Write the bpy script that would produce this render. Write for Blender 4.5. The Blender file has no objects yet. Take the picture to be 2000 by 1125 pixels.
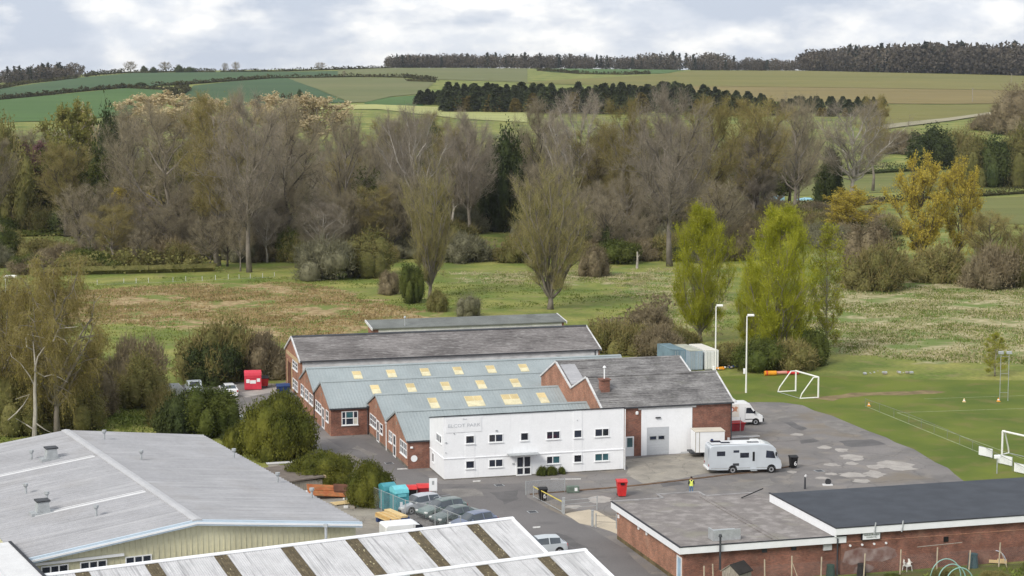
import bpy, math, random
import numpy as np
from mathutils import Vector, Matrix
from mathutils.geometry import tessellate_polygon

scene = bpy.context.scene
COL = scene.collection
# ------------------------------------------------------------------ camera, sky, sun, exposure
FPX, HZ, CAMH = 3800.0, 130.0, 38.5          # focal length in photo pixels, horizon row, camera height
PITCH = math.atan((562.5 - HZ) / FPX)
cam = bpy.data.cameras.new('camera'); cam.sensor_width = 36.0; cam.lens = FPX / 2000.0 * 36.0
cam.clip_start = 1.0; cam.clip_end = 20000.0
camo = bpy.data.objects.new('camera', cam); COL.objects.link(camo)
camo.location = (0, 0, CAMH); camo.rotation_euler = (math.pi / 2 - PITCH, 0, 0)
scene.camera = camo
SUN_EL, SUN_AZ = math.radians(38), math.radians(217)   # azimuth clockwise from +Y: sun behind the camera, to the left
world = bpy.data.worlds.new('World'); scene.world = world; world.use_nodes = True
def build_world():
    nt = world.node_tree; nt.nodes.clear(); N = nt.nodes.new; L = nt.links.new
    out = N('ShaderNodeOutputWorld'); bg = N('ShaderNodeBackground'); L(bg.outputs[0], out.inputs[0])
    sky = N('ShaderNodeTexSky'); sky.sky_type = 'NISHITA'; sky.sun_disc = False
    sky.sun_elevation = SUN_EL; sky.sun_rotation = SUN_AZ
    bg.inputs['Strength'].default_value = 0.1
    tc = N('ShaderNodeTexCoord')
    def noise(scale, sx, sy, sz, detail, rough, off=0.0):
        m = N('ShaderNodeMapping'); m.inputs['Scale'].default_value = (sx, sy, sz); m.inputs['Location'].default_value = (off, off * .7, off * .3)
        L(tc.outputs['Generated'], m.inputs[0])
        n = N('ShaderNodeTexNoise'); n.inputs['Scale'].default_value = scale; n.inputs['Detail'].default_value = detail
        n.inputs['Roughness'].default_value = rough; L(m.outputs[0], n.inputs['Vector']); return n.outputs[0]
    def ramp(fac, stops):
        r = N('ShaderNodeValToRGB'); cr = r.color_ramp
        while len(cr.elements) < len(stops): cr.elements.new(.5)
        for e, (p, c) in zip(cr.elements, stops): e.position = p; e.color = (*c, 1)
        L(fac, r.inputs[0]); return r.outputs[0]
    def mix(f, a, b, t='MIX'):
        m = N('ShaderNodeMix'); m.data_type = 'RGBA'; m.blend_type = t
        if isinstance(f, float): m.inputs[0].default_value = f
        else: L(f, m.inputs[0])
        for v, i in ((a, 6), (b, 7)):
            if isinstance(v, tuple): m.inputs[i].default_value = (*v, 1)
            else: L(v, m.inputs[i])
        return m.outputs[2]
    # broken stratocumulus: grey bases, bright billowing tops, thin blue gaps
    big = noise(13.0, 1, 1, 2.6, 6, .55, 2.35)
    fine = noise(26.0, 1, 1, 1.9, 9, .55, 5.9)
    cloud = mix(ramp(fine, [(.40, (0, 0, 0)), (.58, (1, 1, 1))]), (4.7, 4.95, 5.35), (6.5, 6.45, 6.3))
    grey = mix(ramp(big, [(.40, (0, 0, 0)), (.56, (1, 1, 1))]), (3.55, 3.92, 4.55), cloud)
    cover = ramp(noise(3.0, 1, 1, 2.5, 4, .5, 7.7), [(.30, (.9, .9, .9)), (.5, (1, 1, 1))])
    L(mix(cover, sky.outputs[0], grey), bg.inputs['Color'])
build_world()
sl = bpy.data.lights.new('sun', 'SUN'); sl.energy = 1.7; sl.angle = math.radians(20); sl.color = (1.0, .95, .87)
so = bpy.data.objects.new('sun', sl); COL.objects.link(so)
sdir = Vector((math.sin(SUN_AZ) * math.cos(SUN_EL), math.cos(SUN_AZ) * math.cos(SUN_EL), math.sin(SUN_EL)))
so.rotation_euler = (-sdir).to_track_quat('-Z', 'Y').to_euler(); so.location = (-60, -40, 120)
vs = scene.view_settings
vs.view_transform = 'Standard'; vs.look = 'None'; vs.gamma = 1.0; vs.use_curve_mapping = False
vs.exposure = 0.8

# ------------------------------------------------------------------ surveying helpers
_s, _c = math.sin(PITCH), math.cos(PITCH)
def ray(px, py):
    u = (px - 1000) / FPX; v = (562.5 - py) / FPX
    return (u, _c + v * _s, -_s + v * _c)
def G(px, py, z=0.0):
    d = ray(px, py); t = (z - CAMH) / d[2]
    return (d[0] * t, d[1] * t, z)
def row_at(D, z): # photo row of a point at distance D, height z
    zz = z - CAMH; return 562.5 - FPX * (D * _s + zz * _c) / (D * _c - zz * _s)
def height_for(D, py, z0=0.0):
    lo, hi = -5.0, 90.0
    for _ in range(40):
        m = (lo + hi) / 2
        if row_at(D, m) > py: lo = m
        else: hi = m
    return lo - z0
# the estate's own grid (buildings stand square to it)
TH = math.radians(15.7); B0 = (-6.354, 179.03)
def W(a, b, z=0.0, th=TH, o=B0):
    c, s = math.cos(th), math.sin(th); return (o[0] + a * c - b * s, o[1] + a * s + b * c, z)
def loc(x, y, th=TH, o=B0):
    c, s = math.cos(th), math.sin(th); x -= o[0]; y -= o[1]; return (x * c + y * s, -x * s + y * c)

# ------------------------------------------------------------------ materials
MATS = {}
def mat(name, col, rough=.8, var=.18, scale=2.0, col2=None, fine=25.0, finev=.12, bump=0.0, metal=0.0, spec=.3, stretch=(1, 1, 1), coord='Object', extra=None, trans=0.0, rnd=0.0, lo=.35, hi=.65, coat=0.0):
    if name in MATS: return MATS[name]
    m = bpy.data.materials.new(name); m.use_nodes = True; nt = m.node_tree; N = nt.nodes.new; L = nt.links.new
    nt.nodes.clear(); out = N('ShaderNodeOutputMaterial'); p = N('ShaderNodeBsdfPrincipled')
    p.inputs['Roughness'].default_value = rough; p.inputs['Metallic'].default_value = metal
    p.inputs['Specular IOR Level'].default_value = spec; p.inputs['Coat Weight'].default_value = coat
    if coord == 'World':
        g = N('ShaderNodeNewGeometry'); src = g.outputs['Position']
    else:
        g = N('ShaderNodeTexCoord'); src = g.outputs['Object']
    mp = N('ShaderNodeMapping'); mp.inputs['Scale'].default_value = stretch; L(src, mp.inputs[0])
    def noise(s, d=4):
        n = N('ShaderNodeTexNoise'); n.inputs['Scale'].default_value = s; n.inputs['Detail'].default_value = d; L(mp.outputs[0], n.inputs['Vector']); return n.outputs[0]
    def mixc(f, a, b, t='MIX'):
        x = N('ShaderNodeMix'); x.data_type = 'RGBA'; x.blend_type = t; L(f, x.inputs[0]) if not isinstance(f, float) else setattr(x.inputs[0], 'default_value', f)
        for v, i in ((a, 6), (b, 7)):
            if isinstance(v, tuple): x.inputs[i].default_value = (*v[:3], 1)
            else: L(v, x.inputs[i])
        return x.outputs[2]
    def rng(f, a, b, c=0.0, d=1.0):
        r = N('ShaderNodeMapRange'); r.inputs[1].default_value = a; r.inputs[2].default_value = b; r.inputs[3].default_value = c; r.inputs[4].default_value = d
        L(f, r.inputs[0]); return r.outputs[0]
    c2 = col2 or tuple(min(1, c * (1 + var)) for c in col); c1 = col if col2 else tuple(c * (1 - var) for c in col)
    base = mixc(rng(noise(scale), lo, hi), c1, c2)
    if finev:
        f = noise(fine, 3); v = rng(f, .3, .7, 1 - finev, 1 + finev)
        cb = N('ShaderNodeCombineColor'); [L(v, cb.inputs[i]) for i in range(3)]
        base = mixc(1.0, base, cb.outputs[0], 'MULTIPLY')
    if rnd:
        oi = N('ShaderNodeObjectInfo'); v = rng(oi.outputs['Random'], 0, 1, 1 - rnd, 1 + rnd)
        cb = N('ShaderNodeCombineColor'); [L(v, cb.inputs[i]) for i in range(3)]
        base = mixc(1.0, base, cb.outputs[0], 'MULTIPLY')
    if extra: base = extra(nt, N, L, mp.outputs[0], base, mixc, rng, noise)
    L(base, p.inputs['Base Color'])
    if bump:
        bn = N('ShaderNodeBump'); bn.inputs['Strength'].default_value = bump; bn.inputs['Distance'].default_value = .05
        L(noise(fine, 4), bn.inputs['Height']); L(bn.outputs[0], p.inputs['Normal'])
    if trans:
        t = N('ShaderNodeBsdfTranslucent'); L(base, t.inputs['Color']); ms = N('ShaderNodeMixShader'); ms.inputs[0].default_value = trans
        L(p.outputs[0], ms.inputs[1]); L(t.outputs[0], ms.inputs[2]); L(ms.outputs[0], out.inputs[0])
    else: L(p.outputs[0], out.inputs[0])
    MATS[name] = m; return m
def brick_extra(bc, mortar):
    def f(nt, N, L, vec, base, mixc, rng, noise):
        sp = N('ShaderNodeSeparateXYZ'); L(vec, sp.inputs[0]); ad = N('ShaderNodeMath'); ad.operation = 'ADD'; L(sp.outputs[0], ad.inputs[0]); L(sp.outputs[1], ad.inputs[1])
        cb = N('ShaderNodeCombineXYZ'); L(ad.outputs[0], cb.inputs[0]); L(sp.outputs[2], cb.inputs[1])
        b = N('ShaderNodeTexBrick'); b.inputs['Scale'].default_value = 1.0; b.inputs['Brick Width'].default_value = .225; b.inputs['Row Height'].default_value = .075; b.inputs['Mortar Size'].default_value = .006
        b.inputs['Color1'].default_value = (1.25, 1.1, 1.05, 1); b.inputs['Color2'].default_value = (.72, .76, .8, 1); b.inputs['Mortar'].default_value = (1.25, 1.45, 1.6, 1)
        L(cb.outputs[0], b.inputs['Vector']); base = mixc(1.0, base, b.outputs[0], 'MULTIPLY')
        return mixc(rng(noise(.9, 6), .56, .75, 0.0, .45), base, mortar)
    return f
def streak_extra(col, axis=(14, .25, .25), a=.55, b=.75, amt=.6, scale=1.0):
    def f(nt, N, L, vec, base, mixc, rng, noise):
        mp = N('ShaderNodeMapping'); mp.inputs['Scale'].default_value = axis; L(vec, mp.inputs[0])
        n = N('ShaderNodeTexNoise'); n.inputs['Scale'].default_value = scale; n.inputs['Detail'].default_value = 5; L(mp.outputs[0], n.inputs['Vector'])
        return mixc(rng(n.outputs[0], a, b, 0.0, amt), base, col)
    return f
def spots_extra(col, scale, a, b, amt=1.0):
    def f(nt, N, L, vec, base, mixc, rng, noise): return mixc(rng(noise(scale, 5), a, b, 0.0, amt), base, col)
    return f
def crack_extra(col, scale, width, amt):
    def f(nt, N, L, vec, base, mixc, rng, noise):
        nz = N('ShaderNodeTexNoise'); nz.inputs['Scale'].default_value = .7; L(vec, nz.inputs['Vector']); ad = N('ShaderNodeVectorMath'); ad.operation = 'MULTIPLY_ADD'; L(nz.outputs['Color'], ad.inputs[0]); ad.inputs[1].default_value = (1.6, 1.6, 0); L(vec, ad.inputs[2])
        v = N('ShaderNodeTexVoronoi'); v.feature = 'DISTANCE_TO_EDGE'; v.inputs['Scale'].default_value = scale; L(ad.outputs[0], v.inputs['Vector'])
        return mixc(rng(v.outputs['Distance'], 0, width, amt, 0.0), base, col)
    return f
def both(*fs):
    def f(nt, N, L, vec, base, mixc, rng, noise):
        for g in fs: base = g(nt, N, L, vec, base, mixc, rng, noise)
        return base
    return f
BRICK = mat('red_brick', (.205, .10, .072), .9, .25, .7, fine=9, finev=.18, extra=brick_extra(None, (.33, .2, .15)))
BRICK_ORANGE_LIT = mat('orange_lit_brick', (.315, .165, .108), .9, .2, .8, fine=9, finev=.16, extra=brick_extra(None, (.36, .24, .17)))  # lighter copy of the brick; light on left-facing walls put into colour
WHITE = mat('white_painted_render', (.84, .85, .87), .6, .02, 1.2, fine=6, finev=.02, extra=both(streak_extra((.62, .64, .67), (5, 5, .5), .60, .80, .35), spots_extra((.6, .6, .62), 2.2, .70, .80, .25)))
OLDWHITE = mat('weathered_white_render', (.62, .62, .62), .8, .1, 1.0, extra=streak_extra((.35, .36, .37), (.8, .8, 4), .5, .7, .6))
UPVC = mat('white_upvc', (.82, .83, .84), .4, .02, 3, finev=0)
FASCIA = mat('white_fascia_board', (.82, .83, .85), .5, .03, 1.5, finev=.02)
GLASS = mat('dark_window_glass', (.018, .024, .040), .06, .5, .8, finev=0, spec=.8)
CREAM = mat('cream_window_blind', (.62, .60, .52), .5, .1, 1.0)
SLATE = mat('weathered_slate', (.115, .110, .110), .9, .3, .9, col2=(.235, .228, .225), fine=7, finev=.28, bump=.3, stretch=(.55, 1, 1), extra=both(spots_extra((.27, .265, .25), 3.5, .58, .72, .6), spots_extra((.075, .08, .05), 1.1, .6, .75, .55), streak_extra((.36, .35, .34), (.5, 6, 6), .54, .70, .55)))
BROWNSLATE = mat('brown_grey_roof_sheet', (.125, .115, .113), .9, .3, .5, col2=(.235, .22, .215), fine=6, finev=.22, bump=.3, stretch=(.45, 1, 1), extra=both(spots_extra((.34, .33, .32), 2.6, .54, .7, .6), streak_extra((.09, .075, .07), (.5, 5, 5), .58, .75, .5)))
BLUEROOF = mat('blue_grey_profiled_steel', (.295, .335, .345), .55, .07, .35, fine=3, finev=.05, spec=.35, extra=streak_extra((.34, .375, .38), (1.2, .2, .2), .5, .7, .5))
SKYLIGHT = mat('yellowed_grp_rooflight', (.60, .48, .25), .5, .16, .4, fine=8, finev=.08)
SKYLIGHT2 = mat('pale_grp_rooflight', (.66, .60, .40), .5, .1, 1.6, fine=8, finev=.06)
SHEDROOF = mat('pale_galvanised_roof', (.365, .365, .38), .5, .07, .25, fine=3, finev=.06, spec=.3, extra=both(streak_extra((.50, .50, .51), (.05, 3.0, 1), .5, .68, .5), streak_extra((.28, .28, .29), (.06, 4.2, 1), .56, .70, .4), spots_extra((.31, .30, .295), .22, .52, .66, .4), spots_extra((.22, .22, .23), 3.1, .70, .76, .6)))
TRIM = mat('pale_blue_trim', (.50, .60, .69), .45, .05, 1.0, finev=.03)
CLAD = mat('cream_wall_cladding', (.64, .61, .43), .6, .08, .5, fine=5, finev=.05, extra=streak_extra((.50, .48, .34), (3, 3, .3), .55, .75, .4))
NEARROOF = mat('weathered_white_fibre_cement', (.52, .52, .53), .85, .07, .8, fine=5, finev=.06, extra=both(streak_extra((.24, .24, .25), (6, .25, .3), .54, .72, .8), streak_extra((.36, .36, .36), (2.5, .12, .2), .55, .7, .5), spots_extra((.4, .41, .4), 4, .68, .78, .5)))
BROWNLIGHT = mat('grimy_brown_rooflight', (.115, .092, .055), .8, .25, 2.5, fine=12, finev=.25, extra=both(streak_extra((.06, .05, .035), (14, .5, .5), .5, .65, .6), streak_extra((.50, .45, .28), (5, 2.4, 2.4), .63, .68, .9, 1.3)))
FELT = mat('old_mineral_felt', (.225, .205, .195), .95, .12, .5, fine=9, finev=.12, bump=.25, extra=both(spots_extra((.34, .315, .30), 1.1, .50, .64, .7), spots_extra((.14, .125, .12), .45, .54, .66, .6), streak_extra((.12, .11, .11), (.5, 3.5, 1), .60, .70, .6), spots_extra((.27, .26, .2), .35, .56, .7, .5)))
DARKFELT = mat('dark_grey_felt', (.058, .065, .078), .85, .12, .6, fine=30, finev=.2, bump=.15)
EDGE = mat('black_roof_edge', (.03, .032, .038), .7, .2, 2)
DARKTRIM = mat('dark_gutter', (.05, .053, .06), .6, .2, 2)
ASPHALT = mat('worn_asphalt', (.20, .187, .18), .95, .10, .12, fine=6, finev=.10, bump=.15, coord='World', extra=both(spots_extra((.15, .142, .138), .22, .48, .62, .8), spots_extra((.25, .225, .20), .45, .52, .66, .7), spots_extra((.20, .165, .12), .13, .55, .66, .6), spots_extra((.26, .25, .24), 2.6, .70, .76, .5), crack_extra((.10, .095, .09), .16, .012, .55)))
ROAD = mat('dark_road_asphalt', (.158, .149, .147), .95, .08, .15, fine=6, finev=.08, bump=.15, coord='World', extra=both(spots_extra((.10, .096, .097), .35, .54, .7, .6), spots_extra((.19, .18, .175), .9, .62, .74, .35)))
CONC = mat('stained_concrete', (.30, .275, .235), .95, .12, .3, fine=4, finev=.10, bump=.1, coord='World', extra=both(spots_extra((.20, .185, .165), .5, .5, .68, .7), spots_extra((.38, .34, .27), .8, .56, .7, .5), crack_extra((.13, .115, .10), .28, .018, .6)))
PALECONC = mat('pale_new_concrete', (.50, .43, .33), .95, .08, .4, fine=5, finev=.06, coord='World')
PATCH = mat('pale_dried_puddle', (.36, .335, .31), .95, .12, .9, fine=5, finev=.1, coord='World')
KERB = mat('rusty_concrete_edge', (.155, .10, .065), .95, .3, 1.2, coord='World')
STEEL = mat('galvanised_steel', (.42, .44, .45), .5, .1, 3, metal=.3)
POSTW = mat('white_painted_metal', (.80, .80, .76), .5, .04, 2)
BLACK = mat('black_plastic', (.012, .012, .013), .5, .2, 3)
TYRE = mat('tyre_rubber', (.018, .018, .018), .85, .2, 6)
RIM = mat('alloy_rim', (.42, .43, .45), .35, .1, 6, metal=.5)
RED = mat('red_plastic', (.58, .035, .035), .45, .1, 2)
REDP = mat('red_pink_steel', (.60, .045, .075), .5, .1, 1.5, extra=spots_extra((.35, .05, .06), 3, .62, .72, .4))
DKRED = mat('dark_red_steel', (.30, .03, .04), .6, .2, 1.5)
BLUE = mat('dark_blue_steel', (.018, .045, .15), .5, .2, 2)
TEAL = mat('teal_steel', (.06, .27, .32), .5, .15, 1.5, extra=spots_extra((.12, .36, .40), 1.2, .5, .7, .5))
TEALTOP = mat('light_teal_lid', (.16, .52, .58), .5, .1, 1.5)
TIMBER = mat('fresh_timber', (.56, .36, .14), .8, .18, 3, stretch=(.4, 4, 4))
TIMBER2 = mat('pale_timber', (.66, .50, .26), .8, .12, 3, stretch=(.4, 4, 4))
OLDWOOD = mat('weathered_grey_wood', (.30, .27, .23), .9, .2, 3, stretch=(4, 4, .4))
RUST = mat('rusty_sheet', (.30, .085, .03), .9, .3, 1.5, col2=(.42, .16, .06), extra=spots_extra((.24, .13, .05), 2, .5, .62, .7))
DKRUST = mat('dark_rust', (.12, .055, .035), .9, .3, 1.5)
YELLOW = mat('yellow_paint', (.62, .50, .10), .5, .1, 2)
ORANGE = mat('orange_plastic', (.72, .30, .02), .5, .15, 2)
NETM = mat('grey_wire', (.34, .36, .38), .6, .1, 2, finev=0)
GREENBOX = mat('green_grey_cabinet', (.13, .17, .14), .6, .2, 2)
LIGHTBLUE = mat('pale_blue_door', (.32, .44, .55), .5, .1, 2)
GREYDOOR = mat('grey_shutter', (.50, .52, .55), .5, .05, 1, stretch=(.2, .2, 5))
def paint(name, col, **k): return mat(name, col, .28, .04, 1.0, finev=0, spec=.5, coat=.35, **k)
PSILVER = paint('silver_car_paint', (.50, .54, .57)); PWHITE = paint('white_vehicle_paint', (.80, .81, .82)); PGREY = paint('grey_car_paint', (.46, .48, .52))
PGREEN = paint('dark_green_car_paint', (.13, .18, .17)); PBLUE = paint('dark_blue_car_paint', (.13, .16, .25)); PMOTOR = paint('pale_silver_motorhome', (.52, .56, .60))
GRIME = mat('faint_grey_lettering', (.52, .54, .57), .7, .05, 2, finev=0)
MOSSBASE = mat('grimy_wall_base', (.16, .15, .13), .95, .3, 1.5)

# ------------------------------------------------------------------ mesh helpers
class MB:
    def __init__(s): s.v = []; s.f = []; s.m = []
    def add(s, vs, fs, mi=0):
        o = len(s.v); s.v += [tuple(p) for p in vs]; s.f += [tuple(i + o for i in f) for f in fs]; s.m += [mi] * len(fs); return s
    def box(s, x0, x1, y0, y1, z0, z1, mi=0):
        return s.add([(x0, y0, z0), (x1, y0, z0), (x1, y1, z0), (x0, y1, z0), (x0, y0, z1), (x1, y0, z1), (x1, y1, z1), (x0, y1, z1)],
                     [(0, 3, 2, 1), (4, 5, 6, 7), (0, 1, 5, 4), (1, 2, 6, 5), (2, 3, 7, 6), (3, 0, 4, 7)], mi)
    def cbox(s, x0, x1, y0, y1, z0, z1, c=.05, mi=0): # box with chamfered vertical and top edges
        def ring(z, k): return [(x0 + c, y0 + k, z), (x1 - c, y0 + k, z), (x1 - k, y0 + c, z), (x1 - k, y1 - c, z), (x1 - c, y1 - k, z), (x0 + c, y1 - k, z), (x0 + k, y1 - c, z), (x0 + k, y0 + c, z)]
        vs = ring(z0, 0) + ring(z1 - c, 0) + [(min(max(x, x0 + c), x1 - c), min(max(y, y0 + c), y1 - c), z1) for x, y, _ in ring(z1, 0)]
        fs = [tuple(range(7, -1, -1)), tuple(range(16, 24))]
        for r in (0, 8):
            for i in range(8): j = (i + 1) % 8; fs.append((r + i, r + j, r + 8 + j, r + 8 + i))
        return s.add(vs, fs, mi)
    def prism(s, prof, x0, x1, axis='x', mi=0): # profile (p,z) extruded along an axis
        n = len(prof)
        P = (lambda t, p, z: (t, p, z)) if axis == 'x' else (lambda t, p, z: (p, t, z))
        vs = [P(x0, p, z) for p, z in prof] + [P(x1, p, z) for p, z in prof]
        tri = tessellate_polygon([[Vector((p, z, 0)) for p, z in prof]])
        fs = [tuple(t) for t in tri] + [tuple(n + i for i in reversed(t)) for t in tri] + [(i, (i + 1) % n, n + (i + 1) % n, n + i) for i in range(n)]
        return s.add(vs, fs, mi)
    def plate(s, pts, z0, z1, mi=0): # polygon in plan, extruded in z
        n = len(pts); vs = [(x, y, z0) for x, y in pts] + [(x, y, z1) for x, y in pts]
        tri = tessellate_polygon([[Vector((x, y, 0)) for x, y in pts]])
        fs = [tuple(n + i for i in t) for t in tri] + [tuple(reversed(t)) for t in tri] + [(i, (i + 1) % n, n + (i + 1) % n, n + i) for i in range(n)]
        return s.add(vs, fs, mi)
    def tube(s, pts, rad, n=6, mi=0, cap=True):
        if not hasattr(rad, '__len__'): rad = [rad] * len(pts)
        P = [Vector(p) for p in pts]; vs = []; fs = []
        for i, p in enumerate(P):
            t = (P[min(i + 1, len(P) - 1)] - P[max(i - 1, 0)]).normalized()
            u = t.orthogonal().normalized() if i == 0 else (u - t * u.dot(t)).normalized()
            w = t.cross(u)
            for k in range(n): an = 2 * math.pi * k / n; vs.append(p + (u * math.cos(an) + w * math.sin(an)) * rad[i])
        for i in range(len(P) - 1):
            for k in range(n): j = (k + 1) % n; fs.append((i * n + k, i * n + j, (i + 1) * n + j, (i + 1) * n + k))
        if cap: fs += [tuple(range(n - 1, -1, -1)), tuple((len(P) - 1) * n + k for k in range(n))]
        return s.add(vs, fs, mi)
    def loft(s, rings, mi=0, close=True, caps=True):
        n = len(rings[0]); vs = [p for r in rings for p in r]; fs = []
        for i in range(len(rings) - 1):
            for k in range(n if close else n - 1): j = (k + 1) % n; fs.append((i * n + k, i * n + j, (i + 1) * n + j, (i + 1) * n + k))
        if caps: fs += [tuple(range(n - 1, -1, -1)), tuple((len(rings) - 1) * n + k for k in range(n))]
        return s.add(vs, fs, mi)
    def shift(s, dx, dy, dz=0): s.v = [(x + dx, y + dy, z + dz) for x, y, z in s.v]; return s
    def rot(s, a, ox=0, oy=0):
        c, q = math.cos(a), math.sin(a); s.v = [(ox + (x - ox) * c - (y - oy) * q, oy + (x - ox) * q + (y - oy) * c, z) for x, y, z in s.v]; return s
    def mesh(s, name, mats, smooth=False):
        me = bpy.data.meshes.new(name); me.from_pydata(s.v, [], s.f)
        for m in (mats if isinstance(mats, (list, tuple)) else [mats]): me.materials.append(m)
        if any(s.m): me.polygons.foreach_set('material_index', s.m)
        if smooth: me.polygons.foreach_set('use_smooth', [True] * len(s.f))
        me.update(); return me
def link(name, me, parent=None, loc=(0, 0, 0), rz=0.0, sc=None):
    o = bpy.data.objects.new(name, me); COL.objects.link(o); o.location = loc; o.rotation_euler = (0, 0, rz)
    if parent: o.parent = parent
    if sc: o.scale = sc if hasattr(sc, '__len__') else (sc,) * 3
    return o
def part(name, mb, m, parent=None, loc=(0, 0, 0), rz=0.0, smooth=False):
    return link(name, mb.mesh(name, m, smooth), parent, loc, rz)
def tag(o, label=None, cat=None, group=None, kind=None):
    if label: o['label'] = label
    if cat: o['category'] = cat
    if group: o['group'] = group
    if kind: o['kind'] = kind
    return o
def thing(name, label, cat, loc=(0, 0, 0), rz=0.0, group=None):
    o = link(name, None, None, loc, rz); o.empty_display_size = .5; return tag(o, label, cat, group)
def copy_tree(o, parent=None):
    c = o.copy(); COL.objects.link(c); c.parent = parent
    for ch in o.children: copy_tree(ch, c)
    return c
def text_mesh(s, size, m, depth=.01):
    cu = bpy.data.curves.new('lettering', 'FONT'); cu.body = s; cu.size = size; cu.extrude = depth; cu.resolution_u = 2; cu.align_x = 'CENTER'; cu.align_y = 'CENTER'
    o = bpy.data.objects.new('lettering_source', cu); me = bpy.data.meshes.new_from_object(o); bpy.data.objects.remove(o); bpy.data.curves.remove(cu)
    me.materials.clear(); me.materials.append(m); return me
def lettering(s, size, m, parent, loc, rz=0.0, sx=1.0):
    o = link('lettering', text_mesh(s, size, m), parent, loc); o.rotation_euler = (math.pi / 2, 0, rz); o.scale = (sx, 1, 1); return o
# ------------------------------------------------------------------ terrain
def lerp_tab(t, x):
    if x <= t[0][0]: return t[0][1]
    for (a, p), (b, q) in zip(t, t[1:]):
        if x <= b: return p + (q - p) * (x - a) / (b - a)
    return t[-1][1]
HILL = [(560, 391.0), (700, 337), (900, 264), (1100, 223), (1300, 194), (1500, 173), (1750, 156), (2000, 145), (2250, 138.5), (2500, 136.5), (2750, 139), (3200, 152), (4200, 175), (9000, 178)]
CREST = [(-900, 30), (-200, 27), (0, 22), (90, 15), (200, 5), (400, 1), (560, -1), (750, -4.5), (1000, -3.5), (1300, -.5), (1560, 1), (1800, 4), (2000, 8), (2600, 16), (3500, 22)]
def smooth(a, b, x):
    t = min(1, max(0, (x - a) / (b - a))); return t * t * (3 - 2 * t)
def terr(x, y):
    if y < 560: return 0.0
    u = 1000 + FPX * x / y
    r = (lerp_tab(HILL, y - 25) + lerp_tab(HILL, y) * 2 + lerp_tab(HILL, y + 25)) / 4 + lerp_tab(CREST, u) * smooth(1100, 2300, y)
    z = CAMH - (r - HZ) * y / FPX * 1.012
    return max(z * smooth(560, 700, y) if y < 700 else z, -30)
def T(px, py): # ground point seen at a photo position
    d = ray(px, py); t = 100.0; prev = t
    while t < 4200:
        x, y, z = d[0] * t, d[1] * t, CAMH + d[2] * t
        if z < terr(x, y):
            lo, hi = prev, t
            for _ in range(22):
                m = (lo + hi) / 2
                if CAMH + d[2] * m < terr(d[0] * m, d[1] * m): hi = m
                else: lo = m
            return (d[0] * hi, d[1] * hi, terr(d[0] * hi, d[1] * hi))
        prev = t; t *= 1.01
    return (d[0] * 2450, d[1] * 2450, terr(d[0] * 2450, d[1] * 2450))
def pin(poly, x, y):
    r = False; n = len(poly)
    for i in range(n):
        (x1, y1), (x2, y2) = poly[i], poly[i - 1]
        if (y1 > y) != (y2 > y) and x < (x2 - x1) * (y - y1) / (y2 - y1) + x1: r = not r
    return r
def edge_dist(poly, x, y):
    d = 1e9
    for i in range(len(poly)):
        (x1, y1), (x2, y2) = poly[i], poly[i - 1]; dx, dy = x2 - x1, y2 - y1; q = dx * dx + dy * dy
        t = min(1, max(0, ((x - x1) * dx + (y - y1) * dy) / q)) if q else 0
        d = min(d, math.hypot(x - x1 - t * dx, y - y1 - t * dy))
    return d
def soft(poly, x, y, w):
    d = edge_dist(poly, x, y); return min(1, max(0, .5 + (d if pin(poly, x, y) else -d) / w))
def gp(pts): return [G(x, y)[:2] for x, y in pts]
RUSH = gp([(60, 575), (200, 566), (330, 556), (560, 552), (650, 562), (700, 585), (780, 600), (860, 612), (800, 640), (740, 660), (560, 672), (380, 640), (190, 632), (60, 640)])
DRY = gp([(1560, 560), (1700, 548), (2050, 545), (2200, 560), (2200, 700), (2000, 712), (1800, 706), (1640, 690), (1580, 650)])
DRY2 = gp([(880, 532), (1320, 524), (1420, 535), (1440, 600), (1400, 660), (1330, 660), (1290, 600), (1150, 560), (880, 552)])
MOWN = gp([(1400, 735), (1560, 728), (1700, 738), (1850, 740), (2300, 745), (2600, 900), (2100, 1000), (1890, 950), (1800, 905), (1650, 840), (1540, 790), (1420, 800)])
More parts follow.
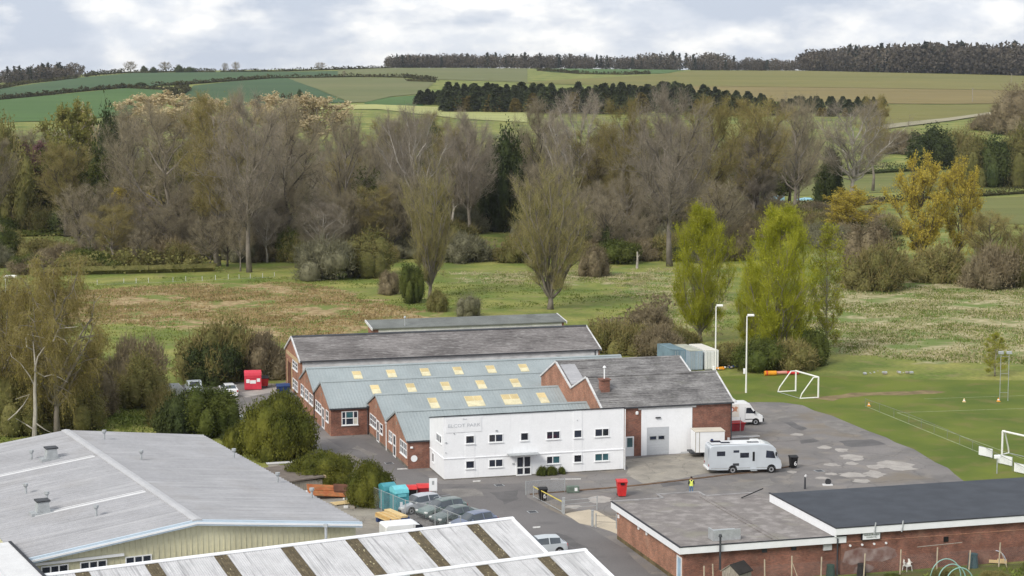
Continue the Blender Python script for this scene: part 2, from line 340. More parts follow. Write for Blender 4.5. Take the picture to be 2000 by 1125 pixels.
def ground():
    def axis(lo, hi, fine, a, b, g=1.13):
        v = list(np.arange(a, b + .01, fine)); s = fine; x = b
        while x < hi: s *= g; x += min(s, 60); v.append(x)
        s = fine; x = a; w = []
        while x > lo: s *= g; x -= min(s, 60); w.append(x)
        return w[::-1] + v
    xs = axis(-2600, 2600, 3.5, -110, 150); ys = axis(-120, 6000, 3.5, 120, 400)
    nx, ny = len(xs), len(ys); vs = []; att = [[], [], []]; rr = random.Random(4)
    for y in ys:
        for x in xs:
            near = -130 < x < 170 and 100 < y < 420
            z = terr(x, y); r = d = m = 0.0
            if near:
                r = soft(RUSH, x, y, 9); d = max(soft(DRY, x, y, 9), 0.5 * soft(DRY2, x, y, 8)); m = soft(MOWN, x, y, 2.5)
            if 272 < y < 420 and not m: z += (rr.random() - .5) * .25 * max(r, d, .2)
            vs.append((x, y, z)); att[0].append(r); att[1].append(d); att[2].append(m)
    fs = [(j * nx + i, j * nx + i + 1, (j + 1) * nx + i + 1, (j + 1) * nx + i) for j in range(ny - 1) for i in range(nx - 1)]
    me = bpy.data.meshes.new('ground'); me.from_pydata(vs, [], fs)
    for n, a in zip(('rush', 'dry', 'mown'), att):
        at = me.attributes.new(n, 'FLOAT', 'POINT'); at.data.foreach_set('value', a)
    me.polygons.foreach_set('use_smooth', [True] * len(fs))
    def ex(nt, N, L, vec, base, mixc, rng, noise):
        def att(n): a = N('ShaderNodeAttribute'); a.attribute_name = n; return a.outputs['Fac']
        def mask(n, sc, k):
            ad = N('ShaderNodeMath'); ad.operation = 'ADD'; L(att(n), ad.inputs[0]); L(rng(noise(sc, 6), .2, .8, -k, k), ad.inputs[1]); return rng(ad.outputs[0], .42, .58)
        tan = mixc(rng(noise(.8, 6), .42, .6), (.25, .175, .08), (.40, .30, .16))
        tan = mixc(rng(noise(.21, 5), .47, .58), tan, (.15, .18, .04))
        base = mixc(mask('rush', .16, .62), base, tan)
        pale = mixc(rng(noise(.55, 6), .42, .6), (.24, .225, .10), (.42, .37, .22))
        pale = mixc(rng(noise(.13, 5), .46, .57), pale, (.14, .19, .045))
        base = mixc(mask('dry', .17, .55), base, pale)
        mown = mixc(rng(noise(.10, 4), .38, .62), (.082, .120, .012), (.135, .165, .020))
        mown = mixc(rng(noise(.33, 5), .52, .7, 0.0, .7), mown, (.165, .145, .045))
        return mixc(rng(att('mown'), .4, .6), base, mown)
    gm = mat('meadow_grass', (.12, .165, .024), .95, .2, .11, col2=(.26, .255, .065), fine=1.6, finev=.22, coord='World', bump=.4, extra=both(spots_extra((.23, .20, .085), .33, .54, .68, .65), spots_extra((.075, .12, .018), .06, .5, .66, .7), ex))
    me.materials.append(gm); o = link('ground', me); tag(o, kind='structure')
ground()
def field(name, top, bot, m, lift=.35, nu=40, nv=14):
    def pl(p, t):
        k = t * (len(p) - 1); i = min(int(k), len(p) - 2); f = k - i; return (p[i][0] + (p[i + 1][0] - p[i][0]) * f, p[i][1] + (p[i + 1][1] - p[i][1]) * f)
    tp = [T(*pl(top, i / nu)) for i in range(nu + 1)]; bp = [T(*pl(bot, i / nu)) for i in range(nu + 1)]
    vs = []
    for j in range(nv + 1):
        for i in range(nu + 1):
            t = j / nv; x = bp[i][0] + (tp[i][0] - bp[i][0]) * t; y = bp[i][1] + (tp[i][1] - bp[i][1]) * t
            vs.append((x, y, terr(x, y) + lift))
    fs = [(j * (nu + 1) + i, j * (nu + 1) + i + 1, (j + 1) * (nu + 1) + i + 1, (j + 1) * (nu + 1) + i) for j in range(nv) for i in range(nu)]
    me = bpy.data.meshes.new(name); me.from_pydata(vs, [], fs); me.materials.append(m); me.polygons.foreach_set('use_smooth', [True] * len(fs))
    return tag(link(name, me), kind='structure')
def crop(name, c, c2, sc=.012, st=(.16, 1, 1), f=.13, fv=.13): return mat(name, c, .95, .1, sc, col2=c2, fine=f, finev=fv, coord='World', stretch=st)
BLUEGREEN = crop('young_wheat', (0.040, 0.084, 0.030), (0.050, 0.100, 0.032)); BRIGHTG = crop('spring_barley', (0.054, 0.116, 0.024), (0.068, 0.132, 0.029))
OLIVE = crop('pale_stubble', (0.124, 0.140, 0.048), (0.152, 0.156, 0.060), .01); SUNLITF = crop('sunlit_pale_field', (.38, .38, .14), (.30, .32, .12))  # second crop: sunlight on the far strip put into a pale yellow colour
BROWNF = crop('drilled_brown_field', (.17, .135, .042), (.225, .175, .06), .008); GREENF = crop('olive_pasture', (.145, .145, .03), (.185, .165, .042), .01)
VALG = crop('valley_pasture', (.115, .135, .03), (.16, .165, .045), .04); CHALK = crop('chalk_track', (.26, .24, .15), (.33, .30, .20))
field('wheat_field', [(-260, 196), (0, 174), (150, 153), (260, 143), (420, 141), (560, 140.5), (660, 139)], [(-260, 212), (0, 193.5), (130, 181), (245, 171), (340, 167), (530, 153), (660, 149)], BLUEGREEN)
field('barley_field', [(-260, 214), (0, 196), (130, 184), (245, 173), (325, 177)], [(-260, 262), (0, 240), (130, 236), (245, 226), (318, 205)], BRIGHTG)
field('wheat_field', [(378, 168), (450, 160), (530, 154), (560, 153)], [(345, 205), (450, 206), (560, 204), (680, 201)], BLUEGREEN)
field('stubble_field', [(560, 153.5), (690, 151.5), (780, 153), (850, 159)], [(684, 201), (715, 200), (765, 189), (826, 184)], OLIVE)
field('clover_field', [(712, 201), (760, 191), (826, 186)], [(712, 204), (760, 206), (826, 208)], BRIGHTG)
field('stubble_field', [(660, 137), (760, 133), (900, 133), (1030, 134.5)], [(660, 148), (760, 149.5), (830, 155), (1030, 161)], OLIVE)
field('pasture_field', [(1040, 135), (1150, 134), (1240, 135), (1340, 137.5)], [(1070, 141), (1130, 144), (1220, 145), (1300, 144)], BRIGHTG)
field('sunlit_field', [(560, 207), (740, 204.5), (900, 212), (1030, 221)], [(560, 214), (740, 214), (900, 233), (1030, 240)], SUNLITF)  # pale tone stands in for sun breaking through the clouds
field('pasture_field', [(1300, 145.5), (1345, 139), (1560, 138.5), (1700, 141.5), (1850, 145), (2060, 150)], [(1000, 163), (1240, 168), (1480, 170), (1660, 172), (1850, 175), (2060, 178)], GREENF)
field('ploughed_field', [(1240, 168.5), (1480, 170.5), (1660, 172.5), (1850, 175.5), (2060, 178.5)], [(1240, 190), (1480, 198), (1660, 203), (1850, 204), (2060, 202)], BROWNF)
field('pasture_field', [(1700, 205), (1850, 205.5), (2060, 203)], [(1690, 246), (1850, 235), (2060, 216)], GREENF)
field('chalk_track', [(1690, 250), (1760, 241), (1850, 232), (1960, 217)], [(1690, 259), (1760, 249), (1850, 238), (1960, 221)], CHALK, .5)
field('valley_field', [(1500, 352), (1640, 345), (1780, 335), (2060, 322)], [(1500, 384), (1640, 380), (1780, 374), (2060, 366)], VALG, .12)
field('valley_field', [(1880, 388), (1960, 386), (2060, 382)], [(1860, 432), (1960, 438), (2060, 440)], VALG, .12)
field('valley_field', [(20, 466), (120, 464), (215, 466)], [(20, 492), (120, 494), (240, 490)], VALG, .12)

# ------------------------------------------------------------------ hard standing
def sheet(name, pts, m, z, kind='structure'):
    mb = MB(); P = [p[:2] for p in pts]; tri = tessellate_polygon([[Vector((x, y, 0)) for x, y in P]])
    mb.add([(x, y, z) for x, y in P], [tuple(t) for t in tri]); me = mb.mesh(name, m)
    for p in me.polygons:
        if p.normal.z < 0: me.flip_normals(); break
    return tag(link(name, me), kind=kind)
def ragged(pts, amp, step, seed=1):
    r = random.Random(seed); out = []
    for (x1, y1), (x2, y2) in zip(pts, pts[1:] + pts[:1]):
        d = math.hypot(x2 - x1, y2 - y1); n = max(1, int(d / step))
        for i in range(n): t = i / n; out.append((x1 + (x2 - x1) * t + r.uniform(-amp, amp), y1 + (y2 - y1) * t + r.uniform(-amp, amp)))
    return out
Q = lambda *p: [G(x, y)[:2] for x, y in p]
yard = Q((1440, 787), (1480, 785), (1529, 786), (1567, 792), (1620, 811), (1677, 834), (1753, 864), (1810, 891), (1852, 914), (1880, 936), (1960, 990), (1700, 1040), (1330, 1180), (960, 1180), (720, 1070), (640, 985), (560, 900), (480, 842), (440, 800), (330, 780), (318, 755), (440, 745), (545, 750), (600, 735), (1200, 720))
sheet('yard', ragged(yard, .25, 2.5), ASPHALT, .004)
sheet('road', ragged(Q((640, 858), (700, 855), (760, 885), (860, 945), (1020, 945), (1030, 972), (1100, 1008), (1160, 1035), (1212, 1068), (1330, 1180), (960, 1180), (900, 1010), (830, 968), (770, 930), (700, 895)), .08, 2, 3), ROAD, .008)
sheet('concrete_apron', ragged(Q((1222, 898), (1360, 884), (1395, 905), (1400, 922), (1330, 934), (1255, 944), (1225, 925)), .2, 2, 5), CONC, .009)
sheet('forecourt', ragged(Q((1095, 937), (1220, 922), (1255, 944), (1216, 950), (1110, 957)), .12, 2, 6), ASPHALT, .008)
sheet('concrete_slab', ragged(Q((1102, 1003), (1150, 995), (1166, 998), (1212, 1022), (1212, 1045), (1168, 1030), (1130, 1022)), .07, 1.5, 7), PALECONC, .012)
sheet('shed_yard', ragged(Q((520, 895), (600, 930), (670, 960), (720, 990), (800, 1015), (860, 1060), (700, 1090), (560, 1000)), .2, 2, 8), CONC, .010)
sheet('parking_edge', ragged(Q((462, 768), (550, 754), (562, 760), (480, 776)), .1, 2, 9), PATCH, .008)
rr = random.Random(11)
for i, (px, py, rx, ry) in enumerate([(1557, 849, 13, 3), (1611, 874, 14, 3.5), (1643, 879, 16, 4), (1665, 893, 24, 6), (1625, 908, 16, 3.5), (1663, 905, 13, 3), (1710, 912, 22, 4), (1745, 908, 38, 8), (1708, 926, 22, 7), (1665, 928, 28, 5), (1623, 926, 12, 2.5), (1606, 934, 14, 3), (1683, 940, 18, 4), (1548, 922, 10, 2.5), (1450, 853, 24, 2.5), (1760, 914, 30, 5), (1170, 976, 26, 7), (1120, 990, 16, 4)]):
    x, y, _ = G(px, py); ax = rx / FPX * y; ay = (G(px, py - ry)[1] - G(px, py + ry)[1]) / 2
    pts = [(x + ax * math.cos(t) * (1 + rr.uniform(-.3, .2)), y + ay * math.sin(t) * (1 + rr.uniform(-.3, .2))) for t in np.arange(0, 2 * math.pi, .42)]
    sheet('dried_puddle', pts, PATCH, .0125 + .0002 * i)
# raised rusty edge of the apron, worn paint marks on the road
mb = MB(); ln = [G(*p) for p in ((1035, 966), (1110, 960), (1200, 953), (1260, 947), (1330, 939), (1420, 928), (1500, 920), (1540, 912))]
for a, b in zip(ln, ln[1:]):
    d = Vector((b[0] - a[0], b[1] - a[1], 0)).normalized(); n = Vector((-d.y, d.x, 0)) * .11
    mb.add([(a[0] - n.x, a[1] - n.y, 0), (b[0] - n.x, b[1] - n.y, 0), (b[0] + n.x, b[1] + n.y, 0), (a[0] + n.x, a[1] + n.y, 0)] + [(q[0] + k * n.x, q[1] + k * n.y, .09) for q, k in ((a, -1), (b, -1), (b, 1), (a, 1))], [(4, 5, 6, 7), (0, 1, 5, 4), (1, 2, 6, 5), (2, 3, 7, 6), (3, 0, 4, 7)])
tag(part('kerb', mb, KERB), kind='structure')
PAINT = mat('worn_white_road_paint', (.55, .54, .52), .9, .2, 4, coord='World')
for i, (px, py, w, d) in enumerate([(931, 940, 15, 1.6), (1048, 1030, 15, 2.0), (787, 916, 22, 1.6), (612, 858, 18, 2.0), (1105, 936, 60, 1.2)]):
    x, y, _ = G(px, py); ax = w / FPX * y / 2; ay = (G(px, py - d)[1] - G(px, py + d)[1]) / 2
    mb = MB().add([(x - ax, y - ay, 0), (x + ax, y - ay * .4, 0), (x + ax, y + ay, 0), (x - ax, y + ay * .5, 0)], [(0, 1, 2, 3)])
    tag(part('road_marking', mb, PAINT, loc=(0, 0, .017)), kind='structure')
TARPATCH = mat('dark_tarmac_patch', (.12, .115, .115), .95, .12, .6, coord='World', fine=7, finev=.1); WORN = mat('light_worn_tarmac', (.20, .187, .175), .95, .15, .7, coord='World', fine=6, finev=.12)
for i, (pp, m) in enumerate(((((1290, 945), (1330, 941), (1336, 946), (1298, 951)), TARPATCH), (((1470, 815), (1540, 806), (1560, 812), (1490, 822)), WORN), (((1560, 860), (1590, 856), (1600, 862), (1565, 866)), TARPATCH), (((960, 962), (1010, 958), (1015, 975), (985, 985)), TARPATCH), (((1085, 1040), (1120, 1050), (1150, 1075), (1120, 1070)), TARPATCH), (((700, 870), (740, 888), (725, 892), (690, 876)), WORN), (((860, 955), (930, 955), (950, 968), (880, 972)), WORN), (((1240, 955), (1300, 952), (1320, 962), (1260, 966)), WORN), (((1420, 945), (1500, 935), (1520, 945), (1440, 958)), WORN), (((1590, 815), (1640, 825), (1690, 850), (1640, 845)), WORN), (((1530, 825), (1545, 823), (1580, 838), (1562, 841)), TARPATCH), (((1640, 862), (1700, 858), (1730, 868), (1660, 874)), TARPATCH))):
    sheet('tarmac_patch', ragged(Q(*pp), .22, 1.1, 40 + i), m, .0095 + .0003 * i)
for i, (px, py) in enumerate(((975, 948), (1040, 1000), (1480, 880), (1600, 920), (760, 905))):
    t = thing('manhole_cover', ('manhole cover in front of the office corner', 'manhole cover on the entrance road', 'manhole cover in the yard behind the motorhome', 'manhole cover among the pale dried puddles', 'manhole cover on the workshop drive')[i], 'manhole', (*G(px, py)[:2], .018), .3); part('frame', MB().box(-.42, .42, -.42, .42, 0, .006), STEEL, t); part('cover', MB().box(-.34, .34, -.34, .34, .0065, .012), DARKTRIM, t)
# pitch lines
LINE = mat('white_pitch_line', (.30, .34, .20), .95, .2, 3, coord='World')
for a, b in (((1752, 806), (2060, 918)), ((1752, 806), (2080, 795)), ((1805, 779), (2080, 770)), ((1690, 793), (2100, 960))):
    A, Bp = Vector(G(*a)), Vector(G(*b)); d = (Bp - A).normalized(); n = Vector((-d.y, d.x, 0)) * .06
    tag(part('pitch_line', MB().add([A - n, Bp - n, Bp + n, A + n], [(0, 1, 2, 3)]), LINE, loc=(0, 0, .006)), kind='structure')
GOALMUD = mat('worn_goalmouth', (.20, .15, .075), .95, .25, .7, coord='World')
pts = Q((1590, 778), (1640, 770), (1700, 766), (1800, 763), (1850, 766), (1790, 770), (1690, 774), (1620, 782))
sheet('worn_goalmouth', ragged(pts, .5, 1.6, 3), GOALMUD, .005)
# ------------------------------------------------------------------ buildings
class Bld:
    def __init__(s, name, label, cat, a0, b0, th=TH, o=B0, group=None):
        s.a0, s.b0, s.th = a0, b0, th; s.root = thing(name, label, cat, W(a0, b0, 0, th, o), th, group)
    def part(s, name, mb, m, parent=None, smooth=False):
        mb.shift(-s.a0, -s.b0); return part(name, mb, m, parent or s.root, smooth=smooth)
def hexa(mb, p, mi=0): # 4 bottom + 4 top corners
    return mb.add(p, [(0, 3, 2, 1), (4, 5, 6, 7), (0, 1, 5, 4), (1, 2, 6, 5), (2, 3, 7, 6), (3, 0, 4, 7)], mi)
def slopebar(mb, a0, a1, be, ze, br, zr, t0, t1):
    return hexa(mb, [(a0, be, ze + t0), (a1, be, ze + t0), (a1, br, zr + t0), (a0, br, zr + t0), (a0, be, ze + t1), (a1, be, ze + t1), (a1, br, zr + t1), (a0, br, zr + t1)])
def ribbed(a0, a1, be, ze, br, zr, pitch=.33, h=.022, lift=.06):
    mb = MB(); n = int((a1 - a0) / pitch); p = (a1 - a0) / n; xs = []
    for i in range(n): x = a0 + i * p; xs += [(x, 0), (x + .55 * p, 0), (x + .68 * p, h), (x + .87 * p, h)]
    xs.append((a1, 0)); vs = []
    for x, q in xs: vs += [(x, be, ze + lift + q), (x, br, zr + lift + q)]
    mb.add(vs, [(2 * i, 2 * i + 2, 2 * i + 3, 2 * i + 1) for i in range(len(xs) - 1)]); return mb
def coursed(a0, a1, be, ze, br, zr, course=.3, step=.022, lift=.05, seed=1, w=1.2):
    mb = MB(); n = int(math.hypot(br - be, zr - ze) / course); r = random.Random(seed); m = int((a1 - a0) / w)
    for i in range(n):
        t0, t1 = i / n, (i + 1) / n
        for j in range(m):
            x0, x1 = a0 + (a1 - a0) * j / m, a0 + (a1 - a0) * (j + 1) / m; st = step + r.uniform(-.012, .016)
            mb.add([(x0, be + (br - be) * t0, ze + (zr - ze) * t0 + lift + st), (x1, be + (br - be) * t0, ze + (zr - ze) * t0 + lift + st), (x1, be + (br - be) * t1, ze + (zr - ze) * t1 + lift), (x0, be + (br - be) * t1, ze + (zr - ze) * t1 + lift),
                    (x0, be + (br - be) * t0, ze + (zr - ze) * t0 + lift), (x1, be + (br - be) * t0, ze + (zr - ze) * t0 + lift)], [(0, 1, 2, 3), (4, 5, 1, 0)])
    return mb
def window(b, wall, pos, s0, s1, z0, z1, cols=(1,), rows=(1,), fm=None, gm=None, name='window', fr=.06, sill=True, d=.05):
    fm = fm or UPVC; gm = gm or GLASS
    def bx(mb, u0, u1, w0, w1, d0, d1):
        if wall == 'F': mb.box(u0, u1, pos - d1, pos - d0, w0, w1)
        elif wall == 'R': mb.box(pos + d0, pos + d1, u0, u1, w0, w1)
        else: mb.box(pos - d1, pos - d0, u0, u1, w0, w1)
    mb = MB(); bx(mb, s0, s1, z1 - fr, z1, -.02, d); bx(mb, s0, s1, z0, z0 + fr, -.02, d); bx(mb, s0, s0 + fr, z0 + fr, z1 - fr, -.02, d); bx(mb, s1 - fr, s1, z0 + fr, z1 - fr, -.02, d)
    if sill: bx(mb, s0 - .05, s1 + .05, z0 - .07, z0 - .003, -.02, d + .06)
    tc, tr = sum(cols), sum(rows); iw, ih = s1 - s0 - 2 * fr, z1 - z0 - 2 * fr; panes = []
    x = s0 + fr; cx = []
    for i, c in enumerate(cols): w = iw * c / tc; cx.append((x, x + w)); x += w
    z = z0 + fr; cz = []
    for i, c in enumerate(rows): h = ih * c / tr; cz.append((z, z + h)); z += h
    for (u0, u1) in cx[:-1]: bx(mb, u1 - fr * .6, u1 + fr * .6, z0 + fr, z1 - fr, -.02, d - .004)
    for (w0, w1) in cz[:-1]: bx(mb, s0 + fr, s1 - fr, w1 - fr * .5, w1 + fr * .5, -.02, d - .008)
    o = b.part(name, mb, fm)
    for i, (u0, u1) in enumerate(cx):
        for j, (w0, w1) in enumerate(cz):
            pm = MB(); bx(pm, u0, u1, w0, w1, -.01, .012)
            g = gm[(i * len(cz) + j) % len(gm)] if isinstance(gm, (list, tuple)) else gm
            b.part('pane', pm, g, o)
    return o
def rooflight(b, a0, a1, be, ze, br, zr, cols=1):
    mb = MB(); slopebar(mb, a0, a1, be, ze, br, zr, .07, .115); o = b.part('rooflight', mb, SKYLIGHT2)
    w = (a1 - a0) / cols
    for i in range(cols):
        for (t0, t1, m) in ((.03, .45, SKYLIGHT2), (.53, .97, SKYLIGHT)):
            f = lambda t: (be + (br - be) * t, ze + (zr - ze) * t)
            (e0, q0), (e1, q1) = f(t0), f(t1); pm = MB(); slopebar(pm, a0 + i * w + .05, a0 + (i + 1) * w - .05, e0, q0, e1, q1, .118, .135); b.part('pane', pm, m, o)
def gutter(b, a0, a1, bb, z, m=None):
    b.part('gutter', MB().box(a0, a1, bb - .14, bb + .02, z - .10, z + .03), m or DARKTRIM)
TEALGLASS = mat('greenish_window_glass', (.03, .10, .12), .08, .3, .8, finev=0, spec=.8)

# white office block with single-pitch roof falling to the back
ob = Bld('office_building', 'white two-storey office block with ELCOT PARK lettering and glazed double door', 'building', 8.87, 2.9)
ob.part('wall', MB().prism([(0, 0), (0, 5.98), (5.82, 4.88), (5.82, 0)], 0, 17.75), WHITE)
mb = MB(); slopebar(mb, -.07, 17.82, -.09, 6.03, 5.86, 4.90, 0, .10); ob.part('roof', mb, DARKTRIM)
ob.part('plinth', MB().box(-.03, 17.78, -.03, 0, 0, .10).box(-.03, 0, 0, 5.82, 0, .10), MOSSBASE)
ob.part('ledge', MB().box(-.06, 17.79, -.06, 0, 1.98, 2.06).box(-.06, 0, 0, 5.80, 1.98, 2.06), WHITE)
for x0, x1 in ((2.04, 2.96), (12.64, 13.53)): ob.part('pilaster', MB().box(x0, x1, -.035, 0, .1, 4.36 if x0 < 5 else 5.9), WHITE)
for n, s0, s1, c in (('w', 2.06, 2.93, (1,)), ('w', 4.32, 5.72, (1, 1.15)), ('w', 7.42, 8.22, (1,)), ('w', 9.98, 11.34, (1, 1.15)), ('w', 12.69, 13.51, (1,)), ('w', 14.8, 16.24, (1.2, 1))):
    window(ob, 'F', -.036 if len(c) == 1 and s0 != 7.42 else 0, s0, s1, 3.36, 4.14, c, fr=.065)
    if s0 != 7.42: window(ob, 'F', -.036 if len(c) == 1 else 0, s0, s1, .98, 1.74, c, fr=.065, gm=[TEALGLASS] if s0 > 14 else ([GLASS, TEALGLASS] if s0 in (9.98,) else None))
window(ob, 'L', 0, .95, 2.95, 3.25, 4.02, (1, 1, 1), fr=.08); window(ob, 'L', 0, 4.0, 4.75, .85, 1.78, fr=.08)
dr = window(ob, 'F', 0, 6.98, 8.5, 0.03, 1.92, (1, 1), (.78, 1.2), name='door', fr=.12, sill=False, d=.08)
mb = MB(); mb.box(6.1, 9.1, -1.05, -.02, 2.14, 2.20); [mb.box(x, x + .05, -1.0, -.02, 2.08, 2.137) for x in (6.3, 7.5, 8.7)]; ob.part('canopy', mb, STEEL)
sg = ob.part('sign_board', MB().box(.2, 3.62, -.045, -.005, 4.48, 5.86), FASCIA)
lettering('ELCOT PARK', .46, GRIME, sg, (1.93 - 8.87, -.056 - 2.9, 5.12), sx=1.18); lettering('Elcot', .2, GRIME, sg, (2.0 - 8.87, -.056 - 2.9, 5.72))
for x, z, s in ((.9, 4.36, .07), (4.98, 4.42, .12), (.1, 3.52, .1), (.1, 2.6, .06), (6.62, 1.15, .13), (13.0, 5.05, .06)): ob.part('wall_fitting', MB().cbox(x, x + s * 1.6, -.1, -.002, z, z + s, .02), STEEL)
ob.part('downpipe', MB().tube([(17.86, -.02, 0), (17.86, -.02, 5.9)], .05, 6), UPVC)

# low brick workshops with blue-grey roofs: two near bays, two far bays
def bays(name, label, a0, a1, prof, ridges, vents, group=None):
    b = Bld(name, label, 'building', (a0 + a1) / 2, prof[0][0] + 3)
    b.part('wall', MB().prism(prof, a0, a1), BRICK_ORANGE_LIT)
    return b
wn = bays('brick_workshop', 'low brick workshop with twin blue-grey gabled roofs adjoining the white office', -2.15, 17.45, [(5.93, 0), (5.93, 2.72), (10.95, 4.72), (15.6, 2.95), (20.7, 4.80), (25.2, 3.15), (25.2, 0)], None, None)
wf = bays('brick_workshop', 'long low brick workshop with twin blue-grey roofs beside the brown-roofed hall', -6.25, 30.5, [(24.45, 0), (24.45, 2.92), (29.75, 4.88), (34.1, 3.1), (38.8, 5.0), (43.6, 3.12), (43.6, 0)], None, None)
for b, a0, a1, sl in ((wn, -2.25, 17.48, [(5.78, 2.68, 10.95, 4.72), (15.6, 2.95, 10.95, 4.72), (15.6, 2.95, 20.7, 4.80), (25.2, 3.15, 20.7, 4.80)]), (wf, -6.35, 30.6, [(24.3, 2.88, 29.75, 4.88), (34.1, 3.1, 29.75, 4.88), (34.1, 3.1, 38.8, 5.0), (43.75, 3.08, 38.8, 5.0)])):
    for (be, ze, br, zr) in sl:
        b.part('roof_slope', ribbed(a0, a1, be, ze, br, zr), BLUEROOF)
        mb = MB(); slopebar(mb, a0 - .05, a0 + .09, be, ze, br, zr, -.08, .12); b.part('verge', mb, BLUEROOF)
        mb = MB(); slopebar(mb, a1 - .09, a1 + .05, be, ze, br, zr, -.08, .12); b.part('verge', mb, BLUEROOF)
    for (be, ze, br, zr) in sl[::2]:
        mb = MB(); slopebar(mb, a0 - .06, a1 + .06, br - .28, zr - .11, br, zr, .10, .155); slopebar(mb, a0 - .06, a1 + .06, br + .28, zr - .11, br, zr, .10, .155); b.part('ridge_cap', mb, BLUEROOF)
gutter(wn, -2.3, -.05, 5.80, 2.72); gutter(wf, -6.4, -2.3, 24.32, 2.90)
wn.part('shaded_front_brickwork', MB().box(-2.14, 0, 5.90, 5.928, .0, 2.66), BRICK); wf.part('shaded_front_brickwork', MB().box(-6.24, -2.2, 24.42, 24.448, 0, 2.85), BRICK)  # darker front panels; weaker light on the fronts put into the brick colour
for x0 in (2.93, 14.67): rooflight(wn, x0, x0 + .95, 17.45, 3.62, 19.45, 4.346)
for x0 in (6.86, 10.79): rooflight(wn, x0, x0 + 1.85, 17.45, 3.62, 19.45, 4.346, 2)
for x0 in (-1.24, 2.65, 6.5, 10.43, 14.31): rooflight(wf, x0, x0 + .95, 26.75, 3.77, 28.55, 4.436)
for x0 in (-1.42, 2.47, 6.35, 10.15, 14.02, 17.87): rooflight(wf, x0, x0 + 1.0, 36.2, 3.947, 37.7, 4.555)
for b, pos, L in ((wn, -2.15, [(12.9, 14.4, 1.15, 2.3, (1, 1), (1, 1)), (6.2, 9.25, 1.05, 2.38, (1, 1, 1, 1), (1, 1)), (20.7, 23.9, 1.2, 2.4, (1, 1, 1), (1, 1)), (17.45, 18.8, 1.18, 2.25, (1,), (1, 1))]), (wf, -6.25, [(29.9, 33.4, 1.3, 2.45, (1, 1, 1), (1, 1)), (25.6, 27.1, 1.22, 2.42, (1,), (1, 1)), (35.0, 37.4, 1.4, 2.6, (1, 1), (1, 1)), (38.0, 40.2, 1.4, 2.65, (1, 1), (1, 1)), (40.8, 43.0, 1.4, 2.7, (1, 1), (1, 1))])):
    for s0, s1, z0, z1, c, r in L: window(b, 'L', pos, s0, s1, z0, z1, c, r, fr=.09)
for b, pos, s0, s1 in ((wn, -2.15, 11.2, 12.5), (wn, -2.15, 19.2, 20.45), (wf, -6.25, 28.1, 29.55)): window(b, 'L', pos, s0, s1, .05, 2.3, (1,), (1, 1), name='door', fr=.14, sill=False)
for b, pos, s in ((wn, -2.15, 10.9), (wn, -2.15, 20.7), (wf, -6.25, 29.7), (wf, -6.25, 38.8)): b.part('vent', MB().box(pos - .03, pos + .01, s - .16, s + .16, 3.45, 3.75), OLDWOOD)
window(wf, 'F', 24.415, -5.1, -3.35, 1.1, 2.58, (.7, 1.6, .8), (1, 1), fr=.08, gm=[GLASS, GLASS, GLASS, TEALGLASS, CREAM, GLASS])
wn.part('round_plaque', MB().tube([(-1.54, 5.885, 1.0), (-1.54, 5.84, 1.0)], .32, 16), UPVC); wn.part('lamp', MB().cbox(-1.92, -1.65, 5.74, 5.888, 2.02, 2.2, .05), UPVC)
for b, x, y, z in ((wn, -2.22, 15.5, 2.75), (wf, -2.32, 24.3, 2.85), (wf, -6.33, 34.05, 2.9)): b.part('downpipe', MB().tube([(x, y, 0), (x, y, z)], .055, 6).box(x - .12, x + .12, y - .12, y + .12, z, z + .2), UPVC if b is wn else DARKTRIM)
for x0, x1 in ((-2.18, -2.152),): wn.part('plinth', MB().box(x0, x1, 5.93, 24.4, 0, .25), MOSSBASE)

# taller brick hall on the right with two slate roofs
hb = Bld('brick_hall', 'taller red brick hall with two grey slate roofs and a grey roller door', 'building', 24.4, 16)
hb.part('wall', MB().prism([(6.0, 0), (6.0, 5.0), (10.9, 7.3), (16.0, 5.4), (21.4, 7.35), (27.0, 4.95), (27.0, 0)], 17.5, 31.3), BRICK_ORANGE_LIT)
hb.part('shaded_front_brickwork', MB().box(17.85, 31.29, 5.965, 5.998, 0, 4.9), BRICK)  # front in the darker brick copy, its shade put into the colour
for k, (be, ze, br, zr) in enumerate([(5.82, 4.92, 10.9, 7.3), (16.0, 5.4, 10.9, 7.3), (16.0, 5.4, 21.4, 7.35), (27.15, 4.9, 21.4, 7.35)]):
    hb.part('roof_slope', coursed(17.45, 31.4, be, ze, br, zr, seed=k), SLATE)
    for x in (17.36, 31.36):
        mb = MB(); slopebar(mb, x, x + .16, be, ze, br, zr, -.06, .13); hb.part('verge', mb, OLDWHITE)
for br, zr in ((10.9, 7.3), (21.4, 7.35)):
    mb = MB(); slopebar(mb, 17.4, 31.45, br - .22, zr - .09, br, zr, .09, .16); slopebar(mb, 17.4, 31.45, br + .22, zr - .09, br, zr, .09, .16); hb.part('ridge_cap', mb, SLATE)
mb = MB(); slopebar(mb, 17.7, 19.3, 16.6, 5.616, 20.6, 7.06, .08, .11); hb.part('roof_repair', mb, SHEDROOF)
gutter(hb, 17.8, 31.4, 5.85, 4.95)
hb.part('chimney', MB().box(18.2, 19.1, 8.3, 9.1, 5.6, 7.35).box(18.1, 19.2, 8.2, 9.2, 7.35, 7.47), BRICK); hb.part('flue', MB().tube([(18.65, 8.7, 7.4), (18.65, 8.7, 8.7)], .07, 6).tube([(18.65, 8.7, 8.6), (18.65, 8.7, 8.78)], [.2, .05], 8), UPVC)
pn = hb.part('door_surround', MB().box(21.62, 22.2, 5.90, 5.962, .01, 4.64).box(24.55, 27.0, 5.90, 5.962, .01, 4.64).box(22.2, 24.55, 5.90, 5.962, 2.8, 4.64), WHITE)
hb.part('lintel', MB().box(21.3, 27.4, 5.87, 5.963, 4.645, 4.84), OLDWHITE)
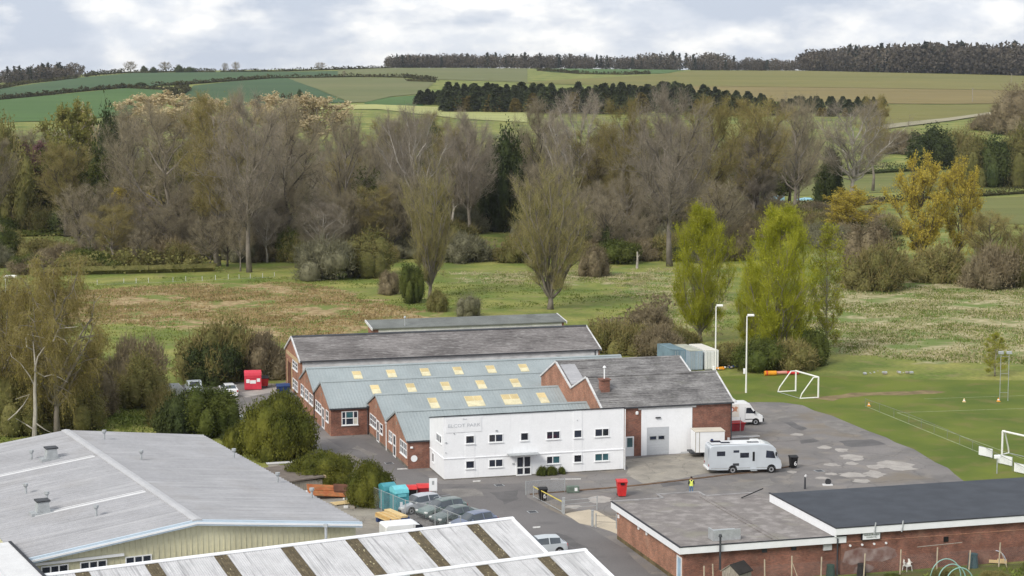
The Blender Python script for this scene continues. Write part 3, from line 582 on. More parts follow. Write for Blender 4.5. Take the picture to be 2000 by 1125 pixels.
rd = hb.part('roller_door', MB().box(22.2, 24.55, 5.925, 5.963, .01, 2.8), GREYDOOR)
for i in range(9): hb.part('door_slat', MB().box(22.22, 24.53, 5.905, 5.924, .05 + i * .305, .05 + i * .305 + .285), GREYDOOR, rd)
for x0, x1 in ((22.5, 23.2), (23.4, 24.05)): hb.part('pane', MB().box(x0 - .04, x1 + .04, 5.88, 5.903, 1.5, 1.98), STEEL, rd); hb.part('pane', MB().box(x0 + .03, x1 - .03, 5.87, 5.879, 1.58, 1.9), GLASS, rd)
window(hb, 'F', 5.965, 20.0, 20.85, .02, 2.0, (1,), (1, 1.4), gm=[UPVC, TEALGLASS], name='door', fr=.13, sill=False)
hb.part('alarm_box', MB().cbox(21.0, 21.3, 5.82, 5.963, 4.2, 4.52, .08), UPVC); hb.part('lamp', MB().box(23.1, 23.6, 5.75, 5.898, 3.72, 3.84), DARKTRIM); hb.part('lamp', MB().cbox(30.8, 31.05, 5.86, 5.963, 1.0, 1.35, .03), UPVC)
hb.part('downpipe', MB().tube([(31.2, 5.9, 0), (31.2, 5.9, 4.9)], .06, 6), DARKTRIM)

# rear hall with brown-grey roof, and the flat-roofed hall behind it
rb_ = Bld('rear_brick_hall', 'long brick hall with brown-grey pitched roof behind the workshops', 'building', 13, 53)
rb_.part('wall', MB().prism([(48.2, 0), (48.2, 4.45), (54.0, 6.5), (58.9, 4.45), (58.9, 0)], -5.45, 31.2), BRICK_ORANGE_LIT)
rb_.part('rendered_wall', MB().box(-5.2, 31.0, 48.16, 48.198, 2.6, 4.36), OLDWHITE)
for k, (be, ze, br, zr) in enumerate([(48.0, 4.38, 54.0, 6.5), (59.1, 4.38, 54.0, 6.5)]):
    rb_.part('roof_slope', coursed(-5.5, 31.3, be, ze, br, zr, .42, .03, seed=20 + k, w=1.1), BROWNSLATE)
    for x in (-5.62, 31.25):
        mb = MB(); slopebar(mb, x, x + .16, be, ze, br, zr, -.1, .13); rb_.part('verge', mb, OLDWHITE)
mb = MB(); slopebar(mb, -5.5, 31.3, 53.7, 6.39, 54, 6.5, .09, .17); slopebar(mb, -5.5, 31.3, 54.3, 6.39, 54, 6.5, .09, .17); rb_.part('ridge_cap', mb, DARKTRIM)
gutter(rb_, -5.5, 31.3, 48.02, 4.42); rb_.part('downpipe', MB().tube([(30.6, 48.1, 0), (30.6, 48.1, 4.3)], .06, 6), DARKTRIM)
STONE = mat('sandstone_lintel', (.50, .38, .22), .9, .1, 1.5)
rb_.part('lintel', MB().box(-5.52, -5.452, 49.3, 58.0, 4.0, 4.42), STONE)
rb_.part('doorway', MB().box(-5.50, -5.452, 54.3, 57.2, 0.02, 3.2), DKRUST); rb_.part('door_frame', MB().box(-5.53, -5.453, 57.2, 57.5, 0, 3.4).box(-5.53, -5.453, 54.0, 54.3, 0, 3.4), STONE)
window(rb_, 'L', -5.455, 50.0, 53.6, 2.9, 3.9, (1, 1, 1), (1, 1), fr=.1); window(rb_, 'L', -5.455, 50.0, 53.6, .5, 1.7, (1, 1, 1), (1, 1), fr=.1)
fb = Bld('flat_roofed_hall', 'farthest low hall with a flat grey-green roof against the meadow', 'building', 24, 85)
GREENROOF = mat('grey_green_felt', (.165, .175, .165), .9, .15, .3, fine=4, finev=.1, extra=both(spots_extra((.10, .105, .10), .35, .55, .66, .6), spots_extra((.22, .23, .22), .9, .6, .7, .4)))
fb.part('wall', MB().prism([(83.5, 0), (83.5, 3.0), (87.6, 3.5), (87.6, 0)], 10.6, 37.6), BRICK); fb.part('rendered_wall', MB().box(11.2, 37.3, 83.46, 83.497, 1.2, 2.95), OLDWHITE)
mb = MB(); slopebar(mb, 10.3, 37.9, 83.25, 2.98, 87.9, 3.56, .02, .16); fb.part('roof', mb, GREENROOF)
mb = MB(); slopebar(mb, 10.2, 10.34, 83.2, 2.98, 87.95, 3.56, -.12, .2); slopebar(mb, 37.86, 38.0, 83.2, 2.98, 87.95, 3.56, -.12, .2); fb.part('verge', mb, OLDWHITE)
fb.part('flue', MB().tube([(15.0, 84.0, 2.9), (15.0, 84.0, 4.5)], .09, 6).tube([(15.0, 84, 4.4), (15.0, 84, 4.6)], [.22, .08], 8), STEEL)

# clubhouse: two flat-roofed wings
GREYKERB = mat('grey_roof_kerb', (.30, .29, .29), .9, .15, 1.5)
cb = Bld('clubhouse', 'low brick clubhouse wing with patched grey felt roof and white fascia', 'building', 14.5, -33)
cb.part('wall', MB().plate([(8.3, -41.1), (20.9, -41.1), (20.9, -25.9), (15.6, -25.9), (15.6, -24.5), (12.8, -24.5), (12.8, -25.9), (8.3, -25.9)], 0, 2.55), BRICK)
cb.part('lit_side_brickwork', MB().box(8.27, 8.298, -41.08, -25.92, .02, 2.52), BRICK_ORANGE_LIT); cb.part('plinth', MB().box(8.24, 8.268, -41.0, -26.0, 0, .3), mat('mossy_brick', (.13, .10, .05), .95, .3, 1.5))  # lighter side brick: light from the left put into the colour
cb.part('fascia', MB().box(7.85, 21.35, -41.5, -41.40, 2.52, 3.02).box(7.85, 7.95, -41.40, -25.55, 2.52, 3.02).box(7.95, 12.5, -25.65, -25.55, 2.6, 3.02).box(21.25, 21.35, -41.4, -29.2, 2.52, 3.02), FASCIA)
cb.part('roof', MB().plate([(7.9, -41.45), (21.3, -41.45), (21.3, -28.6), (20.9, -25.6), (16.0, -25.6), (16.0, -24.15), (12.4, -24.15), (12.4, -25.6), (7.9, -25.6)], 2.54, 3.03), FELT)
cb.part('roof_edge', MB().box(7.82, 21.4, -41.53, -41.36, 3.032, 3.09).box(7.82, 7.98, -41.36, -25.5, 3.032, 3.09), EDGE)
cb.part('roof_edge', MB().box(7.98, 12.35, -25.72, -25.5, 3.032, 3.12).box(12.3, 16.1, -24.25, -24.05, 3.032, 3.13).box(12.3, 12.5, -25.5, -24.25, 3.032, 3.12).box(15.95, 16.15, -25.7, -24.25, 3.032, 3.12).box(16.15, 20.9, -25.75, -25.55, 3.032, 3.1), GREYKERB)
cb.part('roof_joint', MB().box(15.5, 15.75, -41.3, -25.8, 3.032, 3.10).box(15.95, 16.1, -41.3, -25.8, 3.032, 3.07), FELT)
bx = MB(); bx.box(11.0, 13.2, -40.3, -40.2, 3.032, 3.85).box(11.0, 11.1, -40.2, -39.2, 3.032, 3.85).box(13.1, 13.2, -40.2, -39.2, 3.032, 3.6).box(11.1, 13.1, -40.2, -39.2, 3.6, 3.66); cb.part('roof_tank', bx, STEEL)
cb.part('flue', MB().tube([(11.0, -41.7, 1.2), (11.0, -41.7, 3.75)], .08, 6).tube([(11.0, -41.7, 3.7), (11.0, -41.7, 3.9)], [.16, .1], 8), DARKTRIM)
cb.part('pipe', MB().tube([(18.6, -27.4, 3.12), (21.0, -26.2, 3.5)], .05, 5), BLACK)
window(cb, 'L', 8.27, -40.9, -39.9, .03, 2.1, gm=LIGHTBLUE, fm=UPVC, name='door', fr=.1, sill=False)
for s, z in ((-26.6, 2.0), (-31.5, 2.2), (-33.4, 2.2)): cb.part('wall_lamp', MB().cbox(8.14, 8.268, s, s + .25, z - .14, z + .14, .03), UPVC)
for x in (14.6, 17.0): cb.part('vent', MB().box(x, x + .4, -41.16, -41.101, 2.12, 2.4), DARKTRIM)
cb.part('downpipe', MB().tube([(20.6, -41.56, 0), (20.6, -41.56, 2.9)], .06, 6), DARKTRIM); cb.part('meter_box', MB().box(19.6, 20.3, -41.22, -41.101, 1.95, 2.4), OLDWHITE)
cd = Bld('clubhouse', 'brick clubhouse hall with dark grey flat roof and a small white sign', 'building', 31, -35.5)
cd.part('wall', MB().box(20.95, 48.0, -41.4, -29.5, 0, 3.2), BRICK)
cd.part('fascia', MB().box(20.35, 48.6, -41.78, -41.68, 3.22, 3.72).box(20.35, 20.45, -41.68, -29.1, 3.05, 3.72), FASCIA)
cd.part('roof', MB().box(20.38, 48.6, -41.74, -29.05, 3.24, 3.735), DARKFELT); cd.part('roof_edge', MB().box(20.3, 48.6, -41.82, -41.7, 3.737, 3.80).box(20.3, 20.44, -41.7, -29.0, 3.737, 3.80), EDGE)
for x in (23.6, 25.9): cd.part('bracket', MB().tube([(x - .12, -41.85, 3.15), (x + .03, -41.8, 4.0)], .06, 5), STEEL)
sg = cd.part('sign', MB().box(22.6, 24.15, -41.60, -41.402, 2.62, 3.2), EDGE); sgf = cd.part('sign_face', MB().box(22.66, 24.09, -41.63, -41.602, 2.68, 3.15), FASCIA, sg)
for t, z in (('MARLBOROUGH', 3.02), ('TOWN F.C.', 2.84)): lettering(t, .17, GREENBOX, sg, (23.38 - 31, -41.64 + 35.5, z))
for x in (21.7, 22.7, 23.7, 24.7): cd.part('wall_light', MB().tube([(x, -41.402, 2.25), (x, -41.5, 2.25)], .09, 8), UPVC)
cd.part('string_course', MB().box(21.0, 48, -41.43, -41.402, 2.5, 2.56), BRICK_ORANGE_LIT); cd.part('vent', MB().box(29.6, 30.0, -41.45, -41.402, 2.0, 2.4), BLACK)
GRIMEW = mat('limewashed_brick_patch', (.33, .26, .24), .95, .35, 1.2, col2=(.17, .09, .075))
cd.part('limewash_patch', MB().prism([(21.1, 1.0), (21.9, .7), (23.2, .95), (24.4, .8), (25.7, 1.15), (25.5, 1.7), (24.8, 2.0), (23.6, 1.85), (22.5, 2.05), (21.3, 1.8)], -41.409, -41.402, 'y'), GRIMEW)
cd.part('limewash_patch', MB().prism([(22.0, .1), (23.4, .05), (23.9, .4), (23.1, .75), (22.2, .5)], -41.409, -41.402, 'y'), GRIMEW)
t = thing('bollard', 'short dark bollard standing in the yard beyond the dark flat roof', 'bollard', G(1572, 955))
part('shaft', MB().tube([(0, 0, 0), (0, 0, 1.15)], [.1, .07], 7), DARKTRIM, t); part('cap', MB().tube([(0, 0, 1.14), (.12, 0, 1.32)], [.12, .1], 7), OLDWHITE, t)
t = thing('tub', 'round dark tub on a pale base lying in the yard beyond the dark flat roof', 'tub', G(1617, 948))
part('base', MB().cbox(-.5, .45, -.25, .25, 0, .12, .04), OLDWHITE, t); part('bowl', MB().tube([(0, .2, .42), (0, -.12, .36)], [.22, .3], 10), DARKTRIM, t)

# big pale shed and the white-roofed sheds in front of it
PH = math.radians(26.6); S0 = (-11.176, 141.074)
sb = Bld('metal_shed', 'large shed with pale grey ribbed roof and cream cladding', 'shed', -12.5, 19, PH, S0)
sb.part('wall', MB().prism([(-24.7, 0), (-24.7, 4.85), (-12.6, 6.3), (-.3, 4.85), (-.3, 0)], .3, 37.5, 'y'), CLAD)
n = 60; mb = MB()
for i in range(n): x = -24.6 + i * 24.2 / n; mb.box(x, x + .06, .26, .298, 0, 4.8 + 1.42 * (1 - abs(x + 12.5) / 12.5))
sb.part('cladding_rib', mb, CLAD).__setitem__('kind', 'stuff')
def ribbed_y(y0, y1, x0, z0, x1, z1, pitch, h):
    m = ribbed(y0, y1, x0, z0, x1, z1, pitch, h); m.v = [(b, a, z) for a, b, z in m.v]; return m
for x0, x1 in ((-25.0, -12.6), (0.0, -12.6)):
    sb.part('roof_slope', ribbed_y(-.1, 38.0, x0, 4.95, x1, 6.45, .62, .095), SHEDROOF)
    mb = MB(); hexa(mb, [(x0, -.28, 4.66), (x1, -.28, 6.16), (x1, -.1, 6.16), (x0, -.1, 4.66), (x0, -.28, 5.08), (x1, -.28, 6.58), (x1, -.1, 6.58), (x0, -.1, 5.08)]); sb.part('verge_trim', mb, TRIM)
    mb = MB(); hexa(mb, [(x0, -.34, 4.78), (x1, -.34, 6.28), (x1, -.282, 6.28), (x0, -.282, 4.78), (x0, -.34, 4.92), (x1, -.34, 6.42), (x1, -.282, 6.42), (x0, -.282, 4.92)]); sb.part('trim_bead', mb, UPVC)
mb = MB(); y0, y1 = -.3, 38.05
for sx in (-1, 1): hexa(mb, [(-12.6, y0, 6.55), (-12.6 + sx * .36, y0, 6.50), (-12.6 + sx * .36, y1, 6.50), (-12.6, y1, 6.55), (-12.6, y0, 6.66), (-12.6 + sx * .36, y0, 6.60), (-12.6 + sx * .36, y1, 6.60), (-12.6, y1, 6.66)])
sb.part('ridge_cap', mb, mat('pale_ridge_cap', (.46, .46, .47), .5, .06, 1))
PALESHEET = mat('newer_pale_sheet', (.66, .66, .66), .5, .05, 1)
for y in (10.9, 25.9):
    mb = MB(); hexa(mb, [(-21.6, y - .4, 5.36 + .115), (-13.2, y - .4, 6.38 + .115), (-13.2, y + .4, 6.38 + .115), (-21.6, y + .4, 5.36 + .115), (-21.6, y - .4, 5.36 + .135), (-13.2, y - .4, 6.38 + .135), (-13.2, y + .4, 6.38 + .135), (-21.6, y + .4, 5.36 + .135)]); sb.part('pale_roof_sheet', mb, PALESHEET)
for x, y, z in ((-20.9, 11.2, 5.45), (-16.2, 28.2, 6.0)):
    mb = MB(); mb.box(x - .9, x + .9, y - .55, y + .55, z, z + .22).prism([(x - .5, z + .22), (x + .5, z + .22), (x + .38, z + 1.0), (x - .38, z + 1.0)], y - .45, y + .45, 'y'); o = sb.part('roof_vent', mb, STEEL); sb.part('vent_cap', MB().box(x - .5, x + .5, y - .5, y + .5, z + 1.002, z + 1.12), DARKTRIM, o)
for x, y in ((-10.3, 33.6), (-9.8, 23.8), (-1.1, 26.0), (-1.1, 15.0), (-.6, 8.6), (-17.6, 29.2), (-20.6, 18.0), (-19.9, 14.0), (-18.0, 6.8)):
    z = 4.98 + 1.5 * (1 - abs(x + 12.6) / 12.5); sb.part('flue', MB().tube([(x, y, z), (x, y, z + .72)], .09, 7).tube([(x, y, z + .62), (x, y, z + .75), (x, y, z + .92)], [.10, .2, .2], 8), STEEL)
SHEDWIN = (-23.6, -20.9, -17.7); SWZ = 3.62
for s0 in SHEDWIN: window(sb, 'F', .255, s0, s0 + 1.9, SWZ, SWZ + .72, (1, 1, 1), fr=.08)
sb.part('gutter', MB().box(-24.6, -17.8, .10, .256, 4.46, 4.64), UPVC)
PH2 = math.radians(27.9); _p = G(1000, 1013, 5.0); S2 = (_p[0] - 10.5 * math.cos(PH2) - 3.8 * math.sin(PH2), _p[1] - 10.5 * math.sin(PH2) + 3.8 * math.cos(PH2))
nr = Bld('white_roofed_shed', 'near shed with twin white fibre-cement roofs and brown rooflight strips', 'shed', -8, -12, PH2, S2)
ZR, ZV = 5.0, 3.55
nr.part('wall', MB().prism([(-1.0, 0), (-1.0, 4.0), (-3.8, ZR - .12), (-9.25, ZV - .12), (-14.65, ZR - .12), (-20.1, ZV - .12), (-20.1, 0)], -34.5, 10.3), OLDWHITE)
def sheetrun(b, a0, a1, be, ze, br, zr):
    segs = []; x = a0
    strips = [-27.1, -22.1, -17.3, -12.4, -7.5, -2.6, 2.3, 7.05]
    for s in strips:
        if s + .48 < a0 or s > a1: continue
        segs.append((x, s - .48, 0)); segs.append((s - .48, s + .48, 1)); x = s + .48
    segs.append((x, a1, 0))
    for s0, s1, k in segs:
        m = ribbed(s0 + .006, s1 - .006, be, ze, br, zr, .16, .025, .05 if k else .065); b.part('rooflight_strip' if k else 'roof_sheet', m, BROWNLIGHT if k else NEARROOF)
for be, br, lo, hi in ((-9.25, -3.8, ZV, ZR), (-.9, -3.8, 4.1, ZR), (-20.1, -14.65, ZV, ZR), (-9.25, -14.65, ZV, ZR)):
    sheetrun(nr, -34.6, 10.4, be, lo, br, hi)
    mb = MB(); slopebar(mb, 10.3, 10.56, be, lo, br, hi, -.15, .14); nr.part('verge', mb, FASCIA)
for br in (-3.8, -14.65):
    mb = MB(); slopebar(mb, -34.6, 10.58, br - .3, ZR - .07, br, ZR, .09, .16); slopebar(mb, -34.6, 10.58, br + .3, ZR - .07, br, ZR, .09, .16); nr.part('ridge_cap', mb, FASCIA)
nr.part('flue', MB().tube([(-4.2, -3.2, 4.6), (-4.2, -3.2, 6.0)], .1, 7).tube([(-4.2, -3.2, 5.9), (-4.2, -3.2, 6.1)], [.2, .17], 8), STEEL)
# roof corner of a lean-to at the left edge
lt = Bld('lean_to_shed', 'corner of a pale flat roof with black edge at the bottom left', 'shed', -30, -6, PH, S0)
lt.part('wall', MB().box(-38, -25.2, -16, 1.5, 0, 5.0), CLAD); lt.part('roof', MB().box(-38, -25.0, -16, 3.9, 5.3, 5.42), PALESHEET)
lt.part('roof_edge', MB().box(-25.0, -24.8, -16, 3.9, 5.25, 5.48), EDGE)
for x in (-27.5, -30.2): lt.part('roof_rib', MB().box(x, x + .25, -16, 3.9, 5.422, 5.5), PALESHEET)
# ------------------------------------------------------------------ vehicles
def wheel(parent, x, y, r=.31, w=.2):
    t = part('wheel', MB().loft([[(r * k * math.cos(a), yy, r * k * math.sin(a)) for a in np.linspace(0, 2 * math.pi, 18, endpoint=False)] for yy, k in ((-w / 2, .9), (-w / 2 + .03, 1), (w / 2 - .03, 1), (w / 2, .9))]), TYRE, parent, (x, y, r))
    s = 1 if y > 0 else -1
    part('rim', MB().loft([[(r * k * math.cos(a), s * yy, r * k * math.sin(a)) for a in np.linspace(0, 2 * math.pi, 14, endpoint=False)] for yy, k in ((w / 2 - .02, .68), (w / 2 + .012, .62), (w / 2 - .005, .2))]), RIM, t)
CARGLASS = mat('car_glass', (.055, .07, .085), .05, .2, 1, finev=0, spec=1.0)
def car(label, paintm, loc, rz, stations, glass_side, glass_top, hw=.86, axles=(1.25, -1.25), group=None, roofbars=False, name='parked_car', cat='car'):
    t = thing(name, label, cat, loc, rz, group)
    rings = []
    for x, top, wt, belt, ws in stations:
        w = hw * ws; half = [(w * .93, .24), (w, .42), (w, .62), (w * .97, belt), (wt, top - .05 if top - belt > .1 else top - .02), (wt * .86, top), (0, top + .015)]
        rings.append([(x, y, z) for y, z in half] + [(x, -y, z) for y, z in half[-2::-1]])
    n = len(rings[0]); body, gl = MB(), MB()
    for i in range(len(rings) - 1):
        for k in range(n - 1):
            q = [rings[i][k], rings[i][k + 1], rings[i + 1][k + 1], rings[i + 1][k]]
            g = (k in (3, n - 5) and i in glass_side) or (k in (4, 5, n - 7, n - 6) and i in glass_top)
            (gl if g else body).add(q, [(3, 2, 1, 0)])
    body.add(rings[0], [tuple(range(n))]); body.add(rings[-1], [tuple(range(n - 1, -1, -1))])
    body.add([r[0] for r in rings] + [r[-1] for r in rings], [(i, i + 1, len(rings) + i + 1, len(rings) + i) for i in range(len(rings) - 1)])
    part('body', body, paintm, t, smooth=False); part('windows', gl, CARGLASS, t)
    for ax in axles:
        for s in (1, -1):
            part('wheel_arch', MB().tube([(ax, s * (hw - .16), .33), (ax, s * (hw + .006), .33)], .37, 14), BLACK, t); wheel(t, ax, s * (hw - .09))
    L0, L1 = stations[0][0], stations[-1][0]
    LAMP = mat('clear_lamp', (.75, .76, .74), .2, .05, 3, finev=0); TAIL = mat('red_tail_lamp', (.4, .02, .02), .3, .1, 3, finev=0)
    for s in (1, -1):
        part('headlight', MB().cbox(L1 - .28, L1 - .02, s * hw * .74 - .16, s * hw * .74 + .16, .58, .72, .03), LAMP, t)
        part('tail_light', MB().cbox(L0 - .01, L0 + .22, s * hw * .84 - .09, s * hw * .84 + .09, .68, .9, .03), TAIL, t)
        part('mirror', MB().cbox(.72, .86, s * (hw + .09) - .09, s * (hw + .09) + .09, .93, 1.07, .03), paintm, t)
    part('bumper', MB().cbox(L1 - .06, L1 + .05, -hw * .8, hw * .8, .28, .5, .04), BLACK, t); part('number_plate', MB().box(L0 - .02, L0 + .02, -.26, .26, .5, .62), YELLOW, t)
    if roofbars:
        for s in (1, -1): part('roof_rail', MB().tube([(-1.4, s * .56, 1.5), (-1.3, s * .56, 1.56), (.3, s * .56, 1.56), (.4, s * .56, 1.48)], .02, 5), STEEL, t)
    return t
HATCH = [(-2.02, .62, .70, .58, .9), (-1.97, .96, .66, .86, .97), (-1.8, 1.06, .62, .94, 1), (-1.42, 1.41, .56, .97, 1), (-.55, 1.46, .58, .95, 1), (-.47, 1.465, .58, .95, 1), (.42, 1.41, .57, .93, 1), (1.12, .99, .63, .91, 1), (1.85, .80, .62, .75, .95), (2.05, .62, .58, .56, .85)]
HG = ({3, 5, 6}, {2, 6})
ESTATE = [(-2.25, .62, .70, .58, .9), (-2.2, 1.0, .66, .88, .97), (-2.05, 1.08, .62, .95, 1), (-1.75, 1.40, .57, .97, 1), (-.75, 1.47, .58, .95, 1), (-.67, 1.47, .58, .95, 1), (.35, 1.42, .57, .93, 1), (1.05, .99, .63, .91, 1), (1.95, .80, .62, .75, .95), (2.2, .62, .58, .56, .85)]
SALOON = [(-2.2, .62, .70, .58, .9), (-2.15, .93, .66, .86, .97), (-1.65, 1.0, .64, .92, 1), (-1.0, 1.36, .56, .94, 1), (-.35, 1.42, .57, .93, 1), (-.27, 1.42, .57, .93, 1), (.4, 1.38, .56, .92, 1), (1.1, .97, .63, .90, 1), (1.95, .79, .62, .74, .95), (2.2, .62, .58, .56, .85)]
def face(p, q): return math.atan2(q[1] - p[1], q[0] - p[0])
# silver hatchback by the white roof, heading left behind it
car('silver hatchback parked on the road between the white roof ends', PSILVER, G(1056, 1082), math.radians(180 + 17), HATCH, *HG, axles=(1.2, -1.3))
# row of parked cars behind the wire fence, noses towards the camera-left
g = 'cars parked behind the wire fence'
for (px, py, m, lab, st, rb) in ((816, 998, PGREY, 'silver-grey car nearest the teal recycling banks', ESTATE, False), (862, 1007, PGREEN, 'dark green estate car with roof rails behind the wire fence', ESTATE, True), (889, 1020, mat('green_black_paint', (.085, .12, .115), .3, .04, 1, finev=0, spec=.5, coat=.35), 'green-black car with dark rear window behind the wire fence', SALOON, False), (925, 1033, PBLUE, 'dark blue car half hidden below the white roof edge', HATCH, False)):
    car(lab, m, G(px, py), math.radians(180 + 38), st, *HG, group=g, roofbars=rb)
car('small white hatchback parked beside the red clothing bank', PWHITE, G(447, 772), math.radians(107), HATCH, *HG, axles=(1.2, -1.3))
# pickup with open bed
def pickup(loc, rz):
    t = thing('pickup_truck', 'silver pickup with empty load bed parked under the dark bushes', 'pickup', loc, rz)
    mb = MB(); prof = [(-2.6, .45), (-2.6, .95), (-.55, .95), (-.45, 1.1), (-.2, 1.72), (.75, 1.72), (1.35, 1.12), (2.4, 1.0), (2.5, .45)]
    mb.prism(prof, -.8, .8, 'y'); o = part('body', mb, PSILVER, t)
    part('load_bed', MB().box(-2.5, -.6, -.68, .68, .955, .965), BLACK, t); part('bed_side', MB().box(-2.6, -.5, .72, .82, .6, 1.12).box(-2.6, -.5, -.82, -.72, .6, 1.12).box(-2.62, -2.52, -.8, .8, .6, 1.1), PSILVER, t)
    part('rear_window', MB().add([(-.44, -.62, 1.16), (-.44, .62, 1.16), (-.225, .56, 1.66), (-.225, -.56, 1.66)], [(3, 2, 1, 0)]).shift(-.012, 0), GLASS, t)
    part('windscreen', MB().add([(.8, -.6, 1.68), (.8, .6, 1.68), (1.34, .7, 1.15), (1.34, -.7, 1.15)], [(3, 2, 1, 0)]).shift(.012, 0, .012), GLASS, t)
    for s in (1, -1):
        part('side_window', MB().add([(-.25, s * .806, 1.14), (1.0, s * .806, 1.14), (.7, s * .806, 1.62), (-.1, s * .806, 1.62)], [(0, 1, 2, 3)]), GLASS, t)
        for ax in (1.55, -1.6): wheel(t, ax, s * .74, .36, .22)
pickup(G(380, 772), math.radians(108))
def flatbed(loc, rz):
    t = thing('flatbed_trailer', 'grey open-topped mesh trailer beside the silver pickup', 'trailer', loc, rz)
    part('deck', MB().box(-2, 2, -.95, .95, .5, .6), STEEL, t)
    for y in (-.95, .91): part('side_panel', MB().box(-2, 2, y, y + .04, .6, 1.35), STEEL, t)
    for x in (-2, 1.96): part('end_panel', MB().box(x, x + .04, -.9, .9, .6, 1.35), STEEL, t)
    for s in (1, -1): wheel(t, 0, s * .85, .32, .2)
    part('drawbar', MB().tube([(2, 0, .5), (3.2, 0, .45)], .05, 6), STEEL, t)
flatbed(G(338, 776), math.radians(108))
# white panel van whose roof shows above the white-roofed shed
def van(name, label, loc, rz, L=5.2, Hh=2.3, W2=.98, group=None, graphics=False):
    t = thing(name, label, 'van', loc, rz)
    h = L / 2; prof = [(-h, .35), (-h, Hh - .12), (-h + .12, Hh), (h - 1.75, Hh), (h - 1.5, Hh - .1), (h - .78, 1.32), (h - .12, 1.05), (h, .8), (h, .35)]
    rings = []
    for y, k in ((-W2, .96), (-W2 * .9, 1.0), (W2 * .9, 1.0), (W2, .96)):
        rings.append([(x * (k if abs(x) > h - .3 else 1), y, z if z < 1.4 else 1.4 + (z - 1.4) * (.97 if abs(y) == W2 else 1)) for x, z in prof])
    mb = MB().loft(rings); part('body', mb, PWHITE, t)
    part('windscreen', MB().add([(h - 1.45, -.8, Hh - .2), (h - 1.45, .8, Hh - .2), (h - .83, .86, 1.40), (h - .83, -.86, 1.40)], [(3, 2, 1, 0)]).shift(.03, 0, .03), GLASS, t)
    for s in (1, -1):
        y = s * (W2 + .006)
        part('side_window', MB().add([(h - 1.95, y, 1.32), (h - .95, y, 1.28), (h - 1.42, y, 1.92), (h - 1.9, y, 1.92)], [(0, 1, 2, 3)]), GLASS, t)
        part('door_seam', MB().box(h - 2.05, h - 2.03, y - .004, y + .004, .5, 2.0).box(h - 2.0, h - .95, y - .004, y + .004, .62, .70), BLACK, t)
        for ax in (h - .85, -h + 1.1): part('wheel_arch', MB().tube([(ax, s * (W2 - .2), .36), (ax, s * (W2 + .007), .36)], .41, 14), BLACK, t); wheel(t, ax, s * (W2 - .09), .34, .22)
        part('headlight', MB().cbox(h - .2, h + .01, s * .7 - .14, s * .7 + .14, .82, 1.0, .03), RIM, t); part('mirror', MB().cbox(h - 1.1, h - .95, s * (W2 + .16) - .1, s * (W2 + .16) + .1, 1.3, 1.6, .03), BLACK, t)
    part('bumper', MB().cbox(h - .12, h + .1, -W2 * .95, W2 * .95, .35, .75, .06), BLACK, t)
    return t
van('parked_van', 'white van roof showing above the white-roofed shed', G(798, 1066), math.radians(20), 4.4, 2.0)
vp = G(1437, 828)
v = van('box_van', 'white catering van with printed side panel beside the brick hall', vp, math.radians(8), 5.6, 2.45)
part('printed_panel', MB().box(-2.7, .1, -.995, -.99, .95, 2.3), mat('printed_food_panel', (.70, .66, .60), .5, .1, 2.0, col2=(.74, .70, .66), finev=0, extra=both(spots_extra((.45, .18, .08), 1.1, .56, .60, .9), spots_extra((.30, .25, .05), 1.7, .62, .66, .8))), v)
part('emblem', MB().tube([(-.75, -.997, 1.75), (-.75, -1.002, 1.75)], .28, 16), DKRED, v); part('emblem', MB().tube([(-.75, -1.003, 1.75), (-.75, -1.007, 1.75)], .2, 16), UPVC, v)
part('roof_unit', MB().cbox(-1.7, -.1, -.6, .6, 2.45, 2.75, .08), OLDWHITE, v)
p = G(1436, 840); t = thing('skip', 'dark red steel skip standing in front of the catering van', 'skip', p, TH)
part('hull', MB().prism([(-1.0, 0), (-1.2, .85), (.9, .85), (.7, 0)], -.6, .6, 'y'), DKRED, t); part('rim', MB().box(-1.25, .95, -.66, -.6, .8, .9).box(-1.25, .95, .6, .66, .8, .9), RED, t); part('prop', MB().tube([(.2, -.9, 0), (.2, -.9, 1.5)], .03, 5), STEEL, t)
p = G(1440, 854); t = thing('roof_panel', 'pale sheet lying on the yard by the brick hall corner', 'sheet', p, TH); part('sheet', MB().box(-2.2, 2.4, -.4, .3, .02, .09), PALESHEET, t); part('batten', MB().box(-2.2, 2.4, -.1, .0, .092, .13), OLDWOOD, t)

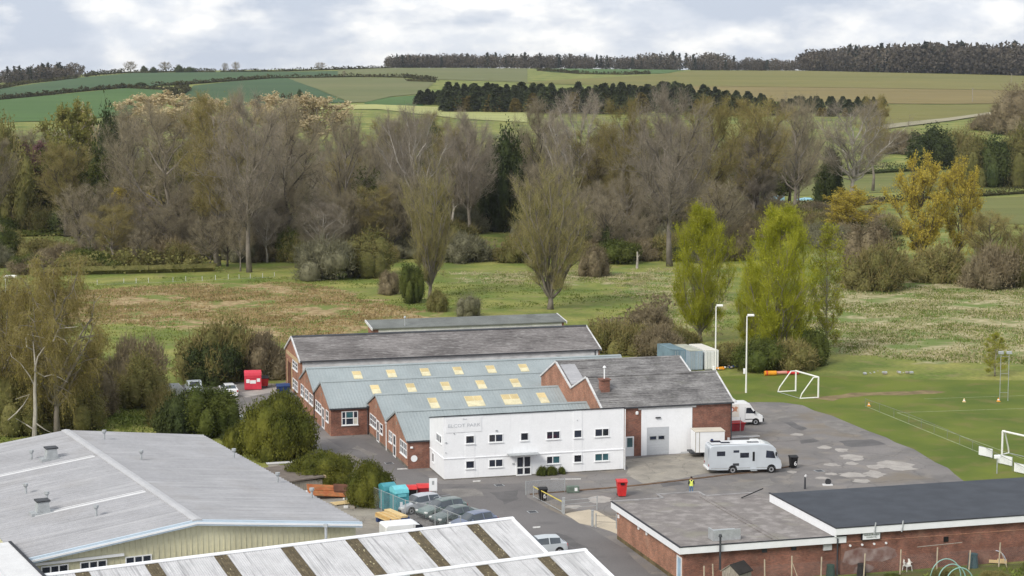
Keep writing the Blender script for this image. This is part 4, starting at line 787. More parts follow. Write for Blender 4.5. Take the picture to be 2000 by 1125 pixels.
def motorhome(loc, rz):
    t = thing('motorhome', 'pale silver motorhome parked in front of the brick hall', 'motorhome', loc, rz)
    prof = [(-3.45, .45), (-3.5, 1.0), (-3.42, 2.55), (-3.3, 2.72), (-2.9, 2.78), (1.6, 2.84), (2.2, 2.80), (2.7, 2.62), (2.95, 2.35), (3.2, 1.55), (3.45, 1.22), (3.55, .8), (3.5, .42), (2.9, .38), (-2.6, .38)]
    rings = [[(x, y * 1.12, .4 + (z - .4) * k) for x, z in prof] for y, k in ((-1.0, .955), (-.985, .975), (-.9, 1.0), (.9, 1.0), (.985, .975), (1.0, .955))]
    part('body', MB().loft(rings), PMOTOR, t)
    part('roof_panel', MB().cbox(-3.2, 2.0, -.9, .9, 2.835, 2.87, .02), PWHITE, t)
    yv = -1.124
    part('windscreen', MB().add([(2.78, -.98, 2.3), (2.78, .98, 2.3), (3.24, 1.02, 1.6), (3.24, -1.02, 1.6)], [(3, 2, 1, 0)]).shift(.12, 0, .06), GLASS, t)
    for s in (-1, 1):
        y = s * 1.124
        def pane(x0, x1, z0, z1, m=GLASS, nm='window'): part(nm, MB().box(x0, x1, y - .008, y + .008, z0, z1), m, t)
        pane(-2.75, -1.95, 1.75, 2.2); pane(-1.15, -.6, 2.05, 2.28); pane(-.5, .35, 1.55, 2.02); pane(-1.2, -.6, .78, 1.02, DARKTRIM, 'vent')
        part('cab_window', MB().add([(2.0, y, 1.5), (2.95, y, 1.42), (2.75, y, 2.1), (2.05, y, 2.2)], [(0, 1, 2, 3)]), GLASS, t)
        part('stripe', MB().box(-3.3, 2.9, y - .004, y + .004, .52, .60), STEEL, t)
        part('locker', MB().box(-3.05, -2.15, y - .006, y + .006, .72, 1.4), PMOTOR, t)
        for ax in (-1.2, 2.55): part('wheel_arch', MB().tube([(ax, s * .9, .42), (ax, s * 1.128, .42)], .43, 16), BLACK, t); wheel(t, ax, s * 1.02, .36, .22)
        part('headlight', MB().cbox(3.3, 3.56, s * .8 - .16, s * .8 + .16, .85, 1.1, .04), RIM, t); part('mirror', MB().cbox(2.9, 3.02, s * 1.3 - .1, s * 1.3 + .1, 1.7, 2.05, .03), BLACK, t)
        part('tail_light', MB().cbox(-3.52, -3.44, s * .98 - .1, s * .98 + .1, .75, .95, .02), DKRED, t)
    d = part('door', MB().box(.5, 1.1, yv - .014, yv - .002, .42, 2.35), PMOTOR, t); part('door_window', MB().box(.7, .92, yv - .02, yv - .015, 1.2, 2.1), BLACK, d)
    part('step', MB().box(.5, 1.1, yv - .3, yv - .02, .3, .36), STEEL, t)
    for x, y, w, d2, h in ((-2.6, .3, 1.0, .7, .05), (-1.8, -.35, .9, .5, .05), (1.2, .2, .8, .8, .16), (.9, -.3, 1.1, .45, .06)): part('rooflight', MB().cbox(x - w / 2, x + w / 2, y - d2 / 2, y + d2 / 2, 2.872, 2.872 + h, .02), GLASS if h < .1 else PWHITE, t)
    part('rear_panel', MB().box(-3.53, -3.49, -.7, .7, .9, 2.4), PMOTOR, t); part('bumper', MB().cbox(-3.62, -3.45, -1.0, 1.0, .42, .6, .04), PWHITE, t)
mh = G(1448, 917); motorhome((mh[0], mh[1] - .8, 0), math.radians(6.5))
p = G(1383, 893); t = thing('box_trailer', 'white box trailer standing by the roller door', 'trailer', (p[0], p[1] + .7, 0), math.radians(8))
part('box', MB().box(-1.45, 1.5, -.95, .95, .55, 2.6), PWHITE, t); part('roof', MB().box(-1.5, 1.55, -1.0, 1.0, 2.602, 2.68), mat('cream_trailer_roof', (.62, .57, .48), .6, .06, 1), t)
for x in (-1.45, -1.05): part('corner_strip', MB().box(x - .03, x + .03, -.965, -.951, .55, 2.6), OLDWOOD, t)
part('rear_door', MB().box(-1.49, -1.452, -.85, .85, .65, 2.5), UPVC, t); part('chassis', MB().box(-1.9, 1.5, -.8, .8, .40, .548), DARKTRIM, t); part('emblem', MB().tube([(.2, -.952, 1.75), (.2, -.97, 1.75)], .15, 12), BLUE, t)
for s in (1, -1):
    for ax in (-.35, .3): wheel(t, ax, s * .85, .28, .18)
part('coupling', MB().tube([(-1.9, 0, .45), (-2.7, 0, .42)], .05, 6), STEEL, t)

# ------------------------------------------------------------------ bins, banks, stores
def wheelie(label, px, py, m, sc=1.0, rz=0.0, group=None, digit=None):
    t = thing('wheeled_bin', label, 'bin', G(px, py), rz, group)
    part('tub', MB().loft([[(-.27 * sc, -.3 * sc, .08), (.27 * sc, -.3 * sc, .08), (.27 * sc, .28 * sc, .08), (-.27 * sc, .28 * sc, .08)], [(-.36 * sc, -.4 * sc, 1.08 * sc), (.36 * sc, -.4 * sc, 1.08 * sc), (.36 * sc, .38 * sc, 1.08 * sc), (-.36 * sc, .38 * sc, 1.08 * sc)]]), m, t)
    part('lid', MB().prism([(-.46 * sc, 1.085 * sc), (-.46 * sc, 1.13 * sc), (0, 1.24 * sc), (.42 * sc, 1.2 * sc), (.42 * sc, 1.085 * sc)], -.39 * sc, .39 * sc), m, t); part('grip', MB().box(-.14 * sc, .14 * sc, -.47 * sc, -.405 * sc, .92 * sc, 1.04 * sc), BLACK, t)
    for s in (-1, 1): part('wheel', MB().tube([(s * .28 * sc - .03, .3 * sc, .1), (s * .28 * sc + .03, .3 * sc, .1)], .1, 10), TYRE, t)
    if digit: lettering(digit, .62 * sc, UPVC, t, (.1 * sc, -.40 * sc, .5 * sc))
wheelie('red wheeled bin standing alone on the grey yard', 1214, 969, RED, 1.25, .1)
wheelie('black bin with white digit near the motorhome nose', 1549, 914, BLACK, 1.0, .15, 'black numbered bins', '6')
wheelie('black bin with white digit behind the yellow barrier', 1060, 978, BLACK, 1.0, .2, 'black numbered bins', '6')
def bigbin(label, px, py, m, lid, rz, w=1.3, group=None):
    t = thing('waste_container', label, 'bin', G(px, py), rz, group)
    part('tub', MB().loft([[(-w / 2 + .1, -.4, .2), (w / 2 - .1, -.4, .2), (w / 2 - .1, .4, .2), (-w / 2 + .1, .4, .2)], [(-w / 2, -.5, 1.1), (w / 2, -.5, 1.1), (w / 2, .5, 1.1), (-w / 2, .5, 1.1)]]), m, t)
    part('lid', MB().prism([(-.56, 1.105), (-.56, 1.16), (0, 1.36), (.5, 1.36), (.5, 1.105)], -w / 2 - .04, w / 2 + .04), lid, t)
    for x in (-w / 2 + .2, w / 2 - .2):
        for y in (-.35, .35): part('castor', MB().tube([(x - .03, y, .1), (x + .03, y, .1)], .1, 8), TYRE, t)
bigbin('red-lidded black waste container left of the white notice board', 799, 978, BLACK, RED, .15); bigbin('red waste container behind the white notice board', 829, 975, DKRED, RED, .15)
bigbin('dark blue waste container by the rear hall corner', 553, 772, BLUE, BLUE, .25, 1.5); bigbin('dark red waste container beside the red clothing bank', 517, 756, RED, BLACK, .2, .9)
def bank(name, label, loc, rz, w, d, h, m, top, plates):
    t = thing(name, label, 'recycling bank', loc, rz)
    part('body', MB().box(-w / 2, w / 2, -d / 2, d / 2, .08, h * .76), m, t); part('hood', MB().prism([(-d / 2 - .02, h * .762), (-d / 2 + .12, h * .9), (d * .1, h), (d / 2 + .02, h * .9), (d / 2 + .02, h * .762)], -w / 2 - .02, w / 2 + .02), top, t)
    part('base', MB().box(-w / 2 + .1, w / 2 - .1, -d / 2 + .1, d / 2 - .1, 0, .078), DARKTRIM, t)
    for x, z, a, b in plates: part('label_plate', MB().box(x - a, x + a, -d / 2 - .02, -d / 2 - .002, z - b, z + b), UPVC, t)
    part('chute', MB().box(-w * .3, w * .3, -d / 2 - .06, -d / 2 - .001, h * .63, h * .73), top, t)
pb = G(494, 760); bank('clothing_bank', 'large red clothing bank with white labels at the back of the car park', pb, .16, 2.0, 1.5, 2.3, REDP, REDP, ((-.6, 1.1, .2, .22), (.0, 1.0, .35, .2), (.65, 1.2, .2, .2)))
bank('recycling_bank', 'left teal recycling bank next to the clipped hedge', G(758, 994), math.radians(27), 1.25, 1.3, 2.35, TEAL, TEAL, ((0, 1.0, .1, .2),)); bank('recycling_bank', 'right teal recycling bank with bright sloping lid', G(780, 1002), math.radians(27), 1.25, 1.3, 2.45, TEAL, TEALTOP, ((-.1, .9, .12, .22),))
p = G(765, 1022); t = thing('timber_stack', 'stack of fresh yellow timber on blue bearers beside the teal banks', 'timber', p, math.radians(-58))
for i in range(5):
    for j in range(3): part('plank', MB().box(-1.6 + .04 * ((i * 3 + j) % 4), 1.5 + .03 * (i % 3), -.75 + i * .16, -.75 + i * .16 + .15, .35 + j * .13, .35 + j * .13 + .12), TIMBER if (i + j) % 3 else TIMBER2, t)
for i in range(4):
    for j in range(3): part('plank', MB().box(-1.7, 1.4, .2 + i * .15, .2 + i * .15 + .14, .45 + j * .14, .45 + j * .14 + .13), TIMBER2, t)
for x in (-1.1, 1.0): part('bearer', MB().box(x - .15, x + .15, -.85, .9, 0, .34), BLUE, t)
p = G(778, 1026); t = thing('blue_crate', 'dark blue crate at the end of the timber stack', 'crate', p, math.radians(25)); part('side', MB().box(-.85, .85, -.5, -.45, 0, .7).box(-.85, .85, .45, .5, 0, .7).box(-.85, -.8, -.45, .45, 0, .7).box(.8, .85, -.45, .45, 0, .7), BLUE, t); part('load', MB().box(-.78, .78, -.44, .44, 0, .55), DARKTRIM, t)
# scrap by the shed
def sheetthing(label, px, py, pts, z0, z1, m, rz, tilt=(0, 0), cat='scrap', name='rusty_sheet'):
    t = thing(name, label, cat, G(px, py), rz); o = part('sheet', MB().plate(pts, z0, z1), m, t); o.rotation_euler = (tilt[0], tilt[1], 0)
    q = part('rib', MB().box(pts[0][0] + .1, pts[1][0] - .1, -.04, .04, z1 + .002, z1 + .05), m, t); q.rotation_euler = (tilt[0], tilt[1], 0)
sheetthing('orange rusted sheet leaning between the shed and the hedge', 636, 970, [(-1.9, -.9), (1.5, -1.1), (1.2, 1.1), (-1.6, 1.2)], .55, .62, RUST, .35, (.28, .1)); sheetthing('dark rusted sheet standing right of the orange sheet', 664, 968, [(-.7, -.7), (.8, -.7), (.7, .9), (-.6, .9)], .5, .58, DKRUST, .3, (.6, .1))
p = G(622, 935); t = thing('rusty_skip', 'rusty orange skip half hidden by the clipped hedge', 'skip', p, math.radians(28)); part('hull', MB().prism([(-1.2, 0), (-1.6, 1.3), (1.2, 1.3), (.9, 0)], -.8, .8, 'y'), RUST, t); part('rim', MB().box(-1.65, 1.25, -.86, -.8, 1.2, 1.32).box(-1.65, 1.25, .8, .86, 1.2, 1.32), DKRUST, t)
p = G(566, 946); t = thing('store_hut', 'low brown felt-roofed store against the shed', 'store', p, PH); part('wall', MB().box(-2.2, 2.0, -3.2, 3.2, 0, .9), OLDWOOD, t); part('roof', MB().prism([(-2.4, .9), (-2.4, 1.0), (2.2, 1.25), (2.2, 1.1)], -3.4, 3.4, 'y'), mat('brown_felt', (.16, .135, .115), .95, .2, 1.5), t); part('roof_edge', MB().box(2.15, 2.3, -3.4, 3.4, 1.05, 1.27), STONE, t)
sheetthing('white corrugated sheet lying by the shed eave', 588, 968, [(-1.3, -.5), (1.3, -.5), (1.2, .6), (-1.2, .6)], .2, .25, PALESHEET, .5, (.1, 0), 'sheet', 'pale_sheet'); sheetthing('white sheet beside the low brown store', 548, 905, [(-1.4, -.4), (1.4, -.4), (1.4, .4), (-1.4, .4)], .05, .1, PALESHEET, .3, (0, 0), 'sheet', 'pale_sheet')
p = G(668, 984); t = thing('pallet', 'pale pallet boards lying at the shed corner', 'pallet', p, .5)
for i in range(6): part('board', MB().box(-.9, .9, -.6 + i * .2, -.6 + i * .2 + .16, .1, .13), TIMBER2, t)
for x in (-.8, 0, .75): part('bearer', MB().box(x - .05, x + .05, -.6, .56, 0, .098), OLDWOOD, t)
rr = random.Random(8)
for i, (px, py, lab) in enumerate([(678, 974, 'small heap of bricks and rubbish beside the dark rusted sheet'), (700, 980, 'low heap of rubble below the clipped hedge'), (690, 992, 'scatter of debris on the shed yard')]):
    t = thing('rubble_heap', lab, 'rubble', G(px, py)); 
    for k in range(9): a, r = rr.uniform(0, 6.28), rr.uniform(0, .9); s = rr.uniform(.06, .2); part('lump', MB().cbox(-s, s, -s * .7, s * .7, 0, s, .03).rot(rr.uniform(0, 3)), (OLDWOOD, GREENBOX, PALESHEET, DKRUST)[k % 4], t, (r * math.cos(a), r * math.sin(a), 0))
car('white car glimpsed between the dark bush and the big clipped bush', PWHITE, G(474, 836), math.radians(105), HATCH, *HG)
# notice board, green cabinet, fences and gates
p = G(846, 979); t = thing('notice_board', 'white notice board on posts behind the dark cars', 'sign', p, .1)
part('board', MB().box(-.36, .36, -.05, 0, .95, 2.1), UPVC, t); part('print', MB().box(-.1, .1, -.056, -.052, 1.5, 1.85), STEEL, t)
for x in (-.3, .3): part('post', MB().tube([(x, .04, 0), (x, .04, 2.05)], .04, 6), STEEL, t)
p = G(1119, 962); t = thing('utility_cabinet', 'low green-grey cabinet with white plate by the mesh fence', 'cabinet', p, .15); part('case', MB().cbox(-.58, .55, -.3, .3, .05, .62, .06), GREENBOX, t); part('plate', MB().box(.1, .36, -.32, -.301, .2, .5), UPVC, t); part('plinth', MB().box(-.5, .48, -.25, .25, 0, .048), DARKTRIM, t)
def wire_panel(A, Bq, h, parent, gap=.11, w=.006, m=None, z0=.05):
    A, Bq = Vector(A), Vector(Bq); d = Bq - A; L = d.length; d.normalize(); mb = MB(); up = Vector((0, 0, 1)); n = int((L + h) / gap)
    for sgn in (1, -1):
        for i in range(n + 1):
            s0 = i * gap - (h if sgn > 0 else 0); s1 = s0 + sgn * h if sgn > 0 else s0 - h
            a, b, za, zb = s0, s1, 0.0, h
            for _ in range(2):
                if a < 0: za, a = za + (0 - a) / (b - a) * (zb - za), 0
                if b < 0: zb, b = zb + (0 - b) / (a - b) * (za - zb), 0
                if a > L: za, a = za + (L - a) / (b - a) * (zb - za), L
                if b > L: zb, b = zb + (L - b) / (a - b) * (za - zb), L
            if abs(a - b) < .02: continue
            p, q = A + d * a + up * (z0 + za), A + d * b + up * (z0 + zb); k = up * w
            mb.add([p - k, q - k, q + k, p + k], [(0, 1, 2, 3)])
    o = Vector(parent.location); mb.shift(-o.x, -o.y); return part('wire_mesh', mb, m or NETM, parent)
def fence(name, label, pts, h, post=.03, rail=True, gap=.11, w=.006, pm=None, mm=None, every=2.6, cat='fence'):
    t = thing(name, label, cat, pts[0]); o = Vector(pts[0]); pm = pm or STEEL
    for A, Bq in zip(pts, pts[1:]):
        L = math.hypot(Bq[0] - A[0], Bq[1] - A[1]); n = max(1, round(L / every)); P = [Vector(A) + (Vector(Bq) - Vector(A)) * i / n for i in range(n + 1)]
        for i, p in enumerate(P[:-1] if Bq is not pts[-1] else P): part('post', MB().tube([p - o, p - o + Vector((0, 0, h + .06))], post, 5), pm, t)
        if gap: wire_panel(A, Bq, h - .05, t, gap, w, mm)
        if rail: part('rail', MB().tube([Vector(A) - o + Vector((0, 0, h)), Vector(Bq) - o + Vector((0, 0, h))], .022, 5), pm, t)
    return t
fence('mesh_fence', 'grey mesh fence panels in front of the office shrubs', [G(1027, 967), G(1103, 961)], 1.25, .04, True, .045, .005)
fence('wire_fence', 'wire mesh fence in front of the dark parked cars', [G(722, 990), G(792, 1020), G(850, 1032), G(900, 1052)], 1.9, .04, True, .09, .0035)
def gate(label, pts, h, m, rails, name='barrier_gate'):
    t = thing(name, label, 'gate', pts[0]); o = Vector(pts[0])
    for A in (pts[0], pts[1]): part('post', MB().tube([Vector(A) - o, Vector(A) - o + Vector((0, 0, h + .1))], .05, 6), STEEL, t)
    for z, r, mm in rails: part('rail', MB().tube([Vector(pts[0]) - o + Vector((0, 0, z)), Vector(pts[1]) - o + Vector((0, 0, z))], r, 6), mm, t)
    return t
gt = gate('low barrier with pale yellow top rail beside the entrance', [G(1042, 972), G(1098, 1002)], 1.0, STEEL, ((1.0, .05, YELLOW), (.12, .03, STEEL)))
o = Vector(gt.location); A, Bq = Vector(G(1042, 972)), Vector(G(1098, 1002))
for i in range(1, 14): p = A + (Bq - A) * i / 14 - o; part('bar', MB().tube([p + Vector((0, 0, .1)), p + Vector((0, 0, .98))], .012, 4), OLDWOOD, gt)
gate('open field gate standing over the pale slab', [G(1101, 1002), G(1166, 996)], 1.15, STEEL, ((1.1, .025, STEEL), (.75, .02, STEEL), (.4, .02, STEEL)))
gate('small tubular gate beside the clubhouse corner', [G(1164, 1031), G(1204, 1033)], 1.15, OLDWOOD, ((1.05, .03, OLDWOOD), (.55, .025, OLDWOOD)))
for px, py, h, lab in ((1101, 1004, 1.4, 'thick grey gate post at the slab\'s left edge'), (1157, 1028, 1.35, 'thick grey gate post in the middle of the pale slab')):
    t = thing('gate_post', lab, 'post', G(px, py)); part('shaft', MB().cbox(-.1, .1, -.1, .1, 0, h, .02), STEEL, t); part('cap', MB().box(-.12, .12, -.12, .12, h + .001, h + .04), STEEL, t)
# round clipped shrubs are built with the plants. containers behind the hall
for k, (px, py, m, top, lab) in enumerate([(1315, 722, mat('blue_container', (.17, .25, .31), .6, .15, .8), mat('mossy_blue_top', (.14, .21, .24), .8, .2, .8), 'blue-grey shipping container behind the slate roofs'), (1347, 724, mat('grey_blue_container', (.30, .37, .44), .6, .12, .8), mat('mossy_pale_top', (.40, .41, .34), .8, .2, .8), 'grey-blue shipping container with mossy pale roof'), (1378, 723, mat('white_container', (.74, .75, .74), .5, .05, 1), mat('cream_container_top', (.70, .68, .62), .6, .06, 1), 'white container at the end of the container row')]):
    t = thing('shipping_container', lab, 'container', G(px, py), TH); w, d, h = (.88, 3.0, 2.5)
    t.location.y += 3.0
    mb = ribbed(-w, w, -d, 0, -d, 0); part('body', MB().box(-w, w, -d, d, .1, h), m, t); part('roof', MB().box(-w - .01, w + .01, -d - .01, d + .01, h + .002, h + .05), top, t)
    for x in (-w, 0.02): part('door', MB().box(x + .03, x + w - .05, -d - .04, -d - .001, .2, h - .12), m, t)
    for x in (-.6, -.28, .28, .6): part('lock_bar', MB().tube([(x, -d - .06, .15), (x, -d - .06, h - .1)], .025, 5), STEEL, t)
    for x in (-w, w - .1): part('corner_post', MB().box(x, x + .1, -d - .05, -d, .1, h), m, t)
    part('skid', MB().box(-w, w, -d, d, 0, .098), DARKTRIM, t)
# lamp columns
def column(label, px, py, h, arm=.9):
    t = thing('lamp_column', label, 'lamp post', G(px, py), 0, 'lamp columns by the pitch')
    part('mast', MB().tube([(0, 0, 0), (0, 0, 1.2), (0, 0, h)], [.12, .10, .07], 8), POSTW, t); part('bracket', MB().tube([(0, 0, h - .1), (.25, -.1, h + .06)], .05, 6), POSTW, t)
    o = part('lantern', MB().cbox(.05, .85, -.3, .25, h, h + .2, .06), POSTW, t); part('lens', MB().box(.15, .78, -.24, .2, h - .03, h - .002), STEEL, o); part('control_box', MB().cbox(-.35, -.1, -.15, .15, 2.3 if px > 1420 else 1.0, 2.9 if px > 1420 else 1.5, .03), UPVC, t)
column('tall white lamp column nearer the white container', 1397, 722 + 16, 9.0); column('tall white lamp column standing on the grass left of the goal', 1457, 767, 9.2)
# ------------------------------------------------------------------ football ground
def goal(label, A, Bq, back, h=2.44, group='white football goals', net=False):
    t = thing('football_goal', label, 'goal', A, 0, group); o = Vector(A); A, Bq = Vector(A), Vector(Bq); up = Vector((0, 0, h)); bk = Vector((back[0], back[1], 0))
    for P in (A, Bq):
        part('post', MB().tube([P - o, P - o + up], .10, 8), POSTW, t)
        part('side_frame', MB().tube([P - o + up, P - o + up + bk * .28, P - o + bk * .9 + Vector((0, 0, .6)), P - o + bk + Vector((0, 0, .05)), P - o + Vector((0, 0, .05))], .075, 6), POSTW, t)
    part('crossbar', MB().tube([A - o + up, Bq - o + up], .10, 8), POSTW, t); part('ground_bar', MB().tube([A - o + bk + Vector((0, 0, .05)), Bq - o + bk + Vector((0, 0, .05))], .035, 6), STEEL, t)
    return t
A, Bq = G(1554, 764), G(1598, 777); dd = (Vector(Bq) - Vector(A)); bx_, by_ = G(1519, 766)[0] - A[0], G(1519, 766)[1] - A[1]
goal('white freestanding goal on the training grass', A, Bq, (bx_, by_))
A = G(1957, 889); goal('white goal at the right edge by the advertising boards', A, (A[0] + 3.6, A[1] - 6.2, 0), (.9, .9))
pts = [G(1690, 795), G(1775, 826), G(1850, 857), G(1925, 893), G(2005, 935)]
fence('pitch_rail', 'low wire pitch fence running down to the advertising boards', pts, .95, .025, True, .3, .004, pm=mat('dull_rail', (.20, .22, .17), .7, .1, 2), mm=mat('dull_wire', (.16, .18, .12), .7, .1, 2, finev=0), every=3.5)
for px, py, lab in ((1925, 893, 'white advertising board standing apart left of the goal'), (1963, 909, 'white advertising board right below the near goal'), (1995, 926, 'white advertising board cut by the right edge')):
    p = G(px, py); t = thing('advertising_board', lab, 'board', p, math.radians(-58)); part('panel', MB().box(-.9, .9, -.05, 0, .12, .95), UPVC, t); part('backing', MB().box(-.92, .92, .002, .04, .1, .97), STEEL, t)
    for x in (-.7, .7): part('leg', MB().tube([(x, .05, 0), (x, .05, .9)], .03, 5), STEEL, t)
p = G(1947, 925); t = thing('floodlight', 'small white lamp on a short post below the boards', 'lamp', p); part('shaft', MB().tube([(0, 0, 0), (0, 0, 1.5)], .05, 6), STEEL, t); part('head', MB().cbox(-.3, .3, -.2, .2, 1.5, 1.8, .06), UPVC, t)
p = G(1960, 783); t = thing('lighting_mast', 'slim twin-pole lighting mast on the far touchline', 'mast', p)
for x in (-.45, .5): part('pole', MB().tube([(x, 0, 0), (x, 0, 5.6)], .035, 5), STEEL, t); part('lamp', MB().cbox(x - .3, x + .3, -.2, .2, 5.5, 5.8, .04), STEEL, t)
for z in (1.0, 3.2, 5.2): part('brace', MB().tube([(-.45, 0, z), (.5, 0, z)], .02, 4), STEEL, t)
def cone(px, py, m, lab):
    t = thing('training_marker', lab, 'marker', G(px, py)); part('cone', MB().tube([(0, 0, .03), (0, 0, .42)], [.17, .05], 8), m, t); part('base', MB().cbox(-.2, .2, -.2, .2, 0, .04, .015), m, t); part('band', MB().tube([(0, 0, .17), (0, 0, .26)], [.135, .10], 8), UPVC, t)
cone(1883, 785, TIMBER2, 'pale yellow marker lying left on the far touchline'); cone(1950, 784, ORANGE, 'orange marker beside the slim lighting mast'); cone(1697, 793, ORANGE, 'small orange marker at the end of the pitch fence')
p = G(1525, 733); t = thing('play_barrier', 'yellow and red plastic barrier rolls lying on the grass edge', 'barrier', p, .12)
part('roll', MB().tube([(-2.1, 0, .3), (-.6, 0, .3)], .3, 10), ORANGE, t); part('roll', MB().tube([(-.6, .1, .3), (.8, .15, .34)], .2, 8), mat('faded_pink_plastic', (.62, .28, .22), .6, .1, 2), t); part('roll', MB().tube([(.8, .15, .3), (2.3, .1, .25)], .2, 8), RED, t); part('strap', MB().tube([(-1.9, 0, .3), (-1.75, 0, .3)], .33, 10), RED, t)
for px, py, m, lab, sx in ((1410, 712, RUST, 'heap of reddish rubble between the two lamp columns', 1.4), (1430, 720, BLUE, 'dark blue tarpaulin heap by the hedge foot', 2.0), (1735, 730, STEEL, 'grey rubbish heap at the edge of the rough grass', 3.2), (1408, 722, ORANGE, 'orange and white scrap pile behind the left lamp column', 1.0)):
    t = thing('heap', lab, 'heap', G(px, py)); r = random.Random(px)
    for k in range(14): s = r.uniform(.08, .26); part('lump', MB().cbox(-s, s, -s * .8, s * .8, 0, s * .9, .05).rot(r.uniform(0, 3)), m if k % 3 else (UPVC if m is ORANGE else OLDWOOD), t, (r.uniform(-sx, sx), r.uniform(-.8, .8), r.uniform(0, .25)))
# ------------------------------------------------------------------ allotment in front of the clubhouse
SOIL = mat('allotment_soil', (.12, .105, .045), .95, .3, .7, col2=(.085, .125, .02), coord='World', fine=6, finev=.25)
sheet('allotment_ground', ragged([W(8.0, -41.9)[:2], W(48, -41.9)[:2], W(48, -60)[:2], W(12, -60)[:2]], .15, 2, 4), SOIL, .006)
t = thing('garden_hut', 'small weathered wooden hut with black felt on its roof', 'hut', W(11.6, -43.5), math.radians(48))
part('wall', MB().prism([(-.75, 0), (-.75, 1.55), (0, 2.1), (.75, 1.55), (.75, 0)], -.8, .8), OLDWOOD, t)
mb = MB(); hexa(mb, [(-.9, -.85, 1.5), (.9, -.85, 1.5), (.9, 0, 2.12), (-.9, 0, 2.12), (-.9, -.85, 1.56), (.9, -.85, 1.56), (.9, 0, 2.18), (-.9, 0, 2.18)]); part('roof_felt', mb, mat('black_felt', (.03, .027, .025), .95, .2, 2), t)
mb = MB(); hexa(mb, [(-.9, .002, 2.12), (.9, .002, 2.12), (.9, .85, 1.5), (-.9, .85, 1.5), (-.9, .002, 2.18), (.9, .002, 2.18), (.9, .85, 1.56), (-.9, .85, 1.56)]); part('roof_board', mb, OLDWOOD, t)
for i in range(6): part('plank', MB().box(-.83, -.803, -.7 + i * .24, -.7 + i * .24 + .21, .02, 1.5), OLDWOOD, t)
PALEPOST = mat('pale_split_post', (.46, .39, .29), .9, .15, 3)
tf = thing('allotment_fence', 'leaning pale posts with thin netting along the clubhouse wall', 'fence', W(10, -42.6)); o = Vector(tf.location); r = random.Random(3)
for i, a in enumerate((9.4, 10.2, 14.2, 16.4, 18.9, 22.3, 25.4, 28.4, 31.2, 33.8, 37.0, 40.0)):
    p = Vector(W(a, -42.5 + r.uniform(-.2, .2))) - o; h = 1.75 + r.uniform(-.25, .35); part('post', MB().tube([p, p + Vector((r.uniform(-.1, .1), 0, h))], .055, 5), PALEPOST, tf)
    if i in (3, 9): part('strut', MB().tube([p + Vector((.6, -.2, 0)), p + Vector((0, 0, h * .8))], .03, 4), PALEPOST, tf)
part('top_rail', MB().tube([Vector(W(26.8, -42.5, 2.05)) - o, Vector(W(30.6, -42.5, 2.15)) - o], .035, 5), OLDWOOD, tf)
wire_panel(W(12.5, -42.5), W(40, -42.5), 1.45, tf, .16, .004, mat('grey_netting', (.30, .27, .27), .8, .1, 2, finev=0))
part('ground_board', MB().box(0, 6.5, -.05, .05, 0, .16).rot(TH), PALEPOST, tf, Vector(W(14.0, -42.9)) - o)
def chair(loc, rz):
    t = thing('garden_chair', 'white plastic garden chair on the allotment', 'chair', loc, rz)
    part('seat', MB().cbox(-.26, .26, -.25, .25, .40, .45, .02), POSTW, t)
    bk = MB(); n = 9
    rings = [[(.29 * k * math.cos(a), .27 * k * math.sin(a) + (z - .45) * .22, z) for a in np.linspace(-.25, math.pi + .25, n)] for z, k in ((.45, 1.0), (.68, 1.08), (.9, .9))]
    vs = [p for r_ in rings for p in r_]; bk.add(vs, [(i * n + k, i * n + k + 1, (i + 1) * n + k + 1, (i + 1) * n + k) for i in range(2) for k in range(n - 1)]); part('backrest', bk, POSTW, t)
    for x in (-.23, .23):
        for y in (-.22, .22): part('leg', MB().tube([(x, y, .41), (x * 1.15, y * 1.15, 0)], [.03, .022], 5), POSTW, t)
        part('armrest', MB().box(x - .035 + (.04 if x > 0 else -.04), x + .035 + (.04 if x > 0 else -.04), -.22, .2, .66, .69), POSTW, t)
chair(G(1772, 1115), .5)
def hoop(px, py, w, h, m, lab, grp, rz, n=1):
    t = thing('hoop', lab, 'hoop', G(px, py), rz, grp); part('arch', MB().tube([(w / 2 * math.cos(a), 0, h * math.sin(a)) for a in np.linspace(0, math.pi, 15)], .045, 5), m, t); part('peg', MB().tube([(-w / 2, 0, 0), (-w / 2, 0, .15)], .06, 5), m, t)
HOSE = mat('pale_green_pipe', (.28, .48, .42), .5, .1, 2); GREYP = mat('grey_blue_pipe', (.42, .45, .52), .5, .1, 2)
hoop(1847, 1128, 2.4, 1.45, HOSE, 'largest pale green cloche hoop on the allotment', 'cloche hoops', .15); hoop(1859, 1136, 2.2, 1.35, HOSE, 'middle pale green cloche hoop in front of the largest', 'cloche hoops', .15); hoop(1874, 1142, 2.2, 1.3, HOSE, 'lowest pale green cloche hoop', 'cloche hoops', .15)
hoop(1950, 1098, 1.45, 1.45, GREYP, 'grey pipe hoop above the yellow tray', 'grey hoops', .2); hoop(1946, 1100, 1.6, 1.0, GREYP, 'low grey pipe hoop behind the yellow tray', 'grey hoops', -.6); hoop(1955, 1095, 1.5, 1.6, GREYP, 'tall grey pipe hoop at the right of the yellow tray', 'grey hoops', .9)
t = thing('tray', 'yellow-brown wooden tray below the grey hoops', 'tray', G(1949, 1101), -.25); part('base', MB().box(-.65, .65, -.22, .22, .12, .16), TIMBER2, t)
for y in (-.24, .2): part('side', MB().box(-.68, .68, y, y + .04, .1, .34), TIMBER2, t)
